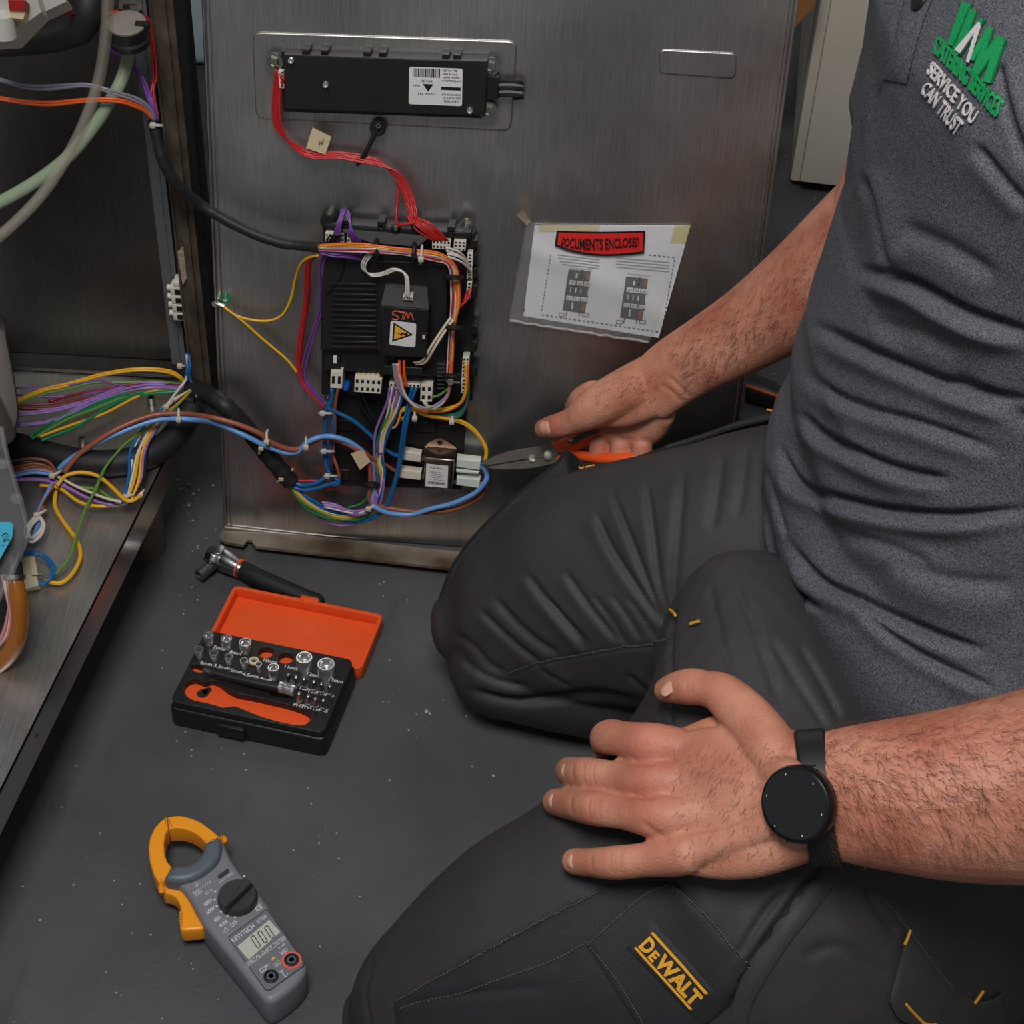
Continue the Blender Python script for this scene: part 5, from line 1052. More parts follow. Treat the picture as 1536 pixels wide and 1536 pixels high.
# right arm
FARM = [((950, 548, 1.497), (1000, 628, 1.485), .62), ((985, 515, 1.482), (1035, 604, 1.470), .62), ((1040, 478, 1.462), (1080, 580, 1.448), .72), ((1110, 428, 1.435), (1152, 548, 1.418), .82), ((1190, 358, 1.395), (1235, 505, 1.375), .88), ((1270, 275, 1.345), (1330, 440, 1.325), .9), ((1310, 240, 1.325), (1370, 400, 1.305), .9)]
nb.append(loftw(FARM))
nb.append(tubep([(D(1330, 330, 1.32), .045), (D(1330, 330, 1.32) * .55 + SHF * .45, .052), (SHF, .060)], 24))
# right hand: back and ball of the thumb
nb.append(loftw([((968, 532, 1.490), (1010, 618, 1.480), .58), ((930, 552, 1.502), (968, 632, 1.487), .52), ((895, 572, 1.512), (935, 641, 1.497), .44), ((868, 588, 1.520), (905, 641, 1.508), .45)], ex=2.2))
nb.append(ch((950, 585, 1.490, .020), (910, 602, 1.498, .0195), (882, 618, 1.506, .0165), (862, 630, 1.515, .0128), (845, 637, 1.524, .0118), (828, 641, 1.534, .0108), (816, 643, 1.541, .0090)))
nb.append(ch((890, 592, 1.515, .0130), (876, 600, 1.526, .0128), (866, 612, 1.550, .0115), (862, 630, 1.580, .0100), (868, 655, 1.592, .0095)))       # index behind the handle
nb.append(loftw([((985, 588, 1.492), (1006, 636, 1.492), .8), ((962, 612, 1.512), (986, 664, 1.512), .75), ((925, 630, 1.528), (945, 668, 1.524), .7), ((900, 635, 1.536), (912, 664, 1.534), .6)]))       # heel of the palm
for k in range(3):
    x = 898 + 32 * k; dd = 1.556 - .012 * k
    nb.append(ch((x - 8, 606, dd + .02, .011), (x - 4, 640, dd + .034, .0105), (x - 2, 690, dd + .026, .0100), (x - 1, 704, dd + .006, .0098), (x, 690, dd - .010, .0097), (x + 1, 668, dd - .016, .0093)))
# hidden trunk, neck and head
tx = last
nb.append(tubep([((tx, .97, .42), .06), ((tx, .985, .60), .07), ((tx, .99, .74), .075), ((tx - .01, .99, .82), .056), ((tx - .025, .99, .90), .054)], 20))
nb.append(tubep([(SHN, .05), ((tx, .99, .745), .06), (SHF, .05)], 20))
HC = np.array([tx - .055, .99, .985])
nb.append(ellip(HC, .095, .075, .118)); nb.append(ellip(HC + [-.045, 0, -.05], .05, .055, .06))
nb.append(tubep([(HC + [-.088, 0, .012], .008), (HC + [-.102, 0, -.012], .011), (HC + [-.106, 0, -.026], .013)], 12))
for s_ in (-1, 1): nb.append(ellip(HC + [.012, s_ * .076, -.005], .018, .010, .032, 12))
nb.append(tubep([(HC + [-.088, -.022, -.062], .007), (HC + [-.094, 0, -.062], .009), (HC + [-.088, .022, -.062], .007)], 10))
body = fuse(nb, 0.0017, 4)
BFO = []
def crease(pts, dep=.9, w=2.6): BFO.append((pts, dep, w, -1, dep * .3))
for px, py in ((893, 1213), (885, 1161), (925, 1294)):
    for k in (-7, 0, 7): crease([(px + k - 1, py - 19), (px + k - 3, py), (px + k, py + 19)], .7)
for px, py in ((858, 1207), (860, 1158), (888, 1294)): crease([(px, py - 15), (px - 2, py), (px + 1, py + 15)], .8)
for px, py in ((1036, 1030),):
    for k in (-5, 2): crease([(px + k, py - 12), (px + k - 2, py), (px + k, py + 14)], .7)
crease([(1005, 1262), (985, 1250), (962, 1232)], 1.2, 4); crease([(985, 1198), (965, 1196), (945, 1190)], 1.2, 4); crease([(985, 1146), (965, 1145), (945, 1142)], 1.4, 4)
for px, py in ((843, 636),):
    for k in (-3, 3, 9): crease([(px + k - 2, py - 14), (px + k, py), (px + k - 3, py + 15)], .7)
crease([(990, 575), (1010, 590), (1022, 604)], 1.2, 3); crease([(1000, 562), (1025, 585), (1035, 596)], 1.0, 3); crease([(920, 655), (945, 660), (975, 664)], 1.0, 3)
for pts in ([(1150, 1180), (1090, 1165), (1010, 1150)], [(1150, 1200), (1080, 1205), (1005, 1208)], [(1150, 1225), (1090, 1245), (1020, 1262)], [(1300, 1200), (1380, 1215), (1480, 1200)]): BFO.append((pts, -.9, 5, -1, 0))
folds(body, BFO)
def skin_mat():
    m = mat('skin', (170, 106, 84), 0.5, sss=0.12, bump=0.55, bscale=520, col2=(200, 142, 118), vscale=26, detail=7, spec=0.4)
    nt = m.node_tree; N = nt.nodes; L = nt.links; p = N['Principled BSDF']; prev = p.inputs['Base Color'].links[0].from_socket
    at = N.new('ShaderNodeAttribute'); at.attribute_name = 'blush'; mx = N.new('ShaderNodeMixRGB'); mx.inputs[2].default_value = lin((184, 92, 80)); L.new(at.outputs['Fac'], mx.inputs[0]); L.new(prev, mx.inputs[1]); L.new(mx.outputs[0], p.inputs['Base Color'])
    return m
M_skin = skin_mat()
_V = verts(body); _bl = np.zeros(len(_V))
for q, r_, s_ in [((D(*c[:3])), r_, s_) for c, r_, s_ in ((LIT[1], .014, .5), (RIN[1], .015, .55), (MID[1], .016, .6), (IND[1], .017, .65), (LIT[3], .010, .4), (RIN[3], .011, .4), (MID[3], .011, .4), (IND[3], .012, .4), (THU[2], .013, .4), (THU[4], .010, .3), ((843, 636, 1.52), .012, .45), ((898, 668, 1.54), .014, .45), ((930, 667, 1.53), .014, .45), ((961, 665, 1.52), .014, .45), ((1420, 1150, 1.03), .07, .16), ((1150, 420, 1.40), .08, .16))]:
    _bl = np.maximum(_bl, s_ * np.exp(-((_V - q) ** 2).sum(1) / (r_ * r_)))
_at = body.attributes.new('blush', 'FLOAT', 'POINT'); _at.data.foreach_set('value', _bl.astype(np.float32))
body_o = man.part('body', body, M_skin, angle=180)
BBV = bvh_of(body)
# hair on the head (above the frame)
hr = ellip(HC + [.012, 0, .022], .098, .083, .112)
man.part('hair', fuse([hr], .006, 2), mat('dark_hair', (48, 36, 28), 0.6, bump=0.5, bscale=300), angle=180)
# fingernails
M_nail = mat('nail', (206, 158, 136), 0.28, spec=0.6)
def nail(x, y, ax, w, l, tilt=(0, 0)):    # laid on the skin at a pixel, long axis along pixel direction ax
    h_ = hit(BBV, x, y)
    if h_ is None: return
    p, n, _ = h_; n = n + CR * tilt[0] - CU * tilt[1]; n /= np.linalg.norm(n)
    u = D(x + ax[0], y + ax[1], 1) - D(x, y, 1); u = u - n * (u @ n); u /= np.linalg.norm(u); v = np.cross(n, u); vs = []; fs = []
    rr = [(0.0, 1), (0.5, .55), (1.0, 0)]
    k = 14
    for s_, hh in ((1.0, -.0004), (.85, .0004), (.45, .0008)):
        for j in range(k):
            a = 2 * math.pi * j / k; c, s = math.cos(a), math.sin(a); c = np.sign(c) * abs(c) ** .6; s = np.sign(s) * abs(s) ** .6
            q = p + u * c * l * s_ + v * s * w * s_ + n * (hh - (s * s_ * w) ** 2 * 55); vs.append(q)
    vs.append(p + n * .0010)
    for r_ in range(2):
        for j in range(k): fs.append((r_ * k + j, r_ * k + (j + 1) % k, (r_ + 1) * k + (j + 1) % k, (r_ + 1) * k + j))
    for j in range(k): fs.append((2 * k + j, 2 * k + (j + 1) % k, 3 * k))
    obj('fingernail', B().add(vs, fs), M_nail, body_o, 180)
nail(816, 642, (-1, .1), .0064, .0078); nail(1002, 1027, (-1, .1), .0062, .0076, (0, -.4)); nail(824, 1201, (-1, -.1), .0056, .0046, (-.5, 0)); nail(853, 1292, (-1, 0), .0052, .0042, (-.5, 0)); nail(843, 1157, (-.6, 0), .0058, .0038, (-.6, 0))

# ---- forearm hair
def arm_hair(zones, seed=3):
    rnd = random.Random(seed); b = B()
    for poly, n, dirp, ln in zones:
        xs = [p[0] for p in poly]; ys = [p[1] for p in poly]; c = 0; tries = 0
        while c < n and tries < n * 4:
            tries += 1; u, v = rnd.random(), rnd.random(); p = bil(poly, u, v); h_ = hit(BBV, p[0], p[1]); hs2 = hit(SBV, p[0], p[1])
            if h_ is None or (hs2 is not None and hs2[2] < h_[2]): continue
            P, N_, dd = h_; a = rnd.gauss(0, .45); dx, dy = dirp[0] * math.cos(a) - dirp[1] * math.sin(a), dirp[0] * math.sin(a) + dirp[1] * math.cos(a)
            t = CR * dx - CU * dy; t = t - N_ * (t @ N_); t /= np.linalg.norm(t) + 1e-9; L = ln * rnd.uniform(.6, 1.4); s = np.cross(N_, t) * rnd.uniform(-.4, .4)
            q = [P, P + t * L * .35 + N_ * L * .22, P + t * L * .7 + N_ * L * .30 + s * L * .3, P + t * L + N_ * L * .28 + s * L * .7]
            w = np.cross(t, N_); rg = []
            for qi, r_ in zip(q, (.00009, .00008, .00006, .00002)): rg.append([qi + w * r_, qi + N_ * r_, qi - w * r_])
            b.ringloft(rg, False); c += 1
    return b
hairs = arm_hair([([(1225, 1280), (1536, 1320), (1536, 1040), (1235, 1095)], 1500, (.7, .5), .010), ([(1030, 588), (1215, 500), (1275, 285), (1000, 508)], 760, (-.5, .6), .008), ([(1010, 1300), (1180, 1290), (1180, 1110), (1010, 1120)], 260, (-.2, .6), .005), ([(870, 600), (975, 620), (1000, 560), (920, 560)], 90, (-.6, .5), .005)])
obj('arm_hair', hairs, mat('body_hair', (104, 66, 44), 0.6), body_o, 180, kind='stuff')

# ---- trouser details
def on_cloth(bv, x, y, off):
    h_ = hit(bv, x, y)
    if h_ is None: return None
    return h_[0] + h_[1] * off
def strip_patch(bv, lo, hi, off=.002, nu=24, nv=10):   # cloth patch between two pixel curves, with thickness
    L0 = catmull(lo, 8); L1 = catmull(hi, 8); g = []; ok = []
    for j in range(nv + 1):
        for i in range(nu + 1):
            s = i / nu; p = np.array([np.interp(s, np.linspace(0, 1, len(L0)), L0[:, k]) for k in (0, 1)]); q = np.array([np.interp(s, np.linspace(0, 1, len(L1)), L1[:, k]) for k in (0, 1)])
            r = p + (q - p) * j / nv; e = min(i, nu - i, j, nv - j); h_ = on_cloth(bv, r[0], r[1], off if e > 0 else off * .75); g.append(h_); ok.append(h_ is not None)
    inner = [on_cloth(bv, 0, 0, 0) if 0 else None for _ in g]
    vs = [p if p is not None else np.zeros(3) for p in g]; fs = []
    n1 = len(vs); hv = []
    for p in vs: d = p - CP; d /= np.linalg.norm(d); hv.append(p + d * .003)
    vs = vs + hv; w = nu + 1
    def okf(*k): return all(ok[i] for i in k)
    for j in range(nv):
        for i in range(nu):
            a = j * w + i
            if okf(a, a + 1, a + w + 1, a + w): fs.append((a, a + 1, a + w + 1, a + w)); fs.append((n1 + a, n1 + a + w, n1 + a + w + 1, n1 + a + 1))
    edges = [(j * w, (j + 1) * w) for j in range(nv)] + [(j * w + nu, (j + 1) * w + nu) for j in range(nv)] + [(i, i + 1) for i in range(nu)] + [(nv * w + i, nv * w + i + 1) for i in range(nu)]
    for a, c in edges:
        if okf(a, c): fs.append((a, c, n1 + c, n1 + a))
    return B().add(vs, fs)
def cloth_text(bv, t, q, off, ext=0.0, bold=0.0, shear=0.0, spacing=1.0):
    me = text_mesh(t, 1, 0.0001, bold, spacing=spacing, shear=shear); V = verts(me); a, lo = V[:, 0].min(), V[:, 1].min(); w, h_ = np.ptp(V[:, 0]), np.ptp(V[:, 1]); vs = []
    for v in V:
        p = bil(q, (v[0] - a) / w, (v[1] - lo) / h_); z = off + (ext if v[2] > 0 else 0); s = on_cloth(bv, p[0], p[1], z); vs.append(s if s is not None else np.zeros(3))
    return B().add(vs, [tuple(p.vertices) for p in me.polygons])
def cloth_poly(bv, pts, off, ext):
    me = plate_mesh([(x / 100, -y / 100) for x, y in pts], (), 0, .001); vs = []
    for v in me.vertices: vs.append(on_cloth(bv, v.co.x * 100, -v.co.y * 100, off + (ext if v.co.z > .0005 else 0)))
    return B().add(vs, [tuple(p.vertices) for p in me.polygons])
def stitches(bv, pts, n, off=.0015, r=.0005, duty=.6):
    L = catmull(pts, 10); s = np.r_[0, np.cumsum(np.hypot(*np.diff(L, axis=0).T))]; s /= s[-1]; b = B()
    for i in range(n):
        q = []
        for t in ((i) / n, (i + duty / 2) / n, (i + duty) / n):
            p = on_cloth(bv, np.interp(t, s, L[:, 0]), np.interp(t, s, L[:, 1]), off)
            if p is None: break
            q.append(p)
        if len(q) == 3: b.tube(q, r, 5, 1)
    return b
T_ = tro_o
obj('knee_panel', strip_patch(TBV, [(592, 1504), (700, 1442), (810, 1382), (905, 1333), (1000, 1322)], [(600, 1580), (700, 1600), (820, 1600), (950, 1600), (1080, 1600)], .0018, 40, 24), M_tro2, T_)
obj('knee_pocket', strip_patch(TBV, [(878, 1412), (925, 1370), (968, 1335), (1010, 1322)], [(960, 1540), (1010, 1560), (1075, 1520), (1130, 1450)], .0035, 20, 24), M_tro2, T_)
M_thread = mat('grey_thread', (78, 78, 82), 0.7)
TB2 = TBV
for pts, n in (([(600, 1502), (700, 1446), (810, 1386), (905, 1337)], 70), ([(604, 1512), (720, 1478), (830, 1440), (900, 1400), (930, 1372)], 60), ([(884, 1416), (930, 1376), (972, 1341), (1010, 1326)], 30), ([(888, 1420), (925, 1465), (960, 1520), (968, 1536)], 30), ([(1016, 1328), (1060, 1370), (1110, 1430), (1128, 1452)], 34), ([(765, 1006), (812, 990), (885, 976), (939, 967), (1003, 962)], 60), ([(1300, 1330), (1340, 1370), (1400, 1450), (1440, 1500)], 40)):
    obj('stitching', stitches(TB2, pts, n, .0045 if pts[0][1] > 1300 and pts[0][0] > 880 and pts[0][0] < 1100 else .0026), M_thread, T_)
obj('label_backing', strip_patch(TBV, [(941, 1421), (960, 1401), (978, 1379)], [(1045, 1527), (1061, 1508), (1078, 1487)], .0048, 8, 16), M_tro2, T_)
M_yel = mat('label_yellow', (222, 160, 34), 0.55, bump=0.3, bscale=900)
lq = [(1037, 1512), (1067, 1486), (981, 1394), (952, 1420)]   # bl? label runs along u from upper left to lower right
def lab(u, v): a = np.array((952, 1420.)); b_ = np.array((1037, 1513.)); c_ = np.array((981, 1394.)); d_ = np.array((1067, 1486.)); return (a + (b_ - a) * u) * (1 - v) + (c_ + (d_ - c_) * u) * v
for v0, v1 in ((0.0, .14), (.84, 1.0)):
    obj('label_bar', strip_patch(TBV, [tuple(lab(u, v0)) for u in (0, .5, 1)], [tuple(lab(u, v1)) for u in (0, .5, 1)], .0058, 16, 3), M_yel, T_)
for t_, u0, u1, v0, v1 in (('D', .03, .165, .20, .80), ('E', .185, .275, .20, .62), ('WALT', .285, .98, .20, .80)):
    obj('label_lettering', cloth_text(TBV, t_, [tuple(lab(u0, v0)), tuple(lab(u1, v0)), tuple(lab(u1, v1)), tuple(lab(u0, v1))], .0058, .0006, .045), M_yel, T_)
M_tack = mat('gold_thread', (206, 146, 40), 0.6)
for pts in ([(1359, 1394), (1355, 1405), (1350, 1416)], [(1467, 1484), (1461, 1493), (1454, 1502)], [(1352, 1502), (1362, 1514), (1379, 1531)], [(1013, 914), (1017, 920), (1020, 927)], [(1040, 941), (1047, 939), (1054, 937)], [(1377, 1530), (1388, 1533), (1397, 1533)]):
    q = [on_cloth(TBV, x, y, .0042) for x, y in pts]
    if all(p is not None for p in q): obj('bartack', B().tube(q, .0011, 6, 3), M_tack, T_)
obj('cargo_pocket', strip_patch(TBV, [(1356, 1398), (1392, 1440), (1432, 1488), (1470, 1500), (1500, 1486)], [(1330, 1500), (1350, 1530), (1400, 1540), (1450, 1545), (1500, 1545)], .004, 24, 14), M_tro, T_)
obj('pocket_flap', strip_patch(TBV, [(1240, 1295), (1200, 1335), (1150, 1395), (1108, 1470), (1090, 1536)], [(1262, 1310), (1225, 1360), (1178, 1420), (1130, 1500), (1118, 1550)], .003, 24, 5), M_tro, T_)
# holster pocket hanging on the outside of the far thigh
top = [(655, 905), (676, 850), (712, 800), (765, 748), (832, 694), (846, 674), (862, 682), (880, 694), (935, 690), (1000, 668), (1050, 652), (1100, 634), (1150, 620), (1190, 610)]
dps = [1.585, 1.58, 1.575, 1.565, 1.55, 1.545, 1.53, 1.525, 1.51, 1.49, 1.48, 1.465, 1.45, 1.44]
b = B(); vs = []
Lt = catmull([(x, y, d) for (x, y), d in zip(top, dps)], 4); m_ = len(Lt)
for x, y, d in Lt:
    s = math.sin(x * .09) * .002
    vs += [D(x, y, d + s), D(x + 4, y + 4, d - .012 + s), D(x + 14, y + 60, d - .01), D(x + 14, y + 60, d + .012), D(x, y + 1, d + .006 + s)]
for i in range(m_ - 1):
    for j in range(5): a = i * 5 + j; c = i * 5 + (j + 1) % 5; b.f.append((a, c, c + 5, a + 5))
b.v = [tuple(v) for v in vs]; b.f += [(0, 1, 2, 3, 4), tuple((m_ - 1) * 5 + k for k in (4, 3, 2, 1, 0))]
man.part('holster_pocket', b, M_tro2)
man.part('pocket_rim', B().tube([D(x, y, d - .008) for (x, y), d in zip([(1000, 672), (1050, 657), (1100, 640), (1140, 630), (1182, 622)], (1.478, 1.468, 1.453, 1.442, 1.43))], .0028, 8), M_tro2)
for pts in ([(868, 700), (872, 703), (876, 700)], [(878, 701), (885, 699), (892, 698)], [(1150, 614), (1154, 615), (1158, 616)]):
    man.part('bartack', B().tube([D(x, y, 1.505 if x < 1000 else 1.43) for x, y in pts], .0009, 5, 2), M_tack)
# boots behind (mostly hidden under him)
M_boot = mat('boot_leather', (40, 34, 28), 0.5, bump=0.3, bscale=200)
for e_, d_ in ((s0 + sd_ * .43, sd_), (n0 + np.array([.45, .13, 0]), np.array([.96, .28, 0]))):
    d_ = d_ / np.linalg.norm(d_)
    bo = man.part('boot', tubep([(e_ + [0, 0, 0.002], .045), (e_ + d_ * .06 + [0, 0, .0], .046), (e_ + d_ * .10 + [0, 0, .03], .040), (e_ + d_ * .11 + [0, 0, .09], .036), (e_ + d_ * .09 + [0, 0, .15], .030)], 20), M_boot, angle=180)

# ---- shirt embroidery and button
M_emb = mat('green_thread', (14, 150, 84), 0.5, bump=0.7, bscale=1500)
M_embd = mat('dark_green_thread', (6, 92, 52), 0.6, bump=0.5, bscale=1500)
M_embw = mat('white_thread', (205, 200, 202), 0.6, bump=0.5, bscale=1500)
Zs = lambda *p: [(1370 + x / 7.314, y / 7.314) for x, y in p]
Sp = shirt_o
def stroke(p, q, w0, w1, m, off, ext):
    p, q = np.array(p, float), np.array(q, float); d = (q - p) / np.linalg.norm(q - p); n = np.array([-d[1], d[0]])
    obj('emblem', cloth_poly(SBV, Zs(*[tuple(v) for v in (p + n * w0 / 2, p - n * w0 / 2, q - n * w1 / 2, q + n * w1 / 2)]), off, ext), m, Sp)
for p, q, w0, w1 in (((605, 40), (425, 500), 95, 60), ((680, 115), (490, 600), 70, 80), ((785, 215), (500, 560), 40, 110), ((868, 310), (660, 660), 60, 60), ((860, 330), (695, 830), 60, 70), ((990, 415), (700, 800), 90, 90), ((985, 430), (825, 910), 90, 80)):
    stroke(p, q, w0 + 26, w1 + 26, M_embd, .0006, .0006); stroke(p, q, w0 - 6, w1 - 6, M_emb, .0010, .0010)
stroke((762, 265), (520, 575), 30, 70, M_embw, .0020, .0008); stroke((755, 290), (632, 690), 40, 26, M_embw, .0021, .0008)
def zq(*p): return Zs(*p)
obj('lettering', cloth_text(SBV, 'CATERING SERVICES', zq((230, 570), (930, 1300), (1000, 1120), (290, 380)), .001, .0010, .03), M_emb, Sp)
obj('lettering', cloth_text(SBV, 'SERVICE YOU', zq((165, 800), (660, 1370), (740, 1230), (240, 670)), .001, .0010, .012), M_embw, Sp)
obj('lettering', cloth_text(SBV, 'CAN TRUST', zq((100, 1000), (490, 1490), (580, 1350), (185, 890)), .001, .0010, .012), M_embw, Sp)
h_ = hit(SBV, 1383, 1)
if h_ is not None: obj('button', B().lathe([(.0070, 0), (.0072, .0018), (.0062, .0030), (.0050, .0022), (.0005, .0022)], h_[0] + h_[1] * .0005, axis=h_[1], n=20), M_black, Sp)
# placket edge
obj('placket', strip_patch(SBV, [(1372, -40), (1352, 20), (1337, 80), (1327, 118)], [(1420, -40), (1396, 10), (1376, 70), (1362, 125)], .0016, 14, 4), M_shirt, Sp)

# ---- watch on the left wrist
wt = World('wrist_watch', 'black round smart watch with dark blank screen on left wrist', 'watch', D(1195, 1207, 1.06))
wa, wb2 = D(1214, 1104, 1.094), D(1237, 1290, 1.073); wc_ = (wa + wb2) / 2; wA = (wb2 - wa) / 2
wt_ax = D(1300, 1190, 1.07) - D(1200, 1200, 1.075); wt_ax -= wA * (wt_ax @ wA) / (wA @ wA); wt_ax /= np.linalg.norm(wt_ax)
wB = np.cross(wt_ax, wA); wB = wB / np.linalg.norm(wB) * np.linalg.norm(wA) * .66
if wB @ (CP - wc_) < 0: wB = -wB
rg = []
for a in np.linspace(0, 2 * np.pi, 49)[:-1]:
    for_ = math.cos(a) * wA + math.sin(a) * wB; rad = for_ / np.linalg.norm(for_); hw = .0098
    rg.append([wc_ + for_ * 1.0 + rad * .0028 + wt_ax * hw, wc_ + for_ + rad * .0044 + wt_ax * hw * .8, wc_ + for_ + rad * .0044 - wt_ax * hw * .8, wc_ + for_ + rad * .0028 - wt_ax * hw, wc_ + for_ * .96])
M_strap = mat('silicone_strap', (24, 24, 26), 0.48)
wt.part('strap', B().ringloft(rg, False, None, True), M_strap)
wn = -CF * .80 + (-CR * .99 + CU * .05) * .60; wn /= np.linalg.norm(wn)
wcen = D(1193, 1207, 1.045)
wt.part('case', B().lathe([(.0215, -.012), (.0235, -.009), (.0238, -.002), (.0228, .0006), (.0212, .0014)], wcen, axis=wn, n=48), mat('watch_case', (36, 36, 38), 0.3, 0.6))
wt.part('screen', B().lathe([(.0212, .0005), (.0212, .0015), (.0195, .0019), (.0005, .0019)], wcen, axis=wn, n=48), mat('watch_glass', (5, 5, 6), 0.06, spec=0.8, coat=1.0))
wu = -CU - wn * (-CU @ wn); wu /= np.linalg.norm(wu); wv = np.cross(wn, wu)
for k in range(6):
    a = R(18 + 60 * k); p = wcen + (wu * math.cos(a) + wv * math.sin(a)) * .0188 + wn * .0019
    wt.part('hour_mark', B().tube([p - wu * .0006, p + wu * .0006], .0003, 5, 1), M_printw)
for s_ in (-1, 1):
    p = wcen + wu * s_ * .0195 - wn * .0075
    wt.part('lug', B().tube([p - wt_ax * .009, p, p + wt_ax * .009], .0035, 8, 2), M_strap)
# ================================================================ tools on the floor
# ---- socket set case
ZC = 0.032
FL_, FR_, BL_, BR_ = (W(x, y, ZC) for x, y in ((259, 1046), (491, 1112), (306, 940), (522, 996)))
cex = ((FR_ - FL_) + (BR_ - BL_)); cyy = ((BL_ - FL_) + (BR_ - FR_)); cex[2] = cyy[2] = 0
cwid = np.linalg.norm(cex) / 2; cex /= np.linalg.norm(cex); cp_ = np.array([-cex[1], cex[0], 0]); cdep = (cyy @ cp_) / 2
an_ = math.atan2(cyy @ cex, cyy @ cp_) * 0.5                       # share the residual skew
cex = cex * math.cos(-an_) + cp_ * math.sin(-an_); cp_ = np.array([-cex[1], cex[0], 0])
cdep *= 1.04; cc_ = (FL_ + FR_ + BL_ + BR_) / 4; cc_[2] = 0; cc_ = cc_ + cp_ * .0015
CMX = Matrix(((cex[0], cp_[0], 0, cc_[0]), (cex[1], cp_[1], 0, cc_[1]), (0, 0, 1, 0), (0, 0, 0, 1))); CIN = CMX.inverted()
def cl(x, y, z): v = CIN @ Vector(W(x, y, z)); return (v.x, v.y)
cs = thing('tool_case', 'small black socket set case lying open with bright orange lid', 'tool case', CMX)
hw, hd = cwid / 2, cdep / 2
ZK = lambda *p: [cl(240 + x / 4.518, 800 + y / 4.518, ZC) for x, y in p]
obj('base', plate_mesh(rrect(cwid, cdep, .006), (), 0.001, 0.024, .003, 2), M_black, cs)
obj('liner', plate_mesh(rrect(cwid - .008, cdep - .008, .004), (), 0.0235, 0.0250), M_orange, cs)
rec = smoothpoly(ZK((160, 1050), (185, 1005), (240, 985), (300, 1008), (350, 995), (400, 1010), (450, 1050), (520, 1085), (600, 1100), (760, 1135), (900, 1170), (1000, 1210), (1020, 1250), (1000, 1285), (950, 1300), (850, 1285), (700, 1245), (560, 1190), (500, 1170), (430, 1180), (380, 1165), (300, 1145), (230, 1130), (180, 1100)), 2)
slot1 = smoothpoly(ZK((208, 912), (215, 893), (240, 886), (290, 902), (300, 925), (280, 942), (225, 932)), 2)
slot2 = smoothpoly(ZK((745, 1075), (830, 1095), (905, 1095), (900, 1110), (830, 1112), (760, 1100)), 2)
h1, h2 = circ(*ZK((718, 808))[0], .0067, 20), circ(*ZK((853, 845))[0], .0067, 20)
obj('insert', plate_mesh(rrect(cwid - .003, cdep - .003, .006), [rec, slot1, slot2, h1, h2], 0.0240, ZC, .0006, 1), M_black, cs)
obj('latch', B().box((-hw + cwid * .40, -hd - .0015, .012), (.026, .005, .014), bev=.0015), M_black, cs)
obj('step', B().box((-hw - .001, 0.004, .012), (.004, cdep * .62, .018), bev=.001), M_black, cs)
# lid, opened flat behind
l0, l1 = cl(346, 871, .016), cl(559, 924, .016)
ly1 = (l0[1] + l1[1]) / 2; ly0 = hd + .003; lx0, lx1 = -hw - .0005, max(l1[0], hw + .004)
lid = obj('lid', plate_mesh(rrect(lx1 - lx0, ly1 - ly0, .006, cx=(lx0 + lx1) / 2, cy=(ly0 + ly1) / 2), (), .0015, .0045, .001, 1), M_orange, cs)
def ring_plate(x0, x1, y0, y1, r, t, z0, z1): return plate_mesh(rrect(x1 - x0, y1 - y0, r, cx=(x0 + x1) / 2, cy=(y0 + y1) / 2), [rrect(x1 - x0 - 2 * t, y1 - y0 - 2 * t, max(r - t, .001), cx=(x0 + x1) / 2, cy=(y0 + y1) / 2)], z0, z1, .0007, 1)
obj('lid_wall', ring_plate(lx0, lx1, ly0, ly1, .006, .0040, .001, .016), M_orange, lid)
obj('lid_tab', B().box(((lx0 + lx1) / 2 + .001, ly1 + .0005, .014), (.019, .007, .007), bev=.002), M_orange, lid)
obj('hinge', B().cyl((-hw + .02, hd + .0015, .006), (hw - .02, hd + .0015, .006), .0035, n=12), M_black, cs)
M_grime = mat('grime', (36, 24, 18), 0.8, var=0.5, vscale=200)
def ctext(t, x, y, h, ang=0.0):
    q = cl(240 + x / 4.518, 800 + y / 4.518, ZC); m = text_mesh(t, 1, 0, .01); b = B().me(m, Matrix.Translation((q[0], q[1], ZC + .0003)) @ Matrix.Rotation(ang, 4, 'Z') @ Matrix.Scale(h, 4)); obj('size_mark', b, M_printw, cs)
for t, x, y in (('7mm', 400, 780), ('8mm', 512, 812), ('10mm', 745, 868), ('11mm', 890, 912), ('12mm', 1040, 962), ('13mm', 1190, 1000), ('6mm', 315, 885), ('5.5mm', 420, 908), ('5mm', 518, 936), ('4.5mm', 615, 965), ('4mm', 718, 992), ('T20', 972, 1052), ('T20', 1030, 1075), ('T15', 1088, 1086), ('T10', 1146, 1098), ('PH2', 938, 1168), ('PH3', 994, 1178), ('H4', 1062, 1195), ('H5', 1114, 1202)): ctext(t, x, y, .0056)
# sooty print of the ratchet head in the recess
for k in range(3):
    q = cl(240 + (290 + k * 18) / 4.518, 800 + (1085 - k * 12) / 4.518, .0251); obj('soot_mark', B().lathe([(.0052 - k * .001, 0), (.004 - k * .001, .0003), (.0005, .0003)], (q[0], q[1], .0250), n=18), M_grime, cs)
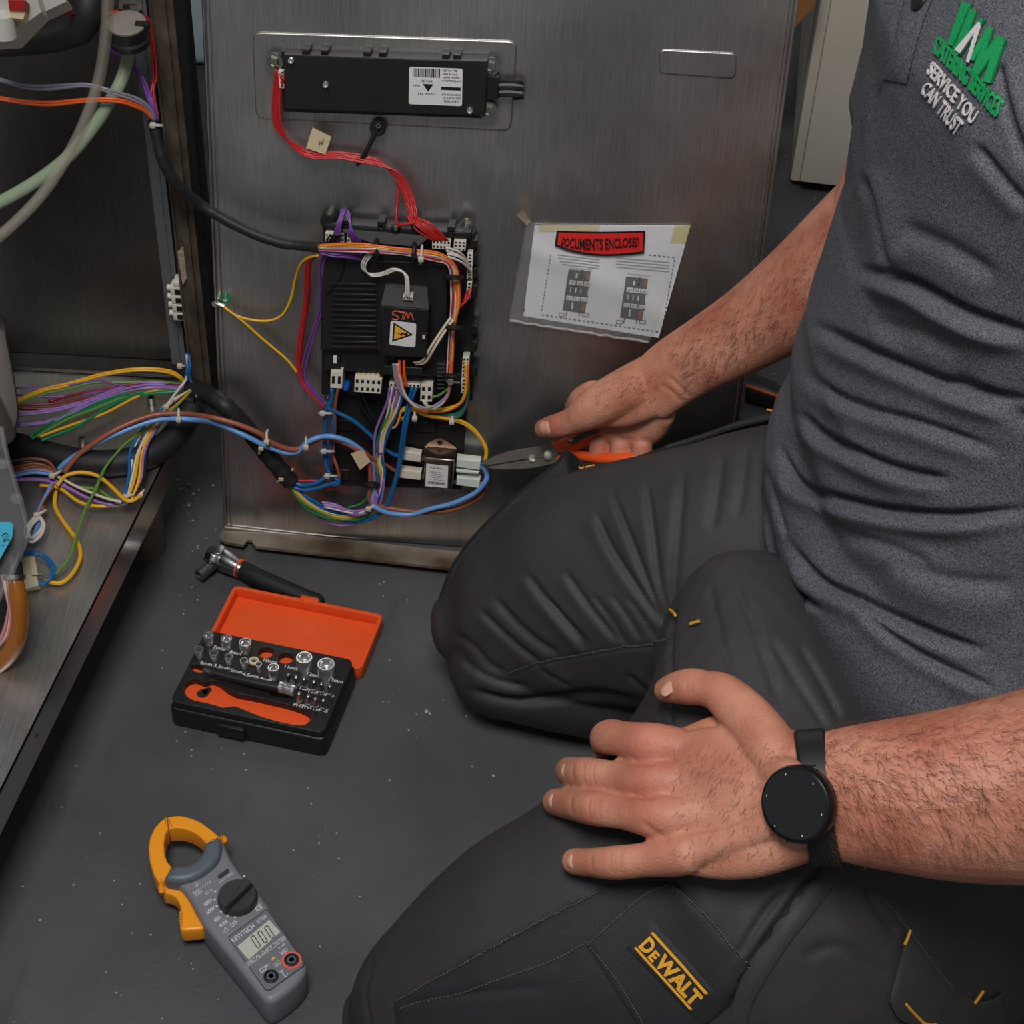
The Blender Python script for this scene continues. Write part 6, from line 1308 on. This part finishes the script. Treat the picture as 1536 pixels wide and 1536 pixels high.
# sockets, each a thing of its own
def socket(x, y, rpx, ztop, label, group=None, m=None, six=True):
    p = W(240 + x / 4.518, 800 + y / 4.518, ztop); r = rpx / 4.518 * depth(p) / FPX
    o = thing('socket', label, 'socket', Matrix.Translation((p[0], p[1], .0252)), group); hh = ztop - .0252
    obj('wall', B().lathe([(r * .9, 0), (r, .001), (r, hh - .0012), (r * .95, hh), (r * .80, hh), (r * .74, hh - .002), (r * .72, hh - .008), (r * .5, hh - .0085), (r * .45, .001)], n=28), m or M_chrome, o)
    obj('drive_hex', B().lathe([(r * .80, hh - .0095), (r * .80, hh - .0085), (r * .3, hh - .0085), (r * .28, hh - .010)], n=6), M_dchrome, o)
    return o
socket(977, 840, 57, .045, 'wide chrome socket beside the 12mm mark of the tool case')
socket(1125, 885, 61, .045, 'widest chrome socket at the 13mm corner of the tool case')
back = 'chrome socket in the back row of the open tool case'
socket(330, 688, 36, .042, 'chrome socket at the back row end above the 7mm mark'); socket(450, 713, 40, .042, 'chrome socket between two others in the back row near 8mm mark'); socket(577, 738, 44, .042, 'chrome socket in back row beside the empty orange holes')
for x, y, r_, mk in ((265, 785, 32, 'at the outer end of the front row in tool case'), (365, 808, 31, 'second from the outer end of the front row'), (465, 833, 29, 'third from the outer end of the front row'), (568, 860, 28, 'of the front row standing nearest the pale washer')): socket(x, y, r_, .040, 'small chrome socket ' + mk, 'small sockets in the front row')
socket(668, 885, 24, .040, 'smallest chrome socket touching the pale washer in the tool case'); socket(768, 908, 40, .044, 'tall chrome adaptor socket standing beside the 11mm mark')
p = W(240 + 635 / 4.518, 800 + 853 / 4.518, .036); wo = obj('washer', B().lathe([(.0048, 0), (.0048, .0018), (.0040, .0024), (.0026, .0024), (.0022, 0)], n=20), M_cream); wo.location = (p[0], p[1], .0326); wo['label'] = 'pale brass washer leaning among the small sockets'; wo['category'] = 'washer'
BITL = ('next to the tall adaptor socket, first of the longer row', 'second from the tall adaptor socket in longer row', 'third from the tall adaptor socket in longer row', 'fourth from the tall adaptor socket in longer row', 'fifth from the tall adaptor socket in longer row', 'ending the longer row at the case corner', 'behind the PH2 mark of the tool case', 'behind the PH3 mark of the tool case', 'behind the H4 mark of the tool case', 'behind the H5 mark of the tool case')
def bit(x, y, k):
    p = W(240 + x / 4.518, 800 + y / 4.518, .044)
    o = thing('screwdriver_bit', 'short steel screwdriver bit ' + BITL[k], 'bit', Matrix.Translation((p[0], p[1], ZC)), 'screwdriver bits in the tool case')
    obj('shank', B().lathe([(.0036, 0), (.0036, .0030), (.0030, .0034)], n=6), M_dchrome, o)
    obj('tip', B().lathe([(.0026, .0034), (.0022, .008), (.0019, .0115), (.0012, .012)], n=8 if k else 6), M_zinc if k % 3 == 0 else M_dchrome, o)
for k, (x, y) in enumerate(((870, 955), (922, 968), (976, 980), (1042, 1000), (1094, 1015), (1150, 1030), (942, 1080), (1004, 1098), (1052, 1115), (1106, 1125))): bit(x, y, k)
# bit driver lying in the tray
bd = World('bit_driver', 'slim black bit driver with knurled chrome collar across the tool case', 'screwdriver', W(240 + 560 / 4.518, 800 + 990 / 4.518, ZC))
bz = .0375; P_ = lambda x, y, z=bz: W(240 + x / 4.518, 800 + y / 4.518, z)
bd.part('shaft', B().tube([P_(300, 925), P_(345, 945), P_(360, 950)], [.0024, .0026, .0032], 10, 3), M_dchrome)
bd.part('handle', B().tube([P_(345, 942), P_(500, 980), P_(650, 1015), P_(810, 1048)], [.0032, .0036, .0042, .0046], 14, 5), M_black)
a_, b_ = P_(812, 1040), P_(915, 1068)
kc_ = bd.part('collar', B().cyl(a_, b_, .0056, .0056, 22), M_chrome)
for k in range(22):
    an = 2 * math.pi * k / 22; d_ = (b_ - a_) / np.linalg.norm(b_ - a_); u_ = np.cross(d_, [0, 0, 1]); u_ /= np.linalg.norm(u_); v_ = np.cross(u_, d_); o_ = (u_ * math.cos(an) + v_ * math.sin(an)) * .0057
    if v_[2] * math.sin(an) > -.2: bd.part('knurl', B().tube([a_ + o_ + d_ * .003, b_ + o_ - d_ * .003], .0004, 4, 1), M_dchrome, parent=kc_)

# ---- ratchet on the floor
rt = World('ratchet', 'chrome ratchet with dark socket and black grip on the floor behind orange lid', 'ratchet', W(335, 850))
def RP(x, y, z): return W(x, y, z)
rt.part('head', fuse([tubep([(RP(326, 834, .013), .0118), (RP(340, 842, .013), .0115), (RP(356, 851, .012), .0095), (RP(364, 855, .0115), .0080)], 20), B().cyl(RP(324, 838, .013) + np.array([0, 0, .004]), RP(318, 846, .012), .0105, .0095, 24)], .0011, 2), mat('ratchet_chrome', (150, 148, 150), 0.25, 1.0))
rt.part('direction_disc', B().lathe([(.0070, 0), (.0070, .0014), (.006, .002), (.0005, .002)], RP(328, 836, .013) + np.array([-.0, .0, .0100]), axis=(0, 0, 1), n=24), M_dchrome)
sa, sb = RP(320, 846, .012), RP(298, 863, .011)
rt.part('socket', B().lathe([(.0052, 0), (.0058, .001), (.0058, .010), (.0052, .0105), (.0052, .012), (.0060, .0125), (.0060, np.linalg.norm(sb - sa)), (.0045, np.linalg.norm(sb - sa)), (.004, np.linalg.norm(sb - sa) - .006)], sa, axis=sb - sa, n=24), M_dchrome)
rt.part('band', B().cyl(RP(357, 851, .0115), RP(362, 854, .0115), .0096, .0096, 22), M_orange)
rt.part('grip', tubep([(RP(363, 854, .0112), .0086), (RP(385, 866, .011), .0094), (RP(415, 879, .0105), .0092), (RP(450, 893, .010), .0082), (RP(475, 902, .0095), .0078)], 20), M_rubber, angle=180)

# ---- clamp meter
mt = World('clamp_meter', 'grey digital clamp meter with orange jaws lying on the floor', 'meter', W(345, 1380))
ZM = .034
MZ = lambda x, y: (200 + x / 4.57, 1200 + y / 4.57)
def mp(pts, z): return [tuple(W(*MZ(x, y), z)[:2]) for x, y in pts]
M_mgrey = mat('meter_grey', (114, 117, 122), 0.45, var=0.05, vscale=30, bump=0.12, bscale=700)
M_mdark = mat('meter_dark', (82, 86, 93), 0.42, bump=0.1, bscale=700)
M_mor = mat('jaw_orange', (236, 150, 28), 0.38)
bodyp = [(235, 545), (300, 570), (360, 630), (425, 735), (480, 845), (620, 1020), (780, 1220), (870, 1335), (905, 1372), (960, 1375), (1060, 1310), (1150, 1225), (1185, 1160), (1180, 1110), (1120, 1010), (1000, 830), (890, 665), (800, 560), (735, 490), (680, 410), (640, 330), (606, 262), (560, 300), (480, 440), (350, 520)]
mt.part('body', plate_mesh(smoothpoly(mp(bodyp, ZM), 2), (), .004, ZM, .005, 3), M_mgrey, angle=50)
mt.part('base', plate_mesh(smoothpoly(mp([(x, y) for x, y in bodyp], ZM), 2), (), .0, .010, .003, 2), M_mdark, angle=50)
collar = [(214, 528), (232, 490), (255, 450), (300, 441), (380, 430), (440, 392), (478, 335), (492, 282), (540, 262), (590, 248), (606, 300), (596, 370), (560, 430), (500, 480), (430, 522), (350, 546), (270, 546)]
mt.part('collar', plate_mesh(smoothpoly(mp(collar, ZM + .006), 3), (), .006, ZM + .006, .005, 3), mat('collar_grey', (86, 94, 104), 0.45), angle=60)
jo = [(225, 540), (175, 565), (140, 510), (112, 420), (103, 330), (112, 260), (145, 185), (190, 138), (228, 115)]
ji = [(240, 195), (222, 225), (210, 290), (214, 370), (236, 425), (262, 455)]
mt.part('jaw', plate_mesh(rpoly(mp(jo + ji, ZM), 0.12, 2), (), .015, ZM, .0016, 3), M_mor, angle=50)
ko = [(232, 114), (280, 106), (330, 105), (400, 122), (460, 148), (520, 190), (560, 222), (600, 262)]
ki = [(500, 300), (480, 272), (440, 235), (390, 207), (340, 192), (290, 188), (244, 194)]
mt.part('jaw', plate_mesh(rpoly(mp(ko + ki, ZM), 0.12, 2), (), .015, ZM, .0016, 3), M_mor, angle=50)
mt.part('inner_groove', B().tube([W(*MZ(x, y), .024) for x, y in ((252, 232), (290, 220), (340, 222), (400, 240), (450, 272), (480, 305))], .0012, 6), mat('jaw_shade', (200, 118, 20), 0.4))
mt.part('trigger', plate_mesh(smoothpoly(mp([(188, 572), (205, 566), (270, 590), (340, 620), (400, 710), (440, 790), (482, 848), (478, 880), (400, 888), (334, 890), (318, 860), (322, 800), (322, 730), (290, 665), (240, 640), (205, 630)], .026), 2), (), .010, .026, .002, 2), M_mor, angle=50)
for k in range(7): mt.part('trigger_ridge', B().tube([W(*MZ(318 + k * .5, 770 + k * 14), .026), W(*MZ(336, 772 + k * 14), .0268)], .0007, 5, 1), M_mor)
mt.part('guard', B().tube([W(*MZ(195, 570), .02), W(*MZ(193, 610), .03), W(*MZ(200, 635), .02)], .0028, 8), M_mor)
mt.part('guard', B().tube([W(*MZ(610, 262), .026), W(*MZ(622, 268), .034), W(*MZ(628, 300), .026)], .0026, 8), M_mor)
zf = ZM + .0002
def mquad(pts, z0, z1, m, nm, r=0.0, bev=0.0, parent=None):
    q = mp(pts, z1)
    if r: q = rpoly(q, r)
    return mt.part(nm, plate_mesh(q, (), z0, z1, bev, 2) if bev else B().prism(q, z0, z1), m, parent=parent)
def mtext(t, q, z, m=None, bold=.01):
    me = text_mesh(t, 1, 0, bold); V = verts(me); a, lo = V[:, 0].min(), V[:, 1].min(); w, h_ = np.ptp(V[:, 0]), np.ptp(V[:, 1])
    mt.part('print', B().add([W(*MZ(*bil(q, (v[0] - a) / w, (v[1] - lo) / h_)), z) for v in V], [tuple(p.vertices) for p in me.polygons]), m or M_mpr)
M_mpr = mat('meter_print', (190, 194, 198), 0.5)
def tq(x, y, w, h, d=(.81, -.585)):       # text box along the meter's cross direction
    d = np.array(d); n = np.array([-d[1], d[0]]) * -1; n = np.array([-.59, -.81]); c = np.array([x, y], float)
    return [tuple(c - d * w / 2 - n * h / 2), tuple(c + d * w / 2 - n * h / 2), tuple(c + d * w / 2 + n * h / 2), tuple(c - d * w / 2 + n * h / 2)]
# dial
kc = W(*MZ(713, 655), ZM + .006); kr = 133 / 4.57 * depth(kc) / FPX
dial_ = mt.part('dial', B().lathe([(kr * 1.03, -.007), (kr * 1.03, -.003), (kr, .0), (kr * .94, .0016), (.0005, .0016)], kc, n=48), mat('dial_grey', (52, 52, 53), 0.45))
mquad([(612, 745), (640, 715), (760, 532), (800, 548), (815, 572), (650, 735)], ZM + .0070, ZM + .0125, MATS['dial_grey'], 'dial_grip', .2, .001, dial_)
mquad([(622, 742), (650, 738), (812, 578), (806, 566)], ZM + .0124, ZM + .0127, M_gap, 'dial_pointer', parent=dial_)
mquad(tq(617, 501, 88, 22), ZM - .001, ZM + .0016, MATS['dial_grey'], 'hold_button', .45, .0006)
mquad([(645, 940), (900, 755), (925, 752), (1172, 1105), (1168, 1140), (940, 1305), (905, 1305)], ZM, zf + .0002, mat('face_edge', (48, 50, 54), 0.5), 'face_line', .06)
mquad([(651, 942), (902, 761), (920, 758), (1164, 1107), (1162, 1136), (936, 1299), (908, 1299)], ZM, zf + .0004, mat('face_grey', (104, 108, 114), 0.42), 'face_plate', .06)
disp_ = mquad([(712, 1003), (931, 820), (1008, 905), (790, 1094)], ZM, zf + .0007, mat('lcd_glass', (178, 186, 172), 0.2, spec=0.7), 'display', .03)
def dig(cx, cy):                          # seven segment 0
    u = np.array([.80, -.60]); v = np.array([-.55, -.83]); c = np.array([cx, cy], float)
    for a, b_ in (((-12, -42), (-12, -3)), ((-12, 3), (-12, 42)), ((14, -42), (14, -3)), ((14, 3), (14, 42)), ((-9, 45), (11, 45)), ((-9, -45), (11, -45))):
        p, q = c + u * a[0] + v * a[1], c + u * b_[0] + v * b_[1]; d = (q - p) / np.linalg.norm(q - p); n = np.array([-d[1], d[0]]) * 3.4
        mquad([tuple(p - n), tuple(q - n), tuple(q + n), tuple(p + n)], zf + .0007, zf + .0009, M_lcd, 'digit_segment', parent=disp_)
M_lcd = mat('lcd_ink', (66, 72, 66), 0.5)
dig(838, 972); dig(885, 938); dig(932, 905)
mtext('KEWTECH', tq(752, 912, 185, 34), zf + .0007, bold=.02); mtext('KT200', tq(880, 815, 75, 26), zf + .0007)
mtext('DIGITAL CLAMP TESTER', tq(908, 1030, 325, 22), zf + .0007); mquad(tq(915, 1046, 330, 3), zf, zf + .0007, M_mpr, 'rule')
mtext('COM', tq(897, 1155, 70, 34), zf + .0007, bold=.02); mtext('V/Ω', tq(1030, 1040, 56, 30), zf + .0007, bold=.02)
mtext('CAT II', tq(980, 1115, 50, 14), zf + .0007); mtext('600V', tq(990, 1130, 50, 14), zf + .0007); mtext('0-600', tq(1018, 1000, 56, 14), zf + .0007)
mquad([(945, 1102), (977, 1085), (955, 1072)], zf, zf + .0007, M_hazy, 'warning_mark')
mtext('DATA HOLD', tq(635, 533, 115, 16), zf + .0004); mtext('OFF', tq(688, 848, 52, 32), zf + .0004, bold=.02); mtext('400A', tq(618, 846, 70, 28), zf + .0004, bold=.02); mtext('40A', tq(575, 815, 56, 28), zf + .0004, bold=.02); mtext('600V', tq(530, 755, 68, 28), zf + .0004, bold=.02); mtext('600V', tq(513, 700, 68, 28), zf + .0004, bold=.02); mtext('Ω ))', tq(520, 630, 60, 24), zf + .0004)
mtext('CE', tq(860, 738, 50, 34), zf + .0004, bold=.02); mtext('400A~ CAT II', tq(470, 600, 145, 18), zf + .0004); mtext('300V', tq(448, 640, 60, 18), zf + .0004)
for x, y in ((562, 628), (558, 682), (572, 728), (602, 766), (645, 793), (697, 803), (760, 524)): mt.part('dial_dot', B().lathe([(.0010, 0), (.0010, .0003), (.0001, .0003)], W(*MZ(x, y), zf), n=10), M_mpr)
for tri in ([(620, 915), (655, 890), (628, 875)], [(420, 600), (450, 582), (430, 572)]):
    for a_, b_ in zip(tri, tri[1:] + tri[:1]):
        mt.part('warning_outline', B().tube([W(*MZ(*a_), zf + .0003), W(*MZ(*b_), zf + .0003)], .0003, 4, 1), M_mpr)
for x, y, red in ((945, 1212, 0), (1085, 1100, 1)):
    c_ = W(*MZ(x, y), zf + .0004)
    if red: mt.part('jack_surround', B().lathe([(.0078, 0), (.0078, .0006), (.0050, .0006)], c_, n=28), mat('jack_red', (214, 92, 82), 0.45))
    jk = mt.part('jack', B().lathe([(.0058, 0), (.0058, .0012), (.0047, .0014), (.0045, .0008), (.0033, .0008), (.0033, .0012), (.0020, .0012), (.0018, -.002), (.0002, -.002)], c_, n=28), M_black)
    mt.part('jack_ring', B().lathe([(.0034, .0011), (.0034, .0014), (.0022, .0014), (.0022, .0011)], c_, n=24), MATS['collar_grey'], parent=jk)
mt.part('ground_mark', B().tube([W(*MZ(x, y), zf + .0007) for x, y in ((1000, 1180), (1024, 1165))], .0004, 4, 1), M_mpr); mt.part('ground_mark', B().tube([W(*MZ(x, y), zf + .0007) for x, y in ((1012, 1172), (1045, 1215))], .0004, 4, 1), M_mpr); mt.part('ground_mark', B().tube([W(*MZ(x, y), zf + .0007) for x, y in ((1030, 1198), (1046, 1215), (1060, 1188))], .0004, 4, 1), M_mpr)

# ---- pliers held in the right hand
PZ = lambda x, y: (700 + x / 4.8, 540 + y / 4.8)
dtip = depth(pw(722, 694, .022))
def pd(px): return float(np.interp(px, (722, 825, 900, 985), (dtip, 1.578, 1.545, 1.508)))
def PQ(x, y, o=0.0): a = PZ(x, y); return D(a[0], a[1], pd(a[0]) + o)
pl = World('pliers', 'long nose pliers with orange and grey handles gripped by the right hand', 'pliers', PQ(600, 685))
def pslab(pts, o0, o1, sm=0):
    q = smoothpoly(pts, sm) if sm else pts; k = len(q); f_ = [PQ(x, y, o0) for x, y in q]; b_ = [PQ(x, y, o1) for x, y in q]
    return B().add(f_ + b_, [tuple(range(k)), tuple(range(2 * k - 1, k - 1, -1))] + [(i, (i + 1) % k, k + (i + 1) % k, k + i) for i in range(k)])
M_plier = mat('plier_steel', (138, 134, 126), 0.42, 0.6, var=0.12, vscale=40)
pl.part('jaw', pslab([(100, 744), (200, 690), (300, 656), (380, 640), (500, 624), (612, 612), (640, 636), (660, 666), (656, 690), (500, 702), (420, 712), (300, 732), (150, 757)], -.005, .006), M_plier)
pl.part('jaw', pslab([(140, 770), (300, 742), (420, 722), (500, 706), (656, 691), (650, 722), (620, 746), (480, 776), (330, 787), (200, 787)], -.004, .006), M_plier)
pl.part('cutter_hole', B().lathe([(.0034, 0), (.0034, .0008), (.0024, .0008), (.0002, .0002)], PQ(475, 706, -.0052), axis=-CF, n=18), M_rust)
pl.part('pivot', B().lathe([(.0046, 0), (.0046, .0006), (.0040, .0009), (.0005, .0009)], PQ(590, 685, -.005), axis=-CF, n=24), M_plier)
pl.part('handle_collar', pslab([(600, 586), (700, 582), (760, 572), (800, 600), (760, 642), (690, 657), (655, 652), (632, 622)], -.007, .008), M_orange)
pl.part('handle', tubep([(PQ(700, 622), .0072), (PQ(800, 590), .0078), (PQ(900, 548), .0076), (PQ(1020, 510), .0074), (PQ(1150, 468), .0074), (PQ(1260, 436), .0076), (PQ(1310, 420), .0072)], 18), M_orange, angle=180)
M_grip = mat('grip_grey', (78, 80, 82), 0.5)
pl.part('grip_inlay', pslab([(718, 582), (760, 562), (860, 505), (940, 490), (935, 528), (860, 556), (775, 606), (735, 602)], -.0115, .002), M_grip)
pl.part('logo_mark', pslab([(726, 574), (768, 568), (764, 584), (742, 588)], -.0122, -.0113), M_printw)
pl.part('handle_end', tubep([(PQ(1290, 428, -.002), .0082), (PQ(1340, 412, -.004), .0078)], 18), M_grip, angle=180)
pl.part('handle_collar', pslab([(652, 692), (755, 655), (800, 668), (740, 720), (690, 748), (648, 790), (628, 770), (640, 740)], -.006, .008), M_orange)
pl.part('handle', tubep([(PQ(740, 700), .0052), (PQ(830, 694, -.006), .0048), (PQ(950, 708, -.010), .0050), (PQ(1080, 712, -.010), .0054), (PQ(1200, 712, -.006), .0056)], 18), M_orange, angle=180)

# ---- screwdriver on the floor behind the panel
sd2 = World('screwdriver', 'black and orange handled screwdriver on the floor behind steel panel', 'screwdriver', W(1150, 600))
ax0, ax1 = W(1098, 571, .016), W(1194, 606, .012)
L_ = np.linalg.norm(ax1 - ax0)
sd2.part('handle', B().lathe([(.006, -.012), (.013, -.008), (.0155, 0), (.0160, L_ * .30), (.0148, L_ * .60), (.0115, L_ * .78), (.0095, L_ * .88), (.0095, L_ * 1.05)], ax0, axis=ax1 - ax0, n=26), M_black, angle=60)
sd2.part('band', B().lathe([(.0150, 0), (.0158, .001), (.0158, .006), (.0150, .007)], ax0 + (ax1 - ax0) * .22, axis=ax1 - ax0, n=26), M_orange)
sd2.part('band', B().lathe([(.0126, 0), (.0130, .001), (.0118, .008), (.0110, .009)], ax0 + (ax1 - ax0) * .72, axis=ax1 - ax0, n=26), M_orange)
sd2.part('band', B().lathe([(.0095, 0), (.0102, .001), (.0102, .008), (.0095, .009)], ax0 + (ax1 - ax0) * .98, axis=ax1 - ax0, n=26), M_orange)
d_ = (ax1 - ax0) / L_; sv = np.cross(d_, [0, 0, 1.]); sv /= np.linalg.norm(sv)
sd2.part('stripe', B().tube([ax0 + d_ * L_ * .24 + sv * .0115 + [0, 0, .010], ax0 + d_ * L_ * .5 + sv * .0112 + [0, 0, .0098], ax0 + d_ * L_ * .76 + sv * .0085 + [0, 0, .0085]], .0014, 6), M_orange)
sd2.part('blade', B().cyl(ax1 + d_ * .003, ax1 + d_ * .10, .003, .003, 12), M_zinc)

# ---- crumbs on the floor
rnd = random.Random(11); cb_ = B()
for px, py, r_ in ((640, 1067, .0022), (645, 1071, .0014), (283, 727, .0022), (290, 740, .0018), (265, 720, .0016), (272, 733, .0024), (298, 735, .0015), (320, 728, .002), (283, 758, .0025), (289, 781, .0014), (708, 1150, .0012), (740, 1163, .0018), (540, 1345, .0014), (455, 1120, .0014), (576, 873, .0010), (880, 1100, .0012), (150, 1250, .0012), (505, 1250, .0012), (60, 1380, .0013), (480, 1420, .0012)):
    p = W(px, py, .001); bm = bmesh.new(); bmesh.ops.create_icosphere(bm, subdivisions=1, radius=r_)
    for v in bm.verts: v.co *= rnd.uniform(.6, 1.2); v.co.z *= .5
    cb_.bm(bm, Matrix.Translation(Vector(p)))
obj('floor_crumbs', cb_, mat('crumb', (168, 150, 120), 0.8), label='pale crumbs and grit scattered over the dark floor', category='debris', kind='stuff')
